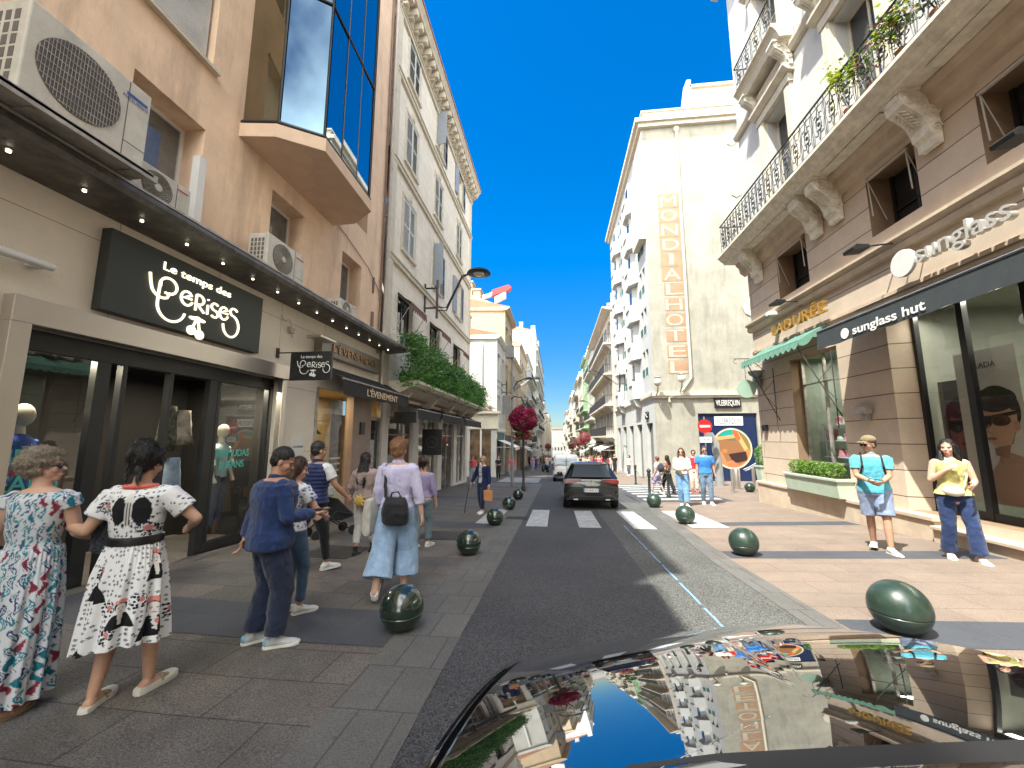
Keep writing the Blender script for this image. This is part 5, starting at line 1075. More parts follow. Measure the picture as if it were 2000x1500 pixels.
town('cream building with a tiled roof, fourth beyond the side street on the left','L',-4.9,53.2,66,14.6,(.62,.52,.38),wn=4,shut=1,balc=(1,),awn=[(.6,.6,.6),None],sh_col=(.35,.38,.36))
town('plain grey white building, fifth beyond the side street on the left','L',-5.0,66.3,84,16.2,(.6,.58,.55),wn=5,balc=(0,1,2,3),awn=[None,(.5,.48,.45)])
tw=town('tall pale modern block closing the left side of the street','L',-4.6,84.5,125,25,(.66,.67,.68),wn=8,balc=(1,2,3,4,5,6),awn=[None])
b=MB(); b.box(-5.2,84,-6,-4.3,84.5,26); b.box(-5.2,100,-6,-4.2,101,26.5); ch(b.build('fin_wall',wm((.7,.7,.7))),tw)
for i,(a,c,z,col) in enumerate(((125.5,150,16,CB),(150.5,185,19,CW),(186,230,17,CC),(231,300,21,CB),(301,380,19,CW))):
    town(('beige','white','ochre','tan','pale')[i]+' distant building on the left side, number %s past the tall modern block'%(('one','two','three','four','five')[i]),'L',-4.9+.2*i,a,c,z-SL*a*.55,col,fl=3.6,wn=max(4,int((c-a)/5)),awn=[(.6,.55,.5),None])
# right side beyond the hotel
r=town('ornate building with long dark iron balconies on brackets, just past the hotel','R',6.35,44.6,66,16.5,(.58,.52,.44),wn=6,shut=1,balc=(0,1,2,3),cor=1.0,mans=1,awn=[(.62,.6,.55),(.62,.6,.55),None],sh_col=(.3,.32,.34))
cols=[((.62,.6,.52),17.5,'pale stone building with balconies, second past the hotel',(0,1,3)),((.42,.52,.33),18.6,'building with pale green walls and balconies, third past the hotel',(0,1,2)),((.66,.6,.5),17.2,'cream building with curved pediments, fourth past the hotel',(1,2)),((.64,.58,.46),19,'warm stone building with grey roof, fifth past the hotel',(0,2,4)),((.68,.64,.56),17,'white building with red roof, sixth past the hotel',(1,)),((.58,.5,.38),20,'ochre building, seventh past the hotel',(0,1,2)),((.66,.62,.55),18,'pale building, eighth past the hotel',(1,3)),((.6,.54,.44),21,'tan building, ninth past the hotel',(0,2)),((.66,.64,.6),19,'white building, tenth and farthest past the hotel',(1,))]
y=66.3
for i,(c,z,lab,bal_) in enumerate(cols):
    L2=(12,13,14,17,22,26,34,46,60)[i]
    town(lab,'R',6.35-.12*i,y,y+L2,z-SL*(y-60)*.8,c,fl=3.2 if i<4 else 3.8,wn=max(4,int(L2/3.4)) if i<4 else max(4,int(L2/5)),shut=1 if i<2 else None,balc=bal_,cor=.6,mans=(1 if i%2 else 2) if i<6 else False,awn=[(.62,.6,.55),None,(.5,.2,.12)] if i%2 else [None,(.6,.58,.55)],sh_col=(.25,.42,.25) if i==1 else (.4,.4,.36)); y+=L2+.3
# buildings closing the views: end of the street and the side streets
b=empty('town_building',(1,395,-18),0,'far pale building closing the end of the street','building')
q=MB(); q.box(-30,396,-25,30,410,11); ch(q.build('wall',wm((.28,.27,.25))),b); q=MB(); q.box(-31,395,11,31,411,11.6); ch(q.build('roof',wm((.4,.25,.18),'town roof')),b)
for i in range(14): q=MB(); q.box(-20+i*3,395.9,-10,-18.6+i*3,395.98,-7); ch(q.build('window',m_winglass),b)
b=empty('town_building',(48,21,0),0,'cream building at the end of the right hand side street','building')
q=MB(); wall(q,(48,40,-3),(0,-1,0),(-1,0,0),40,20,[(4+i*4,4+j*3.4,5.4+i*4,6+j*3.4) for i in range(8) for j in range(4)],.3); q.quad((48,0,-3),(60,0,-3),(60,0,17),(48,0,17)); q.quad((48,40,-3),(60,40,-3),(60,40,17),(48,40,17)); q.quad((48,0,17),(60,0,17),(60,40,17),(48,40,17)); ch(q.build('wall',wm((.6,.52,.42))),b)
q=MB(); q.quad((48.3,0,-3),(48.3,40,-3),(48.3,40,17),(48.3,0,17)); ch(q.build('window',m_winglass),b); q=MB(); q.prism([(47.5,17),(54,19),(60,17)],'y',-.3,40.3); ch(q.build('roof',m_roof),b)
b=empty('town_building',(-40,28,0),0,'tan building at the end of the left hand side street','building')
q=MB(); wall(q,(-40,18,-3),(0,1,0),(1,0,0),24,16,[(3+i*4,4+j*3.4,4.4+i*4,6+j*3.4) for i in range(5) for j in range(3)],.3); q.quad((-40,18,-3),(-50,18,-3),(-50,18,13),(-40,18,13)); q.quad((-40,42,-3),(-50,42,-3),(-50,42,13),(-40,42,13)); q.quad((-40,18,13),(-50,18,13),(-50,42,13),(-40,42,13)); ch(q.build('wall',wm((.5,.4,.3))),b)
q=MB(); q.quad((-40.3,18,-3),(-40.3,42,-3),(-40.3,42,13),(-40.3,18,13)); ch(q.build('window',m_winglass),b); q=MB(); q.prism([(-39.5,13),(-45,15),(-50,13)],'y',17.7,42.3); ch(q.build('roof',m_roof),b)
# behind the camera: houses that close the street and show in glass and paint
town('building behind the viewer on the left','L',-5.6,-40,-11.2,17,CC,wn=8,shut=1,gz0=-1,awn=[None]); town('building behind the viewer on the right','R',7.1,-40,-11.2,18,CB,wn=8,shut=1,balc=(0,2),gz0=-1,awn=[None])
# the hotel row continues along the side street
b=empty('town_building',(22,27,0),0,'plain cream house beside the hotel in the side street','building'); q=MB(); q.box(14.5,27.4,-2,44,44,14); ch(q.build('wall',m_hot),b); q=MB(); q.box(14.45,27.1,14,44.1,44,14.4); ch(q.build('roof',m_trim),b)

# ================================================================ street furniture
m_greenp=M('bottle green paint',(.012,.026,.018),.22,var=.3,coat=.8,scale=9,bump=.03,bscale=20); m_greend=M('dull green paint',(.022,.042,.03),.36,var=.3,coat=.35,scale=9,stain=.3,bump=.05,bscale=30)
def ball(x,y,d,label,mat,group):
    b=MB(); r=d/2; z=gz(x,y); pr=[(.001,-r*.93)]+[(r*math.cos(a),r*math.sin(a)) for a in np.linspace(-1.2,-.2,18)]+[(r*.955,r*-.175),(r*.955,r*-.15),(r*.99,r*-.13)]+[(r*math.cos(a),r*math.sin(a)) for a in np.linspace(-.1,1.57,22)]
    pr[-1]=(.001,r); b.lathe([(q,h+r*.93) for q,h in pr],(x,y,z),48); o=b.build('ball_bollard',mat,smooth=50); tag(o,label,'bollard',group)
    b=MB(); b.lathe([(r*.62,-.0),(r*.62,.01),(r*.5,.018),(r*.3,.05)],(x,y,z),20); b.build('base',m_iron,o); return o
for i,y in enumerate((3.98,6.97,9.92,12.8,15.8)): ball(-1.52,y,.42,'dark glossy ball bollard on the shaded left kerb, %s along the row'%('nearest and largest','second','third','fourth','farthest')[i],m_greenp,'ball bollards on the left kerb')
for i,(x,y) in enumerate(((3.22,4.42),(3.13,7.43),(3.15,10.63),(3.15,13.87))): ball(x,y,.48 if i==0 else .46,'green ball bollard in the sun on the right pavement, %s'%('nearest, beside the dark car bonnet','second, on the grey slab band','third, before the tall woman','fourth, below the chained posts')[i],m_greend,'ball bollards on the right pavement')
ball(8.3,18.7,.42,'green ball bollard between steel posts by the navy hoarding',m_greend,'ball bollards on the right pavement')
for i,(x,y,r,h) in enumerate(((7.56,18.59,.06,1.0),(8.45,20.3,.16,.95),(8.9,19.6,.06,1.0),(8.95,18.3,.06,1.0))):
    b=MB(); z=gz(x,y); b.lathe([(r,0),(r,h-.03),(r*.85,h),(.001,h+.01)],(x,y,z),20); tag(b.build('steel_post',m_steel,smooth=True),('thin steel post left of the short thick one','short thick steel post in the side street','thin steel post behind the small green ball','thin steel post nearest the stone corner')[i],'post','steel posts by the hoarding')
m_dgreen=M('dark green iron',(.02,.03,.025),.4)
pts=[(3.35,13.9+1.4),(3.3,17.3),(3.3,20.9),(3.3,24.6)]
pts=[(4.68,25.0),(4.19,19.2),(4.37,17.27)]; pts=[(3.25,26),(3.3,19.0),(3.55,16.2)]
posts=[]
for i,(u,(x,y)) in enumerate(zip(('farthest','middle','nearest'),((4.68,25.0),(3.95,17.6),(4.37,17.0)))): pass
for i,(x,y,l) in enumerate(((4.6,24.6,'far dark post with a finial at the end of the chain'),(3.75,17.2,'nearer dark post with a round finial holding the chain'),(4.45,17.0,'dark post with a round finial at the right end of the chain'))):
    b=MB(); z=gz(x,y); b.lathe([(.09,0),(.09,.06),(.055,.1),(.05,.85),(.075,.88),(.075,.93),(.05,.95),(.085,1.02),(.085,1.08),(.03,1.14),(.001,1.16)],(x,y,z),18); o=tag(b.build('chain_post',m_dgreen,smooth=45),l,'post','chained posts at the side street'); posts.append((x,y,z))
for (p,q,l) in ((posts[0],posts[1],'long chain sagging between the far post and the near post'),(posts[1],posts[2],'short chain between the two near posts')):
    b=MB(); n=26
    for k in range(n):
        t=(k+.5)/n; c=V(*p)*(1-t)+V(*q)*t; c[2]+=.9-.28*4*t*(1-t); b.lathe([(.012,-.01),(.03,0),(.012,.01)],tuple(c),8) if False else None
    b.tube([tuple(V(*p)*(1-t)+V(*q)*t+V(0,0,.9-.3*4*t*(1-t))) for t in np.linspace(0,1,20)],.016,5); tag(b.build('chain',m_dgreen),l,'chain')
# grey entry terminal, no entry sign
x,y=8.6,22.7; z=gz(x,y); b=MB(); b.tube([(x,y,z),(x-.02,y,z+1.3),(x-.12,y,z+2.3),(x-.35,y,z+2.75)],[.22,.19,.17,.15],20); b.box(x-.62,y-.2,z+2.3,x-.3,y+.1,z+2.8); tag(b.build('entry_terminal',M('grey terminal',(.36,.38,.38),.4,.3),smooth=50),'thick grey access terminal column in front of the navy hoarding','terminal')
x,y=7.75,22.0; z=gz(x,y); b=MB(); b.tube([(x,y,z),(x,y,z+3.6)],.035,8); o=tag(b.build('no_entry_sign',m_steel),'red and white no entry sign on a thin pole in front of the hoarding','sign')
m_red=M('sign red',(.6,.02,.02),.4,var=0); b=MB(); b.lathe([(.001,-.01),(.36,-.01),(.36,.01),(.001,.01)],(x,y-.06,z+3.1),28,axis='y'); b.build('disc',m_red,o); b=MB(); b.box(x-.26,y-.085,z+3.04,x+.26,y-.075,z+3.16); b.build('bar',m_wl,o)
b=MB(); b.box(x-.3,y-.07,z+2.25,x+.3,y-.05,z+2.55); b.build('plate',m_wl,o); text('lettering','SAUF',m_frame,.09,(x,y-.072,z+2.36),FNY,.002,o,.35)
# potted shrubs by the corner
for i,(x,y,l) in enumerate(((11.9,24.9,'square pale green pot with a shrub right of the hoarding'),)):
    z=gz(x,y); b=MB(); b.loft([[(x-.25,y-.25,z),(x+.25,y-.25,z),(x+.25,y+.25,z),(x-.25,y+.25,z)],[(x-.33,y-.33,z+.95),(x+.33,y-.33,z+.95),(x+.33,y+.33,z+.95),(x-.33,y+.33,z+.95)]]); b.box(x-.37,y-.37,z+.95,x+.37,y+.37,z+1.03); o=tag(b.build('potted_shrub',M('pale pot',(.42,.5,.4),.6)),l,'planter')
    leaves(1500,bushf(x,y,z+1.6,.42,.42,.6),.08,[m_lf[1],m_lf[3],m_lf[2]],'foliage',o,seed=31); b=MB(); b.tube([(x,y,z+.9),(x,y,z+1.6)],.03,6); b.build('stem',m_bark,o)
# wall street lamp on the shuttered building
m_lampb=M('street lamp black',(.02,.02,.022),.35)
def wall_lamp(x0,y0,z0,s,L,label,scale=1):
    k=scale; o=MB(); o.tube([(x0+s*.35*k,y0,z0-.25*k),(x0+s*.35*k,y0,z0+.85*k)],.035*k,8); o.tube([(x0,y0,z0+.62*k),(x0+s*.38*k,y0,z0+.62*k)],.025*k,6); o.tube([(x0,y0,z0+.05*k),(x0+s*.38*k,y0,z0+.05*k)],.025*k,6)
    for d in (-.045,.045): o.tube([(x0+s*.35*k,y0,z0+(.03+d)*k),(x0+s*.62*k,y0,z0+(.0+d)*k),(x0+s*(L-.25)*k,y0,z0+(.92+d*.6)*k),(x0+s*L*k,y0,z0+1.02*k)],.018*k,6)
    o.box(x0-.01,y0-.06,z0-.1,x0+.03,y0+.06,z0+.75*k); q=tag(o.build('street_lamp',m_lampb,smooth=40),label,'street lamp','wall lamps along the street')
    b=MB(); b.lathe([(.001,.12*k),(.14*k,.1*k),(.3*k,.02*k),(.33*k,-.03*k),(.3*k,-.04*k)],(x0+s*(L+.22)*k,y0,z0+1.02*k),24); h=b.build('lamp_head',m_lampb,q,smooth=50); b=MB(); b.ell((x0+s*(L+.22)*k,y0,z0+.99*k),(.16*k,.16*k,.06*k),14); b.build('lens',M('lamp lens',(.6,.6,.55),.2,var=0),q,smooth=True)
wall_lamp(-5.57,16.0,7.13,1,1.3,'black lamp on a long double arm on the shuttered building, nearest left',1.55)
for i,(x,y,z) in enumerate(((-4.75,34.5,5.6),(-4.85,56,5.6),(-4.95,78,5.2),(-4.6,100,4.6))): wall_lamp(x,y,z,1,2.2,'wall street lamp on the left side, %s beyond the side street'%('first','second','third','fourth')[i],1.25)
for i,(x,y,z) in enumerate(((6.3,37,6.6),(6.3,52,5.2),(6.2,70,5.4),(6.1,92,5.0))): wall_lamp(x,y,z,-1,2.2,'wall street lamp on the right side, %s from the hotel'%('first','second','third','fourth')[i],1.2)
# poles and flower baskets
x,y=-1.62,19.6; z=gz(x,y); b=MB(); b.lathe([(.12,0),(.12,.2),(.075,.28),(.06,.5),(.06,4.0)],(x,y,z),12); b.tube([(x,y,z+4.0),(x,y,z+4.35),(x-.1,y,z+4.55),(x-.45,y,z+4.6),(x-.6,y,z+4.45)],.035,6); b.tube([(x,y,z+3.9),(x+.25,y,z+4.5),(x+.05,y,z+4.6)],.03,6); po=tag(b.build('flower_pole',m_lampb,smooth=40),'black pole on the left pavement carrying a big crimson flower basket','pole')
m_petal=[leafm('crimson petal',(.42,.012,.11)),leafm('deep petal',(.24,.006,.07)),leafm('pink petal',(.55,.05,.22)),m_lf[1]]
def basket(x,y,z,r,n,label,mats=m_petal):
    f0=bushf(x,y,z,r,r,r*.95,(0,0,0,1,1,2)); 
    def f(rn):
        p,m=f0(rn)
        if rn.random()<.2: p=(x+rn.gauss(0,.35)*r,y+rn.gauss(0,.35)*r,z-r*(.9+rn.random()*.55)); m=rn.choice((3,3,0,1))
        if rn.random()<.12: m=3
        return p,m
    o=leaves(n,f,.1*r/.6,mats,'flower_basket',seed=int(x*7+y)); tag(o,label,'flowers','flower baskets on poles')
    b=MB(); b.ell((x,y,z),(r*.75,r*.75,r*.72),14); b.build('planter',m_bark,o); return o
basket(x-.02,y,z+3.45,.68,5200,'big crimson flower ball on the black pole at left')
x,y=-2.5,22.6; z=gz(x,y); b=MB(); b.lathe([(.11,0),(.1,1.2),(.075,1.3),(.06,8.1)],(x,y,z),12); b.box(x-.35,y-.25,z+7.3,x+.1,y+.1,z+8.0); b.box(x-.55,y-.06,z+4.0,x-.1,y-.03,z+5.1)
po=tag(b.build('street_pole',M('grey pole',(.2,.2,.2),.5),smooth=40),'tall grey pole with a box on top behind the flower basket','pole')
b=MB(); b.tube([(x,y,z+5.4),(x+.3,y,z+5.9),(x+.8,y,z+6.1)],.035,6); b.build('arm',m_lampb,po); b=MB(); b.lathe([(.001,.1),(.2,.05),(.28,-.03),(.001,-.05)],(x+1.0,y,z+6.08),18); b.build('lamp_head',m_lampb,po)
for i,(x,y) in enumerate(((3.6,52),(3.6,66),(-2.0,95),(3.6,96))):
    z=gz(x,y); b=MB(); b.lathe([(.1,0),(.06,.3),(.05,4.4)],(x,y,z),8); tag(b.build('flower_pole',m_lampb),('dark pole under the near pink basket on the right','dark pole under the second pink basket on the right','dark pole under the far basket on the left','dark pole under the far basket on the right')[i],'pole')
    basket(x,y,z+4.0,.8,1200,'%s flower ball far down the street, %s'%(('pink','pink','crimson','crimson')[i],('nearest on the right','second on the right','on the left','third on the right')[i]),[leafm('rose %d'%i,(.6,.06,.13)),m_petal[1],m_petal[2],m_lf[1]])
# crane jib
m_craner=M('crane red',(.6,.03,.03),.5,var=.05); b=MB(); b.tube([(-16,55,20.6),(-9.5,55,22.3),(-8.8,55,22.6)],.32,6); o=tag(b.build('crane',m_wl),'white and red crane arm showing above the left roofs','crane')
b=MB(); b.prism([(-9.0,22.1),(-9.0,23.0),(-6.6,23.7),(-6.2,23.3),(-6.5,22.9)],'y',54.6,55.4); b.build('counterweight',m_craner,o); b=MB(); b.prism([(-8.6,21.0),(-8.6,22.0),(-7.0,22.8),(-7.0,21.8)],'y',54.7,55.3); b.build('ballast',m_wl,o); b=MB(); b.box(-16.4,54.6,-2,-15.6,55.4,20.8); b.build('mast',m_wl,o)
# ================================================================ the dark car whose bonnet fills the foreground
fit=np.array([(.578,1.386,.059,-.211),(.632,1.312,.057,-.195),(.509,1.283,.085,-.171),(.64,1.243,.058,-.172),(.412,1.02,.067,-.141),(0,1.134,.156,-.204),(.078,1.248,.145,-.232),(-.185,.953,.173,-.129),(1.134,1.469,.028,-.198),(1.317,1.439,-.044,-.152),(.41,1.397,.13,-.253)])
A_=[];B_=[]
for x,y,sx,sy in fit:
    A_.append([1,0,2*x,y,0,3*x*x,0]); B_.append(sx); A_.append([0,1,0,x,2*y,0,3*y*y]); B_.append(sy)
for k,lam in ((2,.01),(3,.15),(4,.05),(5,.15),(6,.15)): r=[0]*7; r[k]=lam; A_.append(r); B_.append(0)
hc=np.linalg.lstsq(np.array(A_),np.array(B_),rcond=None)[0]
def hz0(x,y): return hc[0]*x+hc[1]*y+hc[2]*x*x+hc[3]*x*y+hc[4]*y*y+hc[5]*x**3+hc[6]*y**3
HZ=1.0-hz0(.5,1.2)
def hz(x,y): return HZ+hz0(x,y)
def pixray(u,v):
    f=V(-math.sin(YAW)*math.cos(PIT),math.cos(YAW)*math.cos(PIT),math.sin(PIT)); r=V(math.cos(YAW),math.sin(YAW),0); up=np.cross(r,f); return f+r*(u-1000)/FPX-up*(v-750)/FPX
def hoodpt(u,v):
    d=pixray(u,v); z=1.0
    for _ in range(40): t=(z-EYE)/d[2]; x,y=d[0]*t,d[1]*t; z=.5*z+.5*hz(x,y)
    return x,y
edge=[hoodpt(*q) for q in ((860,1500),(900,1430),(950,1355),(1010,1300),(1080,1262),(1150,1240),(1250,1224),(1350,1218),(1500,1219),(1700,1235),(1850,1258),(2000,1290))]
rear=[hoodpt(*q) for q in ((2000,1450),(1700,1462),(1400,1478),(1230,1500))]
xr=edge[-1][0]
out=[(edge[0][0]-.025,edge[0][1]-.35)]+edge+[(xr+.13,edge[-1][1]-.12),(xr+.2,edge[-1][1]-.3),(xr+.22,rear[0][1]+.12)]+rear+[(rear[-1][0]-.2,rear[-1][1]-.12),(edge[0][0]+.02,edge[0][1]-.38)]
def dense(P,n):
    P=np.array(P+[P[0]]); s=np.r_[0,np.cumsum(np.hypot(*np.diff(P,axis=0).T))]; t=np.linspace(0,s[-1],n+1)[:-1]; return np.stack([np.interp(t,s,P[:,0]),np.interp(t,s,P[:,1])],1)
O=dense(out,300)
for _ in range(6): O=.5*O+.25*(np.roll(O,1,0)+np.roll(O,-1,0))
cen=V(.62,1.15); rings=[]
for k in range(1,37):
    t=k/36; ring=[]
    for x,y in O: 
        px_,py_=cen[0]+(x-cen[0])*t,cen[1]+(y-cen[1])*t; ring.append((px_,py_,hz(px_,py_)))
    rings.append(ring)
def skirt(off,dz): 
    T=np.roll(O,-1,0)-np.roll(O,1,0); N=np.stack([-T[:,1],T[:,0]],1); N/=np.linalg.norm(N,axis=1)[:,None]
    if np.mean((O-cen)*N)<0: N=-N
    return [(x+off*nx,y+off*ny,hz(x,y)-dz) for (x,y),(nx,ny) in zip(O,N)]
m_paint=M('black car paint',(.006,.006,.007),.02,0,var=0,coat=1,spec=1.0); pbs=m_paint.node_tree.nodes['Principled BSDF']; pbs.inputs['Coat IOR'].default_value=1.95; pbs.inputs['Coat Roughness'].default_value=0.0; pbs.inputs['IOR'].default_value=1.9
car=empty('parked_car',(.65,.4,gz(.65,.4)),0,'glossy black car whose curved bonnet mirrors the street in the foreground','car')
b=MB(); b.loft(rings,0,cap=False); n=len(O); b.v.append((cen[0],cen[1],hz(*cen))); k=len(b.v)-1
for j in range(n): b.f.append((k,j,(j+1)%n)); b.m.append(0)
b.loft([rings[-1],skirt(.012,.006),skirt(.022,.02),skirt(.026,.04)],0,cap=False)
def cch(o): o.parent=car; o.matrix_parent_inverse=Matrix.Translation(car.location).inverted(); return o
cch(b.build('bonnet',m_paint,smooth='all'))
b=MB(); b.loft([skirt(.03,.012),skirt(.05,.02),skirt(.075,.06),skirt(.095,.15),skirt(.1,.3),skirt(.08,.5),skirt(.02,.72),skirt(-.05,.75)],0,cap=False); cch(b.build('body',m_paint,smooth='all'))
b=MB(); b.loft([skirt(.026,.04),skirt(.03,.04),skirt(.03,.012)],0,cap=False); cch(b.build('bonnet_gap',m_black))
m_plas=M('black plastic',(.008,.008,.01),.55,var=.1)
b=MB(); r0=[(x,y,hz(x,y)+.006) for x,y in ([(xr+.24,rear[0][1]+.04)]+rear+[(rear[-1][0]-.22,rear[-1][1]-.13),(edge[0][0]-.02,edge[0][1]-.38)])]
r1=[(x,y-.42,z-.06) for x,y,z in r0]; b.loft([r0,[(x,y-.03,z-.02) for x,y,z in r0],[(x,y-.2,z-.05) for x,y,z in r0],r1,[(x,y,z-.7) for x,y,z in r1]],0,cap=False,close=False); cch(b.build('cowl',m_plas,smooth=40))
def sk2(i,off,dz):
    a=skirt(off,dz)[i]; return a
ia=min(range(n),key=lambda i:(O[i][0]-hoodpt(1012,1322)[0])**2+(O[i][1]-hoodpt(1012,1322)[1])**2)
b=MB(); P=[skirt(.055,.018)[(ia+k)%n] for k in range(-5,6)]; Q=[skirt(.085,.06)[(ia+k)%n] for k in range(-5,6)]
P=[(x,y,z+.006) for x,y,z in P]; Q=[(x,y,z+.006) for x,y,z in Q]; b.loft([P,Q],0,cap=False,close=False); cch(b.build('headlight',M('lamp glass',(.35,.37,.4),.05,var=.3,scale=30,coat=1),smooth='all'))
for x in (-.12,1.45):
    b=MB(); b.lathe([(.001,-.1),(.2,-.1),(.31,-.09),(.33,-.05),(.33,.05),(.31,.09),(.2,.1),(.001,.1)],(x,.62,gz(x,.6)+.33),32,axis='x'); w_=cch(b.build('wheel',m_plas,smooth=40)); b=MB(); b.lathe([(.001,-.105),(.2,-.105),(.2,.105),(.001,.105)],(x,.62,gz(x,.6)+.33),20,axis='x'); o=b.build('rim',m_steel,w_); o.matrix_parent_inverse=Matrix()

# ================================================================ hatchback, van and farther cars
def rrect(hx,y0,y1,z,r=.25,n=6):
    P=[]
    for cx,cy,a in ((hx-r,y1-r,0),(-hx+r,y1-r,90),(-hx+r,y0+r,180),(hx-r,y0+r,270)):
        for k in range(n+1): t=R_(a+90*k/n); P.append((cx+r*math.cos(t),cy+r*math.sin(t),z))
    return P
m_tyre=M('tyre',(.015,.015,.015),.85); m_tail=M('tail light red',(.13,.004,.006),.15,var=0,coat=1); m_carglass=M('car glass',(.012,.016,.02),.03,var=0,spec=.3)
def mkcar(x,y,rz,label,paint,kind='hatch',plate=None,ch_=True):
    z=gz(x,y); o=empty('hatchback_car' if kind=='hatch' else 'delivery_van',(x,y,z),0,label,'car' if kind=='hatch' else 'van'); o.rotation_euler=(-math.atan(SL),0,rz)
    hatch=kind=='hatch'; W=.895 if hatch else .92; Lh=4.28 if hatch else 4.4; TZ=.98 if hatch else 1.05
    st=[(0,.80,.36,TZ-.10),(.02,.85,.28,TZ-.05),(.1,.885,.22,TZ-.015),(.35,W,.2,TZ),(1.2,W,.19,TZ),(2.6,W,.19,TZ-.01),(3.15,W-.01,.2,TZ-.04),(3.7,W-.04,.2,TZ-.14),(4.1,W-.12,.22,TZ-.26),(Lh-.02,W-.25,.28,TZ-.36),(Lh,W-.3,.34,TZ-.42)]
    rings=[]
    for (yy,w_,zb,zt) in st:
        half=[(0,zb),(.6*w_,zb),(.9*w_,zb+.02),(.985*w_,zb+.12),(w_,zb+.3),(w_*.99,zb+.42),(w_*.985,zt-.2),(.955*w_,zt-.08),(.9*w_,zt-.01),(.7*w_,zt+.012),(0,zt+.02)]
        rings.append([(a,yy,c) for a,c in half]+[(-a,yy,c) for a,c in half[-2:0:-1]])
    b=MB(); b.loft(rings); bo=b.build('body',paint,o,smooth=35); 
    m=bo.modifiers.new('s','SUBSURF'); m.levels=1; m.render_levels=1
    g=MB()
    if hatch: lv=[(.83,.02,3.35,TZ-.03),(.78,.10,3.2,1.03),(.69,.34,2.85,1.22),(.60,.56,2.45,1.38)]; rf=[(.60,.56,2.45,1.38),(.575,.42,2.3,1.43),(.50,.5,2.1,1.465),(.27,.8,1.9,1.475)]
    else: lv=[(.88,.03,3.5,TZ-.03),(.87,.04,3.4,1.1),(.83,.08,2.9,1.45),(.8,.12,2.6,1.62)]; rf=[(.8,.12,2.6,1.62),(.76,.14,2.5,1.74),(.68,.2,2.35,1.80),(.4,.4,2.2,1.82)]
    g.loft([rrect(a,c,d,e,.12 if not hatch else .16) for a,c,d,e in lv]); g.build('windows' if hatch else 'upper_body',m_carglass if hatch else paint,o,smooth=40)
    g=MB(); g.loft([rrect(a+.006,c-.006,d,e,.12 if not hatch else .16) for a,c,d,e in rf]); g.build('roof',paint,o,smooth=50)
    if hatch:
        g=MB(); 
        for s in (-1,1):
            g.add([(s*.83,.0,TZ-.02),(s*.60,-.0,TZ-.02),(s*.5,.33,1.40),(s*.615,.5,1.40),(s*.79,.75,1.02)],[(0,1,2,3,4) if s<0 else (4,3,2,1,0)])
            g.add([(s*.845,.02,TZ-.02),(s*.625,.54,1.39),(s*.62,.8,1.41),(s*.838,.95,TZ-.01)],[(0,1,2,3)])
        g.box(-.56,.36,1.395,.56,.6,1.43)
        g.build('pillars',paint,o,bevel=.01)
        g=MB(); g.add([(-.62,-.012,TZ+.03),(.62,-.012,TZ+.03),(.5,.33,1.385),(-.5,.33,1.385)],[(0,1,2,3)]); g.build('rear_window',m_carglass,o)
        if ch_:
            g=MB(); 
            for s in (-1,1): g.prism([(s*.32,.885),(s*.36,.955),(s*.80,.95),(s*.845,.90),(s*.84,.80),(s*.6,.82)],'y',-.022,.06)
            g2=[MB(),MB()]
            for q,s in zip(g2,(-1,1)):
                q.prism([(s*.30,.88),(s*.34,.955),(s*.80,.95),(s*.86,.90),(s*.85,.79),(s*.58,.82)],'y',-.025,.09); q.build('tail_light',m_tail,o,bevel=.01)
            g=MB(); g.box(-.7,-.03,.36,.7,.04,.42); g.box(-.78,-.012,.30,.78,.02,.36); g.build('lower_bumper',m_plas,o,bevel=.01)
            g=MB(); g.box(-.26,-.035,.545,.26,-.015,.655); p=g.build('number_plate',m_wl,o); g=MB(); g.box(-.26,-.037,.545,-.22,-.034,.655); g.box(.22,-.037,.545,.26,-.034,.655); g.build('plate_band',M('plate blue',(.01,.05,.35),.4,var=0),p)
            t=text('plate_text','FX-838-FX',m_black,.07,(0,-.038,.565),FNY,.001,p,.42)
            g=MB(); g.tube([(.055*math.cos(t*.393),-.03,.87+.055*math.sin(t*.393)) for t in range(17)],.006,5,cap=False); g.tube([(-.04,-.03,.895),(-.018,-.03,.83),(0,-.03,.87),(.018,-.03,.83),(.04,-.03,.895)],.005,4); g.build('emblem',m_steel,o); t=text('model_text','G O L F',m_steel,.02,(0,-.03,.785),FNY,.001,o)
            g=MB(); g.prism([(.6,1.46),(.75,1.47),(.85,1.55)],'x',-.02,.02) if False else g.add([(-.02,.75,1.46),(.02,.75,1.46),(0,.7,1.53),(-.02,.9,1.47),(.02,.9,1.47)],[(0,1,2),(1,4,2),(4,3,2),(3,0,2)]); g.build('aerial',m_plas,o)
            g=MB(); g.tube([(-.84,.0,.70),(0,-.035,.68),(.84,.0,.70)],.007,4); g.build('bumper_crease',m_plas,o)
            for s in (-1,1):
                g=MB(); g.ell((s*.98,2.55,1.02),(.11,.07,.07),10); g.build('wing_mirror',paint,o,smooth=True)
                g=MB(); g.box(s*.5-.07,-.035,.30,s*.5+.07,-.01,.34); g.build('exhaust_trim',m_steel,o)
            for l_ in ((.1,.22,1.06,1.2),(-.35,-.05,1.08,1.22)):
                pass
    else:
        g=MB(); g.box(-.72,-.01,1.12,-.03,.03,1.55); g.box(.03,-.01,1.12,.72,.03,1.55); g.build('rear_window',M('white film',(.5,.55,.62),.2,var=.1),o,bevel=.02)
        for s in (-1,1):
            g=MB(); g.box(s*.78,-.02,.75,s*.9,.05,1.25); g.build('tail_light',m_tail,o,bevel=.01)
        g=MB(); g.box(-.8,-.03,.34,.8,.06,.5); g.build('bumper',m_plas,o,bevel=.02); g=MB(); g.box(-.008,-.02,.5,.008,.02,1.65); g.box(-.75,-.015,1.05,.75,.0,1.06); g.build('door_seam',m_frame,o)
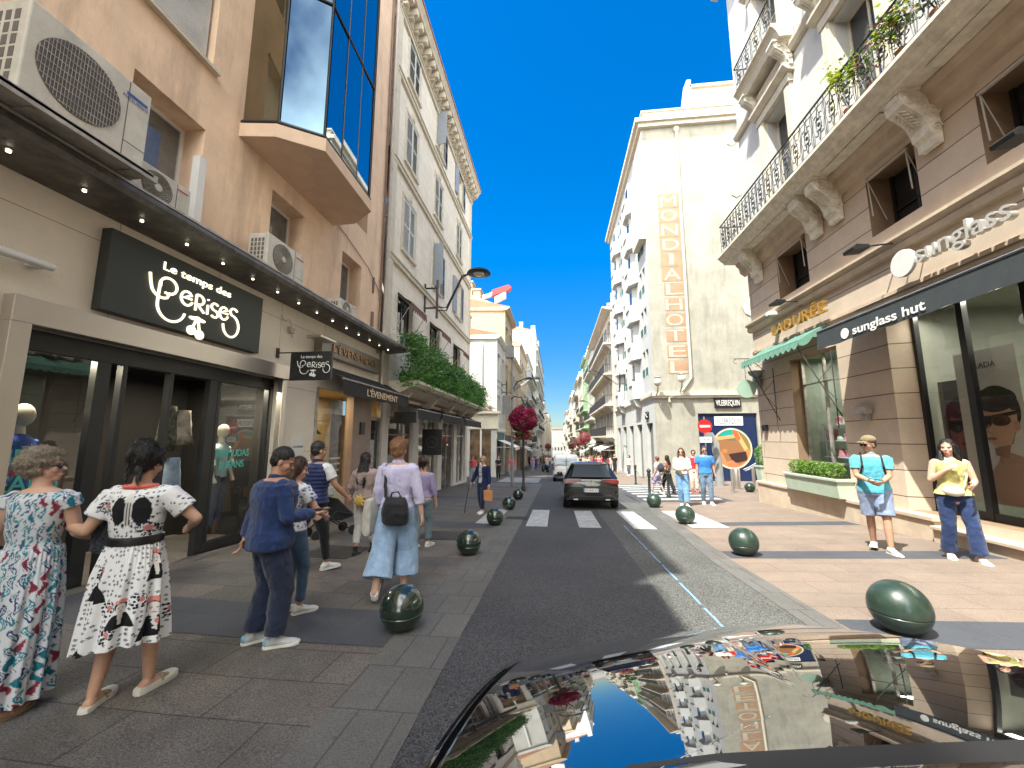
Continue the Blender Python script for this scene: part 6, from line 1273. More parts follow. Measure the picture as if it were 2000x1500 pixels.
        g=MB(); g.box(-.2,-.02,.62,.2,.0,.72); g.build('number_plate',m_wl,o); text('lettering','LIVRAISON',m_frame,.07,(-.02,-.012,1.3),FNY,.001,o,.4)
        for s in (-1,1):
            g=MB(); g.box(s*.86,1.9,1.12,s*.885,2.9,1.5); g.build('side_window',m_carglass,o)
    for sx in (-1,1):
        for yy in (.72,3.36):
            g=MB(); g.lathe([(.001,-.1),(.21,-.1),(.3,-.1),(.325,-.07),(.325,.07),(.3,.1),(.001,.1)],(sx*.79,yy,.32),24,axis='x'); w_=g.build('wheel',m_tyre,o,smooth=40); g=MB(); g.lathe([(.001,-.104),(.2,-.104),(.2,.104),(.001,.104)],(sx*.79,yy,.32),16,axis='x'); g.build('rim',m_steel,w_)
    return o
m_grey=M('graphite paint',(.016,.015,.015),.22,.5,var=.05,coat=1); m_vanw=M('van white',(.62,.62,.6),.3,var=.04,coat=.6); m_silver=M('silver paint',(.35,.36,.38),.25,.6,var=.04,coat=1)
mkcar(1.08,13.15,0,'dark graphite hatchback seen from behind on the crosswalk',m_grey)
mkcar(.62,27.4,0,'white delivery van ahead of the dark hatchback',m_vanw,'van')
mkcar(1.2,46,0,'dark car ahead of the white van, half hidden by it',m_grey,ch_=False); mkcar(.7,60,0,'silver car farther down the lane',m_silver,ch_=False); mkcar(-.1,78,0,'farthest pale car in the lane',m_vanw,ch_=False)
# scooter parked far on the left pavement
x,y=-1.25,43.5; z=gz(x,y); o=empty('motor_scooter',(x,y,z),R_(25),'dark scooter parked on the left edge far down the road','scooter')
for yy in (-.6,.6): b=MB(); b.lathe([(.001,-.06),(.28,-.06),(.28,.06),(.001,.06)],(0,yy,.28),18,axis='x'); b.build('wheel',m_tyre,o,smooth=40)
b=MB(); b.loft([[(-.2,-.8,.5),(.2,-.8,.5),(.2,-.8,.8),(-.2,-.8,.8)],[(-.24,-.3,.3),(.24,-.3,.3),(.22,-.3,.85),(-.22,-.3,.85)],[(-.18,.2,.3),(.18,.2,.3),(.15,.2,.42),(-.15,.2,.42)],[(-.2,.5,.35),(.2,.5,.35),(.2,.55,1.0),(-.2,.55,1.0)]]); b.build('body',m_grey,o,bevel=.03); b=MB(); b.tube([(-.35,.5,1.1),(0,.6,1.02),(.35,.5,1.1)],.02,6); b.tube([(0,.6,.3),(0,.55,1.05)],.03,6); b.build('handlebar',m_plas,o)
# ---- mannequins and hanging clothes in the cherry shop
m_mann=M('mannequin shell',(.65,.58,.48),.35,var=.03)
def mannequin(x,y,zf,label,shirt,trs,turn):
    o=empty('mannequin',(x,y,zf),turn,label,'mannequin')
    b=MB(); b.ell((0,.02,1.72),(.085,.11,.135),20); b.tube([(0,0,1.62),(0,0,1.5)],[.05,.06],14); b.tube([(0,0,1.5),(0,0,1.4)],[.06,.1],14); link('head',remesh(b,.012,3),m_mann,o)
    b=MB(); b.loft([[(rx*math.cos(t),ry*math.sin(t),z) for t in np.linspace(0,6.283,19)[:-1]] for z,rx,ry in ((.88,.17,.12),(1.0,.165,.11),(1.2,.17,.12),(1.36,.19,.12),(1.44,.17,.1),(1.5,.07,.07))])
    for s in (-1,1): b.tube([(s*.17,0,1.42),(s*.25,.0,1.2),(s*.27,.05,1.08)],[.07,.075,.07],12)
    link('shirt',remesh(b,.015,3,.012,.1),shirt,o)
    b=MB()
    for s in (-1,1): b.tube([(s*.25,0,1.15),(s*.27,.05,.95),(s*.25,.12,.8)],[.04,.035,.03],10)
    b.build('arms',m_mann,o,smooth=True)
    b=MB()
    for s in (-1,1): b.tube([(s*.09,0,.92),(s*.1,0,.5),(s*.1,0,.06)],[.1,.075,.06],14)
    link('trousers',remesh(b,.015,3,.01,.1),trs,o); return o
m_denim=M('blue denim',(.04,.08,.16),.9,var=.25,scale=30,bump=.3,bscale=300)
mn=mannequin(-6.2,3.97,.2,'pale headless faced mannequin in a blue printed shirt in the near window',M('royal blue tee',(.02,.07,.35),.8),m_denim,R_(-70)); mn['label']='faceless pale mannequin in a bright blue shirt in the near shop window'
text('lettering','TEMPS',mt_white,.06,(0,.128,1.3),Matrix(((-1,0,0),(0,0,1),(0,1,0))),.001,mn,.2)
mn=mannequin(-6.2,6.82,.06,'faceless pale mannequin in a mint shirt in the far shop window',M('mint shirt',(.45,.6,.58),.8),m_denim,R_(-80))
for i,(y,z,mm,l,hh) in enumerate(((5.55,2.15,M('camo cloth',(.12,.13,.09),.9,var=.8,scale=14),'leafy patterned shirt hanging in the shop doorway',.7),(5.8,2.1,M('pale cloth',(.5,.45,.36),.9,var=.4,scale=9),'pale jacket hanging in the shop doorway',.55),(5.7,1.35,M('light jeans',(.3,.4,.5),.9,var=.3,scale=9),'light blue jeans hanging low in the shop doorway',.6))):
    b=MB(); b.loft([[(-5.95+.09*math.sin(t*3)*k,y+(.12+.1*k)*math.cos(t)+.02*math.sin(5*t),z-hh*k) if False else (-5.98+(.05+.03*k)*math.sin(t),y+(.09+.12*k+.02*math.sin(4*t+k*5))*math.cos(t),z-hh*k) for t in np.linspace(0,6.283,17)[:-1]] for k in (0,.12,.4,.7,1)]); tag(b.build('hanging_garment',mm,smooth='all'),l,'clothes')
# ================================================================ people
def skinm(name,c):
    m=M(name,c,.5,var=.06,scale=20,bump=.05,bscale=200,spec=.35); b=m.node_tree.nodes['Principled BSDF']; b.inputs['Subsurface Weight'].default_value=.12; b.inputs['Subsurface Radius'].default_value=(.02,.008,.004); b.inputs['Subsurface Scale'].default_value=1; return m
SK={'fair':skinm('fair skin',(.56,.34,.25)),'tan':skinm('tan skin',(.43,.24,.16)),'med':skinm('medium skin',(.5,.3,.21))}
_hm={}
def hairm(c):
    if c not in _hm: _hm[c]=M('hair',c,.42,var=.45,scale=1.0,stretch=(70,70,6),bump=.6,bscale=1.2,spec=.4)
    return _hm[c]
_cm={}
def cloth(c,name='fabric',var=.12,scale=12,bump=.25,bscale=500,rough=.85,**k):
    key=(c,name,var,scale)
    if key not in _cm: _cm[key]=M(name,c,rough,var=var,scale=scale,bump=bump,bscale=bscale,spec=.25,sheen=.2,**k)
    return _cm[key]
def ik(a,c,l1,l2,hint):
    a=V(*a);c=V(*c);d=c-a;L=np.linalg.norm(d); mx=(l1+l2)*.998
    if L>mx: c=a+d/L*mx; d=c-a; L=mx
    t=(l1*l1-l2*l2+L*L)/(2*L); h=math.sqrt(max(0,l1*l1-t*t)); u=d/L; hv=V(*hint); hv=unit(hv-u*(hv@u)); return a+u*t+hv*h,c
def rotm(ax,deg): return np.array(Matrix.Rotation(R_(deg),3,ax))
def ellring(c,rx,ry,R=None,n=18,z=0):
    q=[]
    for j in range(n):
        a=2*math.pi*j/n; p=V(rx*math.cos(a),ry*math.sin(a),0); p=R@p if R is not None else p; q.append(V(*c)+p)
    return q
def person(x,y,th,H,label,group=None,skin='med',hair=('short',(.02,.015,.01)),vox=.008,fem=False,wide=1.0,lean=0,head=(0,0),
    lh=(-.26,.03,.86),rh=(.26,.03,.86),lhint=(-.3,-1,0),rhint=(.3,-1,0),lf=(-.1,0,0,0),rf=(.1,0,0,0),top=None,bottom=None,shoes=None,glasses=None,cap=None,curl=35,twist=0,vest=None,lpalm=(1,0,0),rpalm=(-1,0,0),far=False,extra=None):
    k=H/1.75; W=wide*1.1; z0=gz(x,y); vx=vox/k
    S_=rotm('Z',twist)@rotm('X',-lean)     # bend and twist of the trunk about the hips
    hipc=V(0,0,.95)
    def T(p,w=None): p=V(*p); w=min(1,max(0,(p[2]-.95)/.2)) if w is None else w; q=hipc+S_@(p-hipc); return p*(1-w)+q*w
    hy,hp=head; Rh=rotm('Z',hy)@rotm('X',hp)
    def Hd(p): p=V(*p)-V(0,0,1.54); return T(V(0,0,1.54)+Rh@p,1)
    RH=S_@Rh
    sw=.165 if fem else .185; sw*=W**.5
    hw=.165 if fem else .16
    rings=[(.80,.10*W,.09),(.86,hw*W,.115*W),(.94,hw*1.03*W,.118*W),(1.03,(.135 if fem else .148)*W,.10*W),(1.10,(.122 if fem else .142)*W,.092*W),(1.2,(.14 if fem else .155)*W,.105*W),(1.32,(.152 if fem else .175)*W,.112*W),(1.40,.16*W,.1*W),(1.445,.135*W,.078*W),(1.475,.07,.062)]
    def torso(mb,infl=0,z_lo=.8,z_hi=1.475,flare=0,n=18):
        zs=[r for r in rings if z_lo<=r[0]<=z_hi]; 
        lo=[float(np.interp(z_lo,[r[0] for r in rings],[r[i] for r in rings])) for i in (1,2)]
        if zs[0][0]>z_lo: zs=[(z_lo,*lo)]+zs
        out=[]
        for (z,a,b_) in zs:
            fl=flare*max(0,(1.1-z)); i=infl*(1 if z<1.44 else .55); out.append([T(p) for p in ellring((0,-.005,z),a+i+fl,b_+i+fl,n=n)])
        mb.loft(out)
    shl={-1:T((-sw,0,1.415),1),1:T((sw,0,1.415),1)}
    J={}
    for s,hd,hint in ((-1,lh,lhint),(1,rh,rhint)):
        el,wr=ik(shl[s],hd,.285,.255,hint); J[s]=(shl[s],el,wr)
    hips={-1:V(-.09,0,.92),1:V(.09,0,.92)}; LG={}
    for s,f in ((-1,lf),(1,rf)):
        pitch=f[3] if len(f)>3 else 0; yw=f[4] if len(f)>4 else -s*8
        Rf=rotm('Z',yw)@rotm('X',-pitch); 
        ball_=V(f[0],f[1]+.0,f[2]); an=ball_+Rf@V(0,-.11,.085)+V(0,.11,0)   # ankle stands over the heel
        kn,an=ik(hips[s],an,.435,.415,(s*.12,1,0)); LG[s]=(hips[s],kn,an,Rf)
    # ---- skin: one continuous body
    b=MB(); torso(b)
    b.tube([T((0,-.01,1.44),1),T((0,-.005,1.5),1),Hd((0,-.005,1.57))],[.062,.054,.05],14)
    b.ell(Hd((0,-.012,1.655)),(.076,.096,.098),18,rot=RH); b.ell(Hd((0,.022,1.60)),(.062,.07,.088),16,rot=RH); b.ell(Hd((0,.052,1.535)),(.034,.034,.024),10,rot=RH)
    if not far:
        b.tube([Hd((0,.082,1.635)),Hd((0,.112,1.59))],[.008,.0145],8); b.ell(Hd((0,.07,1.648)),(.052,.024,.012),10,rot=RH); b.ell(Hd((0,.088,1.556)),(.024,.012,.010),10,rot=RH)
        for s in (-1,1): b.ell(Hd((s*.036,.058,1.598)),(.026,.03,.028),10,rot=RH); b.ell(Hd((s*.077,-.005,1.61)),(.010,.02,.031),10,rot=RH)
    for s in (-1,1):
        a,e,w_=J[s]; b.ell(a+V(-s*.01,0,-.01),(.055,.055,.055),10); b.tube([a,a*.5+e*.5,e],[.05*W**.5,.046*W**.5,.038],12); b.ell(e,(.038,.038,.038),10); b.tube([e,e*.7+w_*.3,w_],[.038,.041,.025],12); b.ell(w_,(.024,.024,.024),8)
        d=unit(w_-e); pn=V(*(lpalm if s<0 else rpalm)); pn=unit(pn-d*(pn@d)); sd=np.cross(d,pn)*s   # thumb side
        hl=.088
        if far: b.tube([w_,w_+d*.12],[.028,.02],8)
        else:
            b.loft([[w_+d*t*hl+sd*(ww*math.cos(q))+pn*(.013*math.sin(q)*tt) for q in np.linspace(0,6.283,13)[:-1]] for t,ww,tt in ((-.1,.022,1.3),(.3,.033,1.2),(.8,.041,1.05),(1.05,.04,.8))])
            for i,(off,fl) in enumerate(((.031,.07),(.0105,.079),(-.0105,.073),(-.031,.058))):
                p=w_+d*hl*.95+sd*off; c=R_(curl*(.8+.12*i)); dd=d; pts=[p]; ax=np.cross(sd,d); 
                for j in range(3):
                    a_=c*(.55+.35*j)*.62; a_=c*(j+1)*.42; dd=d*math.cos(a_)+pn*math.sin(a_); p=p+dd*fl*(.42,.32,.26)[j]; pts.append(p)
                b.tube(pts,[.0098,.0092,.0086,.0072],8); b.ell(pts[-1],(.0074,)*3,6)
            p=w_+d*.025+sd*.03; q=p+(sd*.75+d*.6+pn*.35)*.034; r=q+(sd*.25+d*.85+pn*.45)*.032; b.tube([w_+d*.01+sd*.015,p,q,r],[.014,.013,.0105,.0085],8); b.ell(r,(.0086,)*3,6)
        hp_,kn,an,Rf=LG[s]; b.tube([hp_,hp_*.5+kn*.5,kn],[.088*W,.074*W,.055],14); b.ell(kn,(.054,.054,.054),10); b.tube([kn,kn*.68+an*.32,an],[.052,.054,.034],14)
        b.ell(an,(.034,.036,.034),10); fy=rotm('Z',0); 
        c0=an+Rf@V(0,.045,-.045); b.loft([[an+Rf@V(ww*math.cos(q),yy,zz+hh*math.sin(q)) for q in np.linspace(0,6.283,13)[:-1]] for yy,ww,zz,hh in ((-.055,.028,-.05,.03),(-.02,.034,-.04,.042),(.05,.036,-.05,.034),(.12,.042,-.062,.022),(.165,.036,-.068,.015),(.185,.02,-.07,.01))])
    me=remesh(b,vx,3 if not far else 1,fac=.4); me.transform(Matrix.Scale(k,4)); body=link('person',me,SK[skin]); body.location=(x,y,z0); body.rotation_euler=(0,0,R_(th)); tag(body,label,'person',group)
    def piece(name,mb,mat,v=None,sm=3,disp=0,ds=.09,pf=None):
        m=remesh(mb,v or vx*1.35,sm,disp,ds)
        if pf: paint(m,pf)
        m.transform(Matrix.Scale(k,4)); return link(name,m,mat,body)
    # ---- garments
    if top:
        b=MB(); inf=top.get('inf',.016); torso(b,inf,top.get('hem',.92),1.472 if top.get('neck',1) else 1.44,top.get('flare',.0))
        sl=top.get('sleeve','long'); sr=top.get('sr',.012)
        for s in (-1,1):
            a,e,w_=J[s]
            if sl!='none': b.ell(a+V(-s*.015,0,-.016),(.054+sr*.8,)*3,12)
            if sl=='long': b.tube([a,(a+e)/2,e,(e+w_)/2,w_*.97+e*.03],[.056+sr,.05+sr,.045+sr,.043+sr,.031+sr*.7],14); b.ell(e,(.044+sr,)*3,10)
            elif sl=='three': b.tube([a,(a+e)/2,e,e*.45+w_*.55],[.056+sr,.05+sr,.045+sr,.041+sr],14); b.ell(e,(.044+sr,)*3,10)
            elif sl=='short': b.tube([a,a*.35+e*.65],[.056+sr,.054+sr*1.2],14)
            elif sl=='cap': b.tube([a,a*.7+e*.3],[.058+sr,.056+sr*1.6],14)
        if top.get('collar'): b.tube([T((0,-.008,1.455),1),T((0,-.004,1.497),1)],[.078,.066],16)
        if top.get('hood'): b.ell(T((0,-.1,1.40),1),(.11,.05,.075),12); b.tube([T((-.09,-.05,1.46),1),T((0,-.1,1.44),1),T((.09,-.05,1.46),1)],.035,10)
        piece(top.get('name','shirt'),b,top['mat'],disp=top.get('disp',.014),ds=.08,pf=top.get('paint'))
        if top.get('trim'): 
            b=MB(); P=[T(p,1) for p in [(.098*math.cos(t),-.012+.082*math.sin(t),1.463+.012*math.sin(t)*0) for t in np.linspace(0,6.283,25)[:-1]]]; P.append(P[0]); b.tube(P,.012,6,cap=False); b.v=[(p[0]*k,p[1]*k,p[2]*k) for p in b.v]; b.build('neck_trim',top['trim'],body,smooth=True)
    if vest:
        b=MB(); torso(b,.04,.92,1.455,.0); b.tube([T((0,-.008,1.44),1),T((0,-.004,1.51),1)],[.08,.07],16)
        m=remesh(b,vx*1.3,3,.006,.05); co=[v for v in m.vertices]
        for v in co:
            q=.004*math.cos((v.co.z)*2*math.pi/.052); n_=v.normal; v.co+=n_*q
        m.transform(Matrix.Scale(k,4)); link('vest',m,vest,body)
    if bottom:
        t=bottom['type']; b=MB(); inf=bottom.get('inf',.014); zl=bottom.get('low',.02)
        if t in ('trousers','shorts','wide'):
            torso(b,inf,.84,bottom.get('waist',1.02))
            for s in (-1,1):
                h_,kn,an,Rf=LG[s]; h2=h_+V(s*.0,0,-.0)
                r0,r1,r2=bottom.get('r',(.095,.07,.055)); r0=max(r0,.088*W+.016); r1=max(r1,.068); rm=max((r0+r1)/2+.004,.074*W+.016); f=bottom.get('to',.93)
                if f<=.5: e=h2+(kn-h2)*f*2; b.tube([h2,(h2+e)/2,e],[r0+.005,rm+.004,max(rm,r1)+.002],16)
                else: e=kn+(an-kn)*(f-.5)*2+V(0,0,-.0); b.tube([h2,(h2+kn)/2,kn,(kn+e)/2,e],[r0,rm,r1,(r1+r2)/2,r2],16); b.ell(kn,(r1,r1,r1),12)
            b.ell((-.06,0,.87),(.1*W+.01,.11*W+.008,.09),12); b.ell((.06,0,.87),(.1*W+.01,.11*W+.008,.09),12)
            piece(bottom.get('name','trousers'),b,bottom['mat'],disp=bottom.get('disp',.016),ds=.07)
        elif t=='skirt':
            # a hanging skirt as its own folded surface
            z1=bottom.get('waist',1.08); z2=zl; rx0,ry0=bottom.get('r0',(.15,.12)); rx1,ry1=bottom.get('r1',(.26,.24)); nf=bottom.get('folds',11); am=bottom.get('amp',.03); nu,nv=bottom.get('res',(260,200)); cx1,cy1=bottom.get('sway',(0,0)); hemw=bottom.get('hemwave',.0)
            vs=[];rr=random.Random(3); ph=[rr.uniform(0,6.28) for _ in range(6)]
            for j in range(nv):
                v=j/(nv-1)
                for i in range(nu):
                    a=2*math.pi*i/nu; e=min(1,v*3); bell=bottom.get('bell',.55); q=v**bell
                    fold=am*(.25+.75*v)*e*(math.sin(nf*a+ph[0]+1.2*math.sin(v*2+a))+.5*math.sin((nf*2-1)*a+ph[1]+v*2)+.35*math.sin(3*a+ph[2]+v*3))
                    gath=.004*math.sin(46*a)*max(0,1-v*2.2)
                    R1=(rx0+(rx1-rx0)*q)*W+.012*e+fold+gath; R2=(ry0+(ry1-ry0)*q)*W+.012*e+fold+gath
                    zz=z1+(z2-z1)*v+hemw*math.sin(a*2+ph[3])*v*v
                    vs.append((R1*math.cos(a)+cx1*v,R2*math.sin(a)+cy1*v,zz))
            fs=[(j*nu+i,(j+1)*nu+i,(j+1)*nu+(i+1)%nu,j*nu+(i+1)%nu) for j in range(nv-1) for i in range(nu)]
            m=bpy.data.meshes.new('skirt'); m.from_pydata(vs,[],fs); m.update(); m.polygons.foreach_set('use_smooth',[True]*len(m.polygons))
            if bottom.get('paint'): paint(m,bottom['paint'])
            m.transform(Matrix.Scale(k,4)); link(bottom.get('name','skirt'),m,bottom['mat'],body)
        if bottom.get('belt'):
            b=MB(); zz=bottom['belt_z']; bx,by=bottom.get('belt_r',(.155,.125)); bx*=W; by*=W; 
            b.loft([[T(p) for p in ellring((0,-.005,zz+dz),bx+o_,by+o_,n=32)] for dz,o_ in ((-.028,0),(-.024,.006),(0,.008),(.024,.006),(.028,0))]); b.v=[(p[0]*k,p[1]*k,p[2]*k) for p in b.v]; b.build('belt',bottom['belt'],body,smooth=True)
    if shoes:
        for s in (-1,1):
            h_,kn,an,Rf=LG[s]; ty=shoes.get('type','sneaker')
            def F(yy,ww,zz,hh,n=16): return [an+Rf@V(ww*math.cos(q),yy,zz+hh*math.sin(q)) for q in np.linspace(0,6.283,n+1)[:-1]]
            if ty!='sandal':
                b=MB(); b.loft([F(*q) for q in ((-.075,.02,-.05,.022),(-.06,.036,-.045,.036),(-.02,.042,-.032,.05),(.04,.043,-.04,.044),(.10,.048,-.056,.03),(.15,.046,-.062,.024),(.185,.034,-.066,.018),(.2,.016,-.068,.012))])
                if ty=='boot': b.tube([an+V(0,0,-.03),an*.82+kn*.18],[.048,.05],14)
                else: b.tube([an+Rf@V(0,-.005,-.03),an+Rf@V(0,-.005,.012)],[.046,.042],14)
                sh=piece('shoe',b,shoes['mat'],sm=2)
            else:
                b=MB(); b.loft([F(*q) for q in ((.06,.046,-.055,.034),(.10,.052,-.06,.033),(.135,.052,-.066,.026))]); sh=piece('shoe',b,shoes['mat'],sm=2,disp=.01,ds=.02)
            sz=shoes.get('sole',.028); b=MB(); 
            ol=[(.028,-.078),(.04,-.05),(.037,.0),(.042,.06),(.053,.11),(.05,.165),(.03,.205),(0,.214),(-.03,.205),(-.05,.165),(-.053,.11),(-.042,.06),(-.037,0),(-.04,-.05),(-.028,-.078),(0,-.086)]
            b.loft([[an+Rf@V(a*q,c*q+.0,zz) for a,c in ol] for zz,q in ((-.085-sz*.3+.0,.94),(-.085-sz*.25,1.0),(-.085+sz*.6,1.0),(-.085+sz*.75,.95))]); b.v=[(p[0]*k,p[1]*k,p[2]*k) for p in b.v]; b.build('sole',shoes.get('smat',shoes['mat']),sh,smooth=40)
            if shoes.get('heel'): b=MB(); b.ell(an+Rf@V(0,-.06,-.035),(.036,.024,.034),10,rot=Rf); b.v=[(p[0]*k,p[1]*k,p[2]*k) for p in b.v]; b.build('heel_patch',shoes['heel'],sh,smooth=True)
    # ---- hair
    if hair:
        ht,hcol=hair[0],hair[1]; b=MB()
        if ht!='bald': b.ell(Hd((0,-.022,1.672)),(.083,.098,.095),18,rot=RH); b.ell(Hd((0,-.045,1.63)),(.077,.07,.08),14,rot=RH)
        if ht=='bob': b.ell(Hd((0,-.03,1.66)),(.094,.105,.1),18,rot=RH); b.ell(Hd((0,-.05,1.61)),(.09,.072,.075),14,rot=RH); b.ell(Hd((.02,.05,1.715)),(.06,.04,.03),10,rot=RH)
        if ht in ('long','longthin'):
            wd=.085 if ht=='long' else .07; ln=hair[2] if len(hair)>2 else 1.28
            for t in (-.9,-.45,0,.45,.9): 
                p=[Hd((t*.075,-.05+.02*abs(t),1.66)),Hd((t*wd,-.075+.03*abs(t),1.55)),T((t*wd*1.0,-.115+.02*abs(t),1.42),1),T((t*wd*.9,-.13,(ln+1.42)/2),1),T((t*wd*.6,-.125,ln),1)]
                b.tube(p,[.04,.042,.04,.034,.014],10)
            for s in (-1,1): b.ell(Hd((s*.07,-.01,1.62)),(.024,.05,.075),10,rot=RH)
            if len(hair)>3: 
                for s in (-1,1): b.tube([Hd((s*.066,.03,1.68)),Hd((s*.083,.02,1.58)),T((s*.095,.05,1.44),1),T((s*.1,.085,1.3),1)],[.022,.025,.03,.014],8)
        if ht=='curly':
            rr=random.Random(5)
            for i in range(90):
                d=unit([rr.gauss(0,1),rr.gauss(0,1)-.5,rr.gauss(0,1)+.45]); q=.094
                if d[1]>.35 and d[2]<.55: continue
                b.ell(Hd((d[0]*q*.92,-.018+d[1]*q*1.08,1.665+d[2]*q)),(.024,.024,.022),7)
        if ht=='updo': b.ell(Hd((0,-.075,1.745)),(.075,.06,.055),12,rot=RH); b.ell(Hd((.02,-.1,1.69)),(.08,.05,.07),12,rot=RH); b.ell(Hd((0,-.035,1.67)),(.1,.11,.105),14,rot=RH); b.tube([Hd((.02,-.08,1.6)),T((.04,-.1,1.5),1)],[.03,.008],8); b.tube([Hd((-.05,-.07,1.6)),T((-.05,-.09,1.52),1)],[.02,.006],8)
        if ht!='bald':
            ho=piece('hair',b,hairm(hcol),v=vx*1.1,sm=2,disp=.012 if ht!='short' else .006,ds=.02)
            if not far and vx<.0085:      # loose strands over the combed mass
                rr=random.Random(9); hv=ho.data.vertices; nv_=len(hv); sb=MB(); c0=Hd((0,-.02,1.66))*k
                for _ in range(4200 if ht!='short' else 2600):
                    v=hv[rr.randrange(nv_)]; n_=V(*v.normal); p=V(*v.co); dn=V(0,-.25,-1)+V(rr.gauss(0,.22),rr.gauss(0,.22),rr.gauss(0,.12))
                    if ht=='curly' or p[2]>c0[2]+.055*k: dn=(p-c0)*V(1,1,0)*6+V(rr.gauss(0,.5),rr.gauss(0,.5),-.25)
                    t=unit(dn-n_*(dn@n_)); L_=(rr.uniform(.02,.06) if ht!='short' else rr.uniform(.01,.024))*k; s_=np.cross(t,n_)*.0011*k; o_=n_*.001*k
                    m_=p+t*L_*.5+n_*L_*(.10 if ht!='curly' else .35); e_=p+t*L_+n_*L_*rr.uniform(-.02,.22)+unit(np.cross(t,n_))*L_*rr.gauss(0,.18)
                    sb.add([p-s_+o_,p+s_+o_,m_+s_,m_-s_,e_],[(0,1,2,3),(3,2,4)])
                cg=(tuple(min(1,q*(1.5 if ht!='curly' else 1.25)+.01) for q in hcol)); st=bpy.data.meshes.new('hair_strands'); st.from_pydata(sb.v,[],sb.f); link('hair_strands',st,hairm(cg),ho)
    if not far:
        for s in (-1,1):
            b=MB(); b.ell(Hd((s*.031,.0795,1.622)),(.0125,.009,.0085),8,rot=RH); b.v=[(p[0]*k,p[1]*k,p[2]*k) for p in b.v]; b.build('eye',M_eye,body,smooth=True)
            b=MB(); b.tube([Hd((s*.016,.092,1.643)),Hd((s*.045,.078,1.645))],.004,6); b.v=[(p[0]*k,p[1]*k,p[2]*k) for p in b.v]; b.build('eyebrow',hairm(hair[1] if hair else (.05,.03,.02)),body,smooth=True)
        b=MB(); b.ell(Hd((0,.0955,1.557)),(.02,.008,.006),8,rot=RH); b.v=[(p[0]*k,p[1]*k,p[2]*k) for p in b.v]; b.build('lips',M_lip,body,smooth=True)
    if glasses:
        b=MB()
        for s in (-1,1): b.ell(Hd((s*.033,.094,1.622)),(.028,.008,.02),12,rot=RH); b.tube([Hd((s*.06,.088,1.63)),Hd((s*.082,.05,1.63)),Hd((s*.086,-.01,1.625))],.004,6)
        b.tube([Hd((-.012,.098,1.626)),Hd((.012,.098,1.626))],.004,6); b.v=[(p[0]*k,p[1]*k,p[2]*k) for p in b.v]; b.build('sunglasses' if glasses=='dark' else 'glasses',m_black if glasses=='dark' else m_steel,body,smooth=True)
    if cap:
        b=MB(); b.ell(Hd((0,-.012,1.70)),(.091,.108,.075),18,rot=RH); b.loft([[Hd(p) for p in [(.075*math.cos(q),.06+yy*.0+ (.1*t)*math.sin(q)+.02,1.682-.012*t+dz) for q in np.linspace(0,math.pi,12)]] for t,dz in ((.2,.004),(1,.004),(1,-.004),(.2,-.004))],cap=False); piece('cap',b,cap,v=vx*1.0,sm=1)
    info=dict(k=k,T=T,Hd=Hd,J=J,LG=LG,z0=z0,M=Matrix.Translation((x,y,z0))@Matrix.Rotation(R_(th),4,'Z')@Matrix.Scale(k,4)); body['_']=0; del body['_']
    return body,info
M_eye=M('eye',(.06,.04,.03),.15,var=0); M_lip=M('lips',(.4,.13,.11),.5,var=0)
def W_(info,mb): # template coordinates to the world for things that are held
    mb.v=[tuple(info['M']@Vector(p)) for p in mb.v]; return mb
_rec={}
def local_thing(name,info,mb,mat,label,cat,remesh_v=None,group=None,disp=0,ds=.1,**k):
    o=empty if False else None
    if remesh_v:
        me=remesh(mb,remesh_v,3,disp,ds); me.transform(info['M']); c=sum((v.co for v in me.vertices),Vector())/len(me.vertices); me.transform(Matrix.Translation(-c)); o=link(name,me,mat); o.location=c
    else: W_(info,mb); o=mb.build(name,mat,**k)
    return tag(o,label,cat,group)
white=cloth((.68,.68,.67),'white cotton'); navy=cloth((.012,.02,.06),'navy cotton'); snk=cloth((.62,.62,.6),'white leather',bump=.05,rough=.5); rubber=cloth((.6,.58,.52),'pale rubber',bump=0)
# --- painted prints
def hsh(a,b,c=0): v=np.sin(a*127.1+b*311.7+c*74.7)*43758.5453; return v-np.floor(v)
def cells(u,v,s):
    """cell noise: id hash and offsets from a jittered centre"""
    gu,gv=np.floor(u/s),np.floor(v/s); best=np.full(u.shape,9.); bi=np.zeros(u.shape); du=np.zeros(u.shape); dv=np.zeros(u.shape)
    for i in (-1,0,1):
        for j in (-1,0,1):
            a,b=gu+i,gv+j; cu=(a+.2+.6*hsh(a,b))*s; cv=(b+.2+.6*hsh(a,b,1))*s; x,y=(u-cu)/s,(v-cv)/s; d=x*x+y*y; m=d<best
            best=np.where(m,d,best); bi=np.where(m,hsh(a,b,2),bi); du=np.where(m,x,du); dv=np.where(m,y,dv)
    return bi,du,dv
def ikat(co,no):
    a=np.arctan2(co[:,1],co[:,0]); u=a*.21+.012*np.sin(co[:,2]*60); v=co[:,2]*.75+.01*np.sin(u*90); c=np.tile((.52,.54,.57),(len(u),1))
    h,x,y=cells(u,v,.062); drop=np.abs(x)*1.25+np.abs(y)*.75+.25*y*(h>.5)
    pal=np.array([(.015,.13,.18),(.22,.025,.04),(.02,.17,.23),(.02,.04,.12),(.03,.2,.26),(.02,.14,.2)]); id_=(h*5.99).astype(int)
    m=drop<.44; c[m]=pal[id_[m]]; m2=(drop<.24)&(h>.35); c[m2]=(.55,.6,.65); m3=(drop<.13); c[m3]=pal[(id_[m3]+2)%6]
    h2,x2,y2=cells(u+.5,v+.3,.026); m4=(np.hypot(x2*2,y2*.7)<.2)&(h2>.45)&~(drop<.44); c[m4]=pal[((h2[m4]*17)%1*5.99).astype(int)]
    return c
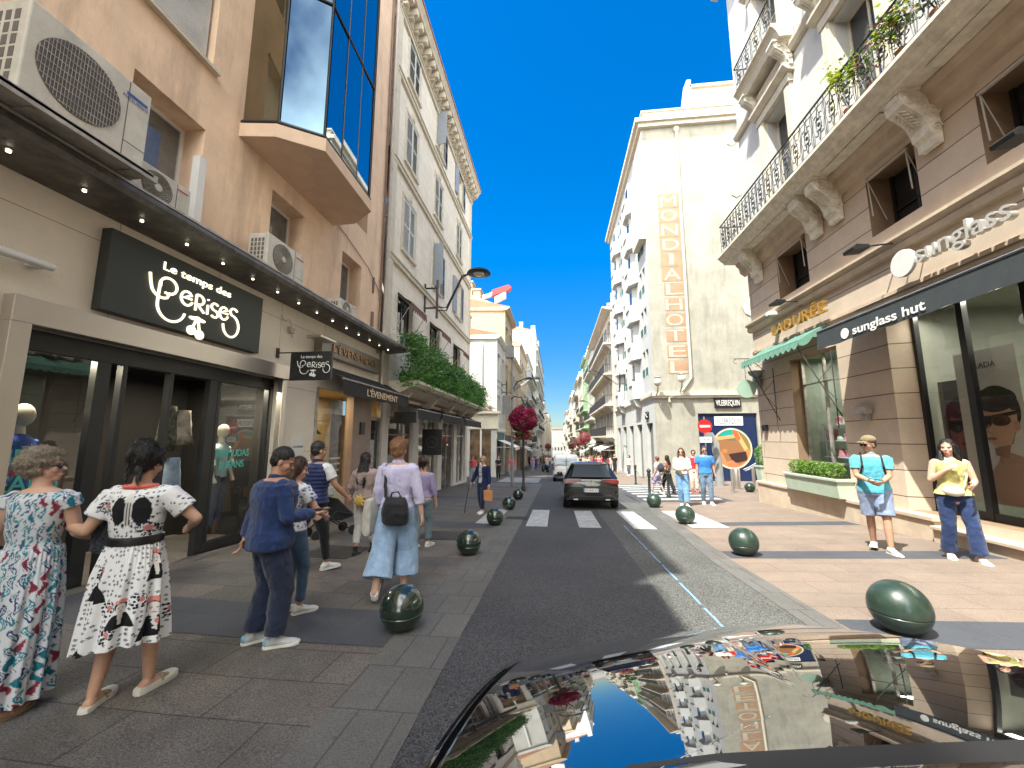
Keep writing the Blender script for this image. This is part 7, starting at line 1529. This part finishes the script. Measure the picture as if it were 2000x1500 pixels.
def flora(c,u,v):
    h,x,y=cells(u,v,.03); r=np.hypot(x,y); pet=.24+.1*np.cos(5*np.arctan2(y,x)+h*6); m=(r<pet)&(h>.38); c[m]=(.015,.015,.03); m=(r<.08)&(h>.38); c[m]=(.4,.4,.45)
    return c
def portrait(c,u,v,cu,cv,s):
    x,y=(u-cu)/s,(v-cv)/s
    def E(a,b,p,q,col): c[((x-a)/p)**2+((y-b)/q)**2<1]=col
    m=(y<-.35)&(y>-1.6)&(np.abs(x)<.25+.75*np.sqrt(np.clip((-.35-y)/1.25,0,1))); c[m]=(.01,.01,.012)
    m=(y<-.2)&(y>-1.25)&(np.abs(x)<.17-.1*np.clip(-.3-y,0,1)); c[m]=(.6,.58,.55)
    E(0,.3,.42,.5,(.02,.012,.015)); E(0,.12,.3,.43,(.62,.6,.58)); 
    for a,b in ((-.25,.68),(0,.78),(.25,.68)): E(a,b,.2,.16,(.6,.22,.2))
    for a in (-.12,.12): E(a,.2,.075,.022,(.03,.02,.03)); E(a,.12,.05,.02,(.1,.08,.08))
    E(0,-.12,.09,.035,(.5,.03,.05)); E(0,.02,.025,.06,(.5,.45,.42)); return c
def dressp(co,no):
    a=np.arctan2(co[:,0],-co[:,1]); u=a*.24; v=co[:,2]; c=np.tile((.68,.68,.69),(len(u),1)); flora(c,u,v)
    for cu,cv,s in ((-.08,.86,.085),(.12,.68,.07),(-.09,.50,.09),(.30,.62,.1),(-.33,.55,.1),(.32,.95,.08),(-.4,.85,.1),(.55,.8,.09),(-.65,.6,.1)): portrait(c,u,v,cu,cv,s)
    h,x,y=cells(u,v*1.0+7,.17); r=np.hypot(x,y); g=(h>.72)&(r<.3); h9,x9,y9=cells(u+3,v,.022); k=np.hypot(x9,y9)<.36; c[g&k]=(.012,.012,.03); m=(h>.72)&(np.hypot(x-.1,y-.05)<.09); c[m]=(.55,.18,.17)
    return c
def bodicep(co,no):
    u=co[:,0]; v=co[:,2]; c=np.tile((.68,.68,.69),(len(u),1)); flora(c,u*1.1+.5,v)
    back=co[:,1]<.02
    for s in (-1,1): m=back&(((u-.03-s*.065)/.052)**2+((v-1.3)/.095)**2<1); c[m]=(.01,.01,.012)
    m=back&(np.abs(u-.03)<.018)&(v<1.42)&(v>1.2); c[m]=(.6,.58,.55); m=back&(np.abs(u-.03)<.012)&(v<1.36)&(v>1.2)&(np.abs(u-.03)>.004); c[m]=(.03,.03,.03)
    for cu,cv in ((-.15,1.33),(.12,1.18)):
        h,x,y=cells(u*2.2,v*2.2,.03); m=(np.hypot(u-cu,v-cv)<.045)&(np.hypot(x,y)<.42); c[m]=(.02,.02,.04); m=(np.hypot(u-cu-.01,v-cv)<.02); c[m]=(.55,.2,.2)
    return c
def dots(c1,c2,s=.03,th_=.3):
    def f(co,no):
        a=np.arctan2(co[:,1],co[:,0]); u=a*.15; c=np.tile(c1,(len(u),1)).astype(float); h,x,y=cells(u,co[:,2],s); c[np.hypot(x,y)<th_*(.6+.6*h)]=c2; return c
    return f
def stripes(c1,c2,p=.03):
    def f(co,no): c=np.tile(c1,(len(co),1)).astype(float); c[(co[:,2]/p)%1<.4]=c2; return c
    return f
vm=vcol_mat('printed cloth',.85,.2,.2,400)
# ---------------------------------------------------------------- left pavement
person(-3.58,2.47,14,1.66,'woman with short curly grey hair and sunglasses in a long teal and red patterned dress',skin='fair',hair=('curly',(.3,.25,.19)),vox=.0065,fem=True,wide=.95,head=(-68,4),
    lh=(-.22,.2,1.0),rh=(.16,.3,1.05),lf=(-.1,.05,0),rf=(.1,-.18,0),top=dict(mat=vm,sleeve='cap',hem=1.02,inf=.018,disp=.014,paint=ikat,name='bodice'),bottom=dict(type='skirt',mat=vm,waist=1.06,low=.08,r0=(.15,.125),r1=(.2,.19),folds=12,amp=.018,bell=.45,paint=ikat,sway=(0,-.04)),shoes=dict(type='sandal',mat=cloth((.3,.2,.13),'tan leather'),sole=.02,smat=cloth((.25,.17,.11),'brown sole')),glasses='dark')
fr,fi=person(-2.97,2.62,12,1.70,'dark haired woman in a white dress printed with black flowers and portraits, belted black',skin='med',hair=('updo',(.008,.006,.006)),vox=.006,fem=True,wide=.95,head=(-6,-14),
    lh=(-.5,.05,1.17),rh=(.2,.26,1.12),lhint=(-.6,-.2,-1),rhint=(1,-.2,-.5),lf=(-.13,-.05,0,0,8),rf=(.12,.14,0,0,-14),top=dict(mat=vm,sleeve='short',hem=1.06,inf=.022,sr=.022,disp=.014,paint=bodicep,name='bodice',trim=cloth((.75,.12,.1),'coral trim')),bottom=dict(type='skirt',mat=vm,waist=1.1,low=.42,r0=(.145,.12),r1=(.215,.2),folds=10,amp=.026,bell=.7,paint=dressp,belt=m_black,belt_z=1.09,belt_r=(.158,.132),sway=(.02,-.04),hemwave=.03,res=(420,300)),shoes=dict(type='sandal',mat=cloth((.35,.27,.17),'snake leather',var=.5,scale=60),sole=.05,smat=rubber),lpalm=(0,0,-1))
b=MB(); b.loft([[(-.24+.09*math.cos(t)*q,.05+.05*math.sin(t)*q,z) for t in np.linspace(0,6.283,15)[:-1]] for z,q in ((.98,.6),(1.0,1),(1.15,1.1),(1.27,.8),(1.3,.4))]); local_thing('sequin_bag',fi,b,M('sequins',(.12,.13,.15),.2,.8,var=.9,scale=90,bump=1,bscale=120),'dark sparkling sequin bag between the two women in printed dresses','bag',.01,None,.02,.02)
den=lambda c,n='denim': cloth(c,n,var=.25,scale=9,bump=.4)
mb_,bi=person(-2.6,3.5,-40,1.72,'man in a blue long sleeved shirt and dark jeans with one hand behind his back',skin='tan',hair=('short',(.012,.01,.009)),vox=.0058,wide=1.22,head=(-24,-22),lean=2,
    lh=(-.05,-.2,.93),rh=(.19,.30,1.13),lhint=(-1,-.3,-.1),rhint=(.5,-.6,-1),lf=(-.13,-.06,0,0,4),rf=(.13,.06,0,0,-18),top=dict(mat=den((.015,.035,.125),'blue linen shirt'),sleeve='long',hem=.85,inf=.045,sr=.022,disp=.026,collar=1),bottom=dict(type='trousers',mat=den((.016,.024,.06),'dark denim'),r=(.12,.1,.088),to=.97,disp=.022),shoes=dict(type='sneaker',mat=cloth((.45,.46,.46),'grey suede'),sole=.03,smat=rubber,heel=cloth((.2,.42,.55),'pale blue patch')),lpalm=(0,-1,0),rpalm=(0,0,1),curl=45)
b=MB(); w_=bi['J'][1][2]; dd=unit(w_-bi['J'][1][1]); c=w_+dd*.1+V(0,0,.03); b.box(-.036,-.072,-.004,.036,.072,.004); b.v=[tuple(V(*p)+c) for p in b.v]; local_thing('mobile_phone',bi,b,m_black,'mobile phone held by the man in the blue shirt','phone')
person(-2.84,4.15,-28,1.62,'woman with long brown hair and a blue dotted white top beside the man in blue',skin='fair',hair=('long',(.05,.02,.012),1.2),vox=.007,fem=True,head=(-25,-18),
    lh=(-.12,.26,1.05),rh=(.15,.3,1.05),lhint=(-1,-.3,-.6),rhint=(1,-.3,-.6),lf=(-.1,0,0),rf=(.1,.1,0),top=dict(mat=vm,sleeve='short',hem=.93,inf=.02,sr=.02,disp=.014,paint=dots((.68,.68,.68),(.04,.1,.35),.035,.28)),bottom=dict(type='trousers',mat=den((.07,.13,.23),'mid denim'),r=(.09,.065,.05)),shoes=dict(mat=snk,smat=rubber))
person(-3.5,5.55,-22,1.83,'man in a navy padded vest over a white shirt striding away',skin='tan',hair=('short',(.03,.026,.024)),vox=.007,wide=1.08,head=(-10,0),lean=3,
    lh=(-.3,-.12,.88),rh=(.30,.30,.98),rhint=(.4,-1,-.2),lf=(-.08,-.34,.1,-38),rf=(.1,.2,0,0),top=dict(mat=white,sleeve='short',hem=.95,inf=.014,sr=.016),vest=cloth((.014,.024,.09),'navy padded nylon',bump=.1,rough=.5),bottom=dict(type='trousers',mat=cloth((.01,.011,.014),'black cotton'),r=(.095,.068,.052)),shoes=dict(mat=snk,smat=rubber),curl=70)
# ---- more of the left pavement
_,si=person(-4.75,7.55,-20,1.7,'woman in a patterned grey top and beige lace skirt carrying a pale grey bag',skin='fair',hair=('bob',(.2,.1,.05)),vox=.009,fem=True,wide=1.1,head=(-10,0),lh=(-.2,.15,.98),rh=(.16,.22,1.12),rhint=(1,-.2,-.7),lf=(-.08,-.2,.0,0),rf=(.1,.1,0),
    top=dict(mat=vm,sleeve='cap',hem=.95,inf=.02,paint=dots((.45,.43,.4),(.16,.16,.17),.03,.3)),bottom=dict(type='skirt',mat=cloth((.5,.42,.32),'beige lace',var=.5,scale=60),waist=1.04,low=.5,r0=(.16,.13),r1=(.2,.17),folds=6,amp=.008,res=(120,60)),shoes=dict(type='sandal',mat=cloth((.5,.36,.22),'tan strap'),smat=rubber))
b=MB(); b.loft([[(.27+.07*math.cos(t)*q,.06+.17*math.sin(t)*q2,z) for t in np.linspace(0,6.283,17)[:-1]] for z,q,q2 in ((.84,.7,1.0),(.86,1,1.08),(1.0,.9,1),(1.1,.4,.85))]); b.tube([(.27,-.06,1.09),(.2,-.03,1.3),(.16,.02,1.43),(.22,.1,1.3),(.27,.14,1.09)],.012,6); local_thing('handbag',si,b,cloth((.42,.41,.4),'grey leather',rough=.5),'pale grey shoulder bag of the woman in the lace skirt','bag',.011)
_,hi=person(-3.3,6.72,-6,1.68,'long haired girl in a mauve hoodie, white trousers and black boots',skin='fair',hair=('long',(.012,.008,.008),1.12),vox=.0075,fem=True,wide=.98,head=(-28,0),lh=(-.27,.1,.92),rh=(.24,.25,1.02),lf=(-.07,-.14,0,0),rf=(.09,.2,0,0),
    top=dict(mat=cloth((.34,.26,.24),'mauve fleece'),sleeve='long',hem=.95,inf=.045,sr=.028,hood=1,disp=.035),bottom=dict(type='trousers',mat=cloth((.62,.61,.6),'white denim'),r=(.092,.068,.062),to=.86),shoes=dict(type='boot',mat=cloth((.012,.012,.013),'black leather',rough=.35),sole=.04))
b=MB(); c=V(.02,-.2,.93); 
b.ell(c,(.075,.035,.075),14)
for i in range(9): a=i*2*math.pi/9; b.tube([c+V(.05*math.cos(a),0,.05*math.sin(a)),c+V(.12*math.cos(a),0,.12*math.sin(a))],[.032,.008],8)
local_thing('plush_bag',hi,b,cloth((.62,.4,.1),'yellow plush',bump=.6,bscale=120),'small yellow sun shaped plush bag on the back of the hooded girl','bag',.008)
_,wi=person(-1.98,4.9,0,1.87,'woman in a lavender shirt and wide pale jeans, black bag on her back',skin='fair',hair=('bob',(.22,.11,.055)),vox=.0062,fem=True,wide=1.02,head=(-8,-2),lh=(-.24,.08,.9),rh=(.3,.02,.84),rhint=(.6,-1,.3),lf=(-.1,-.34,.12,-62),rf=(.1,.05,0,0),
    top=dict(mat=cloth((.55,.52,.72),'lavender cotton'),sleeve='three',hem=.96,inf=.022,sr=.016,disp=.02,collar=1),shoes=dict(mat=snk,smat=cloth((.1,.1,.1),'dark rubber')),
    bottom=dict(type='wide',mat=den((.3,.43,.62),'pale blue denim'),r=(.12,.13,.16),to=.84,waist=1.04,inf=.018,disp=.014),curl=40)
b=MB(); b.loft([[(.06+.16*q*math.cos(t),-.2+.075*q2*math.sin(t),z) for t in np.linspace(0,6.283,19)[:-1]] for z,q,q2 in ((.80,.75,.8),(.82,.92,1),(.92,1.03,1.1),(1.03,.9,.95),(1.1,.72,.5))]); b.tube([(-.06,-.19,1.09),(-.09,-.15,1.25),(-.12,-.06,1.44),(-.1,.05,1.45)],.02,8); b.tube([(.0,-.2,1.09),(.02,-.21,1.15),(.09,-.21,1.16),(.13,-.2,1.09)],.011,6); local_thing('shoulder_bag',wi,b,cloth((.012,.012,.016),'black nylon',rough=.5),'black bucket shoulder bag on the back of the woman in the lavender shirt','bag',.009,None,.012,.06)
b=MB(); b.loft([[(-.27+.03*q,-.17,z),(-.25+.03*q,.16,z),(-.29-.03*q,.17,z),(-.31-.03*q,-.16,z)] for z,q in ((.66,.3),(.7,1),(.9,1),(1.06,.5))]); b.tube([(-.27,-.1,1.05),(-.17,-.03,1.44),(-.27,.1,1.05)],.009,6); local_thing('tote_bag',wi,b,cloth((.5,.47,.42),'canvas'),'pale canvas tote bag on the left shoulder of the woman in lavender','bag',.01,None,.015,.08)
person(-2.5,7.4,-8,1.62,'dark haired woman in a lilac top, half hidden by the woman in wide jeans',skin='med',hair=('updo',(.03,.012,.01)),vox=.009,fem=True,lh=(-.24,.1,.9),rh=(.26,.06,.88),lf=(-.1,-.1,0),rf=(.1,.12,0),top=dict(mat=cloth((.3,.25,.42),'lilac knit'),sleeve='three',hem=.97),bottom=dict(type='trousers',mat=den((.16,.22,.26),'grey denim'),r=(.095,.075,.07)),shoes=dict(mat=snk,smat=rubber))
_,ci=person(-2.2,11.95,152,1.66,'older woman with a cane in a navy jacket and striped top, walking towards the viewer',skin='fair',hair=('bob',(.38,.25,.14)),vox=.009,fem=True,wide=1.12,head=(12,-22),glasses='dark',lh=(-.3,.06,.84),rh=(.34,.16,.88),lf=(-.08,.1,0),rf=(.09,-.06,0),
    top=dict(mat=vm,sleeve='long',hem=.93,inf=.022,sr=.02,paint=lambda co,no: np.where(((np.abs(co[:,0])<.06)&(co[:,1]>0))[:,None],stripes((.55,.55,.55),(.02,.03,.1),.035)(co,no),np.array((.012,.02,.07)))),bottom=dict(type='trousers',mat=navy,r=(.095,.075,.068)),shoes=dict(mat=snk,smat=rubber))
b=MB(); w_=ci['J'][1][2]; b.tube([(w_[0]-.05,w_[1]+.1,.82),(w_[0],w_[1]+.11,.84),(w_[0]+.04,w_[1]+.1,.8),(w_[0]+.1,w_[1]+.22,.01)],.012,8); local_thing('walking_cane',ci,b,m_lampb,'thin dark walking cane of the older woman in navy','cane')
b=MB(); w_=ci['J'][-1][2]; b.prism([(w_[0]-.13,.42),(w_[0]+.13,.42),(w_[0]+.14,.72),(w_[0]-.14,.72)],'y',w_[1]-.0,w_[1]+.1); b.tube([(w_[0]-.06,w_[1]+.05,.72),(w_[0]-.03,w_[1]+.05,.82),(w_[0]+.03,w_[1]+.05,.82),(w_[0]+.06,w_[1]+.05,.72)],.006,5); local_thing('paper_bag',ci,b,cloth((.55,.25,.1),'orange brown paper',rough=.7),'orange brown paper bag carried by the older woman with the cane','bag')
# folded pushchair
x,y=-4.62,7.95; o=empty('pushchair',(x,y,gz(x,y)),R_(-35),'black folding pushchair pulled along behind the striding man','pushchair')
b=MB(); b.loft([[(-.2,-.35,.75),(.2,-.35,.75),(.2,-.3,.85),(-.2,-.3,.85)],[(-.22,-.1,.35),(.22,-.1,.35),(.22,.05,.75),(-.22,.05,.75)],[(-.2,.15,.3),(.2,.15,.3),(.2,.25,.55),(-.2,.25,.55)],[(-.18,.4,.35),(.18,.4,.35),(.18,.4,.42),(-.18,.4,.42)]]); b.build('seat',cloth((.012,.012,.013),'black pushchair cloth'),o,bevel=.03)
b=MB()
for s in (-.22,.22): b.tube([(s,-.5,.95),(s,-.1,.4),(s,.35,.1)],.013,6); b.tube([(s,-.35,.1),(s,.0,.5),(s,.45,.38)],.013,6)
b.tube([(-.22,-.5,.95),(.22,-.5,.95)],.013,6); b.build('frame',m_plas,o)
for s in (-.22,.22):
    for yy in (-.35,.38): b=MB(); b.lathe([(.001,-.02),(.07,-.02),(.095,-.015),(.095,.015),(.07,.02),(.001,.02)],(s,yy,.095),18,axis='x'); b.build('wheel',m_tyre,o)
# ---------------------------------------------------------------- right pavement
_,mi=person(5.46,7.72,152,1.93,'man in a turquoise shirt, grey blue shorts and a khaki cap holding a phone',skin='tan',hair=('short',(.05,.04,.03)),vox=.0062,wide=1.06,head=(-48,-4),glasses='dark',cap=cloth((.2,.15,.08),'khaki cotton'),lh=(-.07,.3,1.07),rh=(.09,.3,1.08),lhint=(-.45,-.6,-1),rhint=(.45,-.6,-1),lf=(-.14,.16,0,0,25),rf=(.08,-.16,.02,-14,-12),
    top=dict(mat=cloth((.1,.4,.52),'turquoise linen'),sleeve='short',hem=.88,inf=.022,sr=.012,disp=.016,flare=.0,collar=1),bottom=dict(type='shorts',mat=cloth((.22,.27,.4),'grey blue cotton'),r=(.1,.09,.09),to=.45,disp=.012),shoes=dict(mat=cloth((.6,.55,.5),'pale canvas',var=.3,scale=60),smat=rubber),lpalm=(1,0,.3),rpalm=(-1,0,.3),curl=50)
b=MB(); b.loft([[(.14*math.cos(t)*q,-.19+.07*math.sin(t)*q,z) for t in np.linspace(0,6.283,17)[:-1]] for z,q in ((.98,.7),(1.0,1),(1.2,1.05),(1.36,.9),(1.4,.5))]); 
for s in (-1,1): b.tube([(s*.1,-.14,1.38),(s*.115,-.04,1.49),(s*.12,.1,1.42),(s*.125,.15,1.3),(s*.16,.06,1.12),(s*.15,-.12,1.05)],.018,6)
local_thing('backpack',mi,b,cloth((.02,.022,.025),'dark nylon'),'dark backpack on the man in the turquoise shirt','bag',.009)
b=MB(); b.box(-.035,.36,1.1,.035,.43,1.112); local_thing('mobile_phone',mi,b,m_black,'mobile phone in the hands of the man in turquoise','phone')
_,yi=person(6.2,7.15,158,1.83,'woman with long black hair in a yellow sleeveless top and dark wide jeans',skin='fair',hair=('long',(.008,.006,.007),1.22,1),vox=.0062,fem=True,wide=.98,head=(-28,0),lh=(-.12,.26,1.09),rh=(.10,.16,1.3),lhint=(-.5,-.4,-1),rhint=(.5,-.3,-1),lf=(-.15,.12,0,0),rf=(.12,-.1,0),
    top=dict(mat=cloth((.6,.56,.22),'yellow print cotton',var=.45,scale=10),sleeve='none',hem=.93,inf=.024,flare=.1,disp=.016,neck=1),bottom=dict(type='wide',mat=den((.02,.04,.12),'dark blue denim'),r=(.1,.082,.095),to=.97,waist=1.0,disp=.014),shoes=dict(mat=cloth((.6,.5,.48),'pale leather'),smat=rubber))
b=MB(); b.ell((.07,.2,1.0),(.13,.05,.075),16,rot=rotm('Y',-8)); b.tube([(-.04,.19,1.03),(-.12,.12,1.2),(-.1,.02,1.46)],.012,6); local_thing('waist_bag',yi,b,cloth((.62,.57,.46),'cream leather'),'cream crescent bag worn by the woman in the yellow top','bag',.009)
_,ti=person(4.2,14.25,168,1.9,'tall woman with long brown hair and sunglasses in a white blouse and ripped blue jeans',skin='fair',hair=('long',(.07,.025,.012),1.2,1),vox=.009,fem=True,head=(-12,8),glasses='dark',lh=(-.1,.3,1.12),rh=(.05,.26,1.1),lhint=(-.5,-.4,-1),rhint=(.5,-.4,-1),lf=(-.1,.16,0,0),rf=(.06,-.06,0),
    top=dict(mat=white,sleeve='long',hem=.97,inf=.035,sr=.024,disp=.025),bottom=dict(type='wide',mat=den((.16,.3,.5),'blue denim'),r=(.1,.09,.085),to=.95),shoes=dict(mat=snk,smat=rubber))
person(5.05,14.55,176,1.95,'man in a bright blue polo shirt and faded jeans walking with the tall woman',skin='tan',hair=('short',(.03,.02,.015)),vox=.009,wide=1.1,head=(4,0),glasses='dark',lh=(-.27,.05,.86),rh=(.25,.08,.86),lf=(-.12,.12,0),rf=(.1,-.05,0),
    top=dict(mat=cloth((.04,.19,.55),'bright blue pique'),sleeve='short',hem=.92,inf=.022,sr=.02,collar=1),bottom=dict(type='trousers',mat=den((.13,.2,.3),'faded denim'),r=(.1,.076,.062)),shoes=dict(mat=snk,smat=rubber))
person(6.0,18.6,160,1.86,'woman with curly brown hair in a red top and cream trousers behind the couple',skin='fair',hair=('bob',(.08,.03,.015)),vox=.011,fem=True,glasses='dark',lh=(-.15,.25,1.05),rh=(.25,.1,.9),lf=(-.1,.1,0),rf=(.1,0,0),top=dict(mat=cloth((.55,.03,.03),'red knit'),sleeve='long',hem=.98),bottom=dict(type='trousers',mat=cloth((.6,.5,.4),'cream cotton'),r=(.095,.075,.07),to=.88),shoes=dict(mat=cloth((.5,.05,.03),'red leather')))
person(4.3,18.1,60,1.62,'child with auburn hair, a pale backpack and shorts walking left behind the chain',skin='fair',hair=('bob',(.14,.05,.03)),vox=.011,fem=True,lh=(-.2,.1,.9),rh=(.2,.15,.95),lf=(-.1,.25,0),rf=(.1,-.25,0,-25),top=dict(mat=cloth((.6,.55,.6),'pale pink cotton'),sleeve='short',hem=.95),bottom=dict(type='shorts',mat=cloth((.35,.3,.45),'mauve check',var=.4,scale=40),to=.49),shoes=dict(mat=snk))
person(4.75,18.2,40,1.66,'dark haired woman in a brown top and long black trousers walking beside the child',skin='tan',hair=('long',(.02,.012,.01),1.3),vox=.011,fem=True,lh=(-.2,.1,.95),rh=(.2,.15,.95),lf=(-.1,.28,0),rf=(.1,-.3,0,-25),top=dict(mat=cloth((.35,.15,.1),'brown print',var=.4,scale=30),sleeve='short',hem=.98),bottom=dict(type='wide',mat=cloth((.015,.015,.018),'black crepe'),r=(.1,.09,.09)),shoes=dict(mat=cloth((.03,.03,.03),'black shoe')))
b=MB(); b.ell((4.42,17.9,gz(4.4,18)+1.15),(.14,.1,.2),12); tag(b.build('backpack',cloth((.05,.05,.07),'dark backpack cloth',var=.6,scale=20),smooth=True),'small dark backpack on the child behind the chain','bag')
person(9.6,25.6,185,1.66,'person in dark clothes standing in front of the navy hoarding',skin='tan',hair=('short',(.02,.02,.02)),vox=.012,lh=(-.15,.25,1.1),rh=(.15,.25,1.1),top=dict(mat=cloth((.03,.04,.1),'dark shirt'),sleeve='long',hem=.92),bottom=dict(type='trousers',mat=cloth((.015,.015,.02),'dark cloth')),shoes=dict(mat=m_black))
# ---------------------------------------------------------------- farther people
person(5.35,38.5,185,1.8,'man in black standing on the right pavement beyond the hotel corner',skin='tan',hair=('short',(.3,.28,.26)),vox=.016,far=True,top=dict(mat=cloth((.02,.02,.022),'black shirt'),sleeve='short'),bottom=dict(type='trousers',mat=cloth((.02,.02,.022),'black shirt')),shoes=dict(mat=m_black))
person(6.05,35.0,120,1.7,'person in white with dark trousers by the hotel shutters',skin='med',hair=('long',(.02,.015,.01),1.3),vox=.016,far=True,fem=True,top=dict(mat=white,sleeve='short'),bottom=dict(type='wide',mat=cloth((.1,.1,.14),'slate cotton')),shoes=dict(mat=snk))
person(5.0,46,185,1.78,'man in a red shirt on the right pavement before the crowd',skin='tan',hair=('short',(.03,.02,.02)),vox=.016,far=True,top=dict(mat=cloth((.5,.02,.04),'red shirt'),sleeve='short'),bottom=dict(type='trousers',mat=cloth((.05,.05,.07),'dark cotton')),shoes=dict(mat=m_black))
person(-4.0,27.6,170,1.68,'woman in black with a folded arm by the white corner building',skin='med',hair=('updo',(.06,.03,.02)),vox=.014,far=True,fem=True,lh=(-.05,.2,1.1),top=dict(mat=cloth((.02,.018,.018),'black top'),sleeve='short'),bottom=dict(type='wide',mat=cloth((.02,.018,.018),'black top')),shoes=dict(mat=m_black))
person(-3.1,27.9,20,1.68,'woman in a bright pink top and pale jeans at the crossing on the left',skin='fair',hair=('bob',(.3,.15,.08)),vox=.014,far=True,fem=True,top=dict(mat=cloth((.65,.06,.16),'pink top'),sleeve='short'),bottom=dict(type='trousers',mat=den((.3,.38,.42),'pale denim')),shoes=dict(mat=snk))
person(-5.1,24.3,170,1.66,'woman in a coral top beside the last shop window on the left',skin='fair',hair=('long',(.1,.05,.03),1.3),vox=.014,far=True,fem=True,top=dict(mat=cloth((.6,.1,.12),'coral top'),sleeve='short'),bottom=dict(type='wide',mat=cloth((.3,.4,.45),'pale cotton')),shoes=dict(mat=snk))
pu,_=person(-2.9,49,175,1.7,'woman in a lilac dress far down the left pavement',skin='fair',hair=('long',(.1,.05,.03),1.3),vox=.018,far=True,fem=True,top=dict(mat=cloth((.25,.2,.5),'lilac dress'),sleeve='short'),bottom=dict(type='skirt',mat=cloth((.25,.2,.5),'lilac dress'),low=.35,r1=(.2,.18),res=(40,12)),shoes=dict(mat=snk))
kinds=[]
for i,(c,p,hc,f,sk,l) in enumerate((((.6,.6,.6),(.05,.08,.15),(.03,.02,.015),0,'med','distant man in a white shirt and dark trousers in the crowd'),((.05,.05,.07),(.04,.04,.05),(.02,.015,.01),0,'tan','distant man all in black in the crowd'),((.6,.2,.2),(.35,.4,.45),(.2,.12,.07),1,'fair','distant woman in a salmon top and pale jeans in the crowd'),((.25,.35,.55),(.5,.45,.38),(.05,.03,.02),0,'fair','distant man in a blue shirt and beige trousers in the crowd'),((.62,.55,.45),(.6,.58,.55),(.1,.05,.03),1,'fair','distant woman in cream clothes in the crowd'),((.3,.03,.05),(.02,.03,.07),(.02,.02,.02),1,'tan','distant woman in a dark red top in the crowd'))):
    q,_=person(4.2+.5*i,54+i,180,1.7,l,'crowd walking far down the street',skin=sk,hair=('long' if f else 'short',hc),vox=.02,far=True,fem=bool(f),lf=(-.1,.15,0),rf=(.1,-.15,0),top=dict(mat=cloth(c,'crowd top'),sleeve='short'),bottom=dict(type='trousers',mat=cloth(p,'crowd trousers')),shoes=dict(mat=m_black)); kinds.append(q)
rr=random.Random(11); crowd=[(i,q) for i,q in enumerate(kinds)]
for i in range(110):
    if i<55: y=rr.uniform(44,75); x=rr.uniform(3.3,6.0)
    elif i<75: y=rr.uniform(52,110); x=rr.uniform(-4.3,-1.2)
    else: y=rr.uniform(72,160); x=rr.choice((rr.uniform(-4,-1),rr.uniform(2.6,5.5)))
    c=copy_tree(kinds[i%6]); c.location=(x,y,gz(x,y)); c.rotation_euler=(0,0,R_(rr.choice((0,180))+rr.uniform(-30,30))); s=rr.uniform(.94,1.06); c.scale=(s,s,s); crowd.append((i%6,c))
ORD=['nearest','second','third','fourth','fifth','sixth','seventh','eighth','ninth','tenth','eleventh','twelfth','thirteenth','fourteenth','fifteenth','sixteenth','seventeenth','eighteenth','nineteenth','twentieth','twenty first','farthest']
NM=('man in a white shirt','man all in black','woman in a salmon top','man in a blue shirt','woman in cream clothes','woman in dark red')
for kd in range(6):
    for sd in (0,1):
        for r_,c in enumerate(sorted([c for k_,c in crowd if k_==kd and (c.location.x>1)==bool(sd)],key=lambda c:c.location.y)): c['label']='distant %s, %s such on the far %s pavement'%(NM[kd],ORD[min(r_,21)],('left','right')[sd])
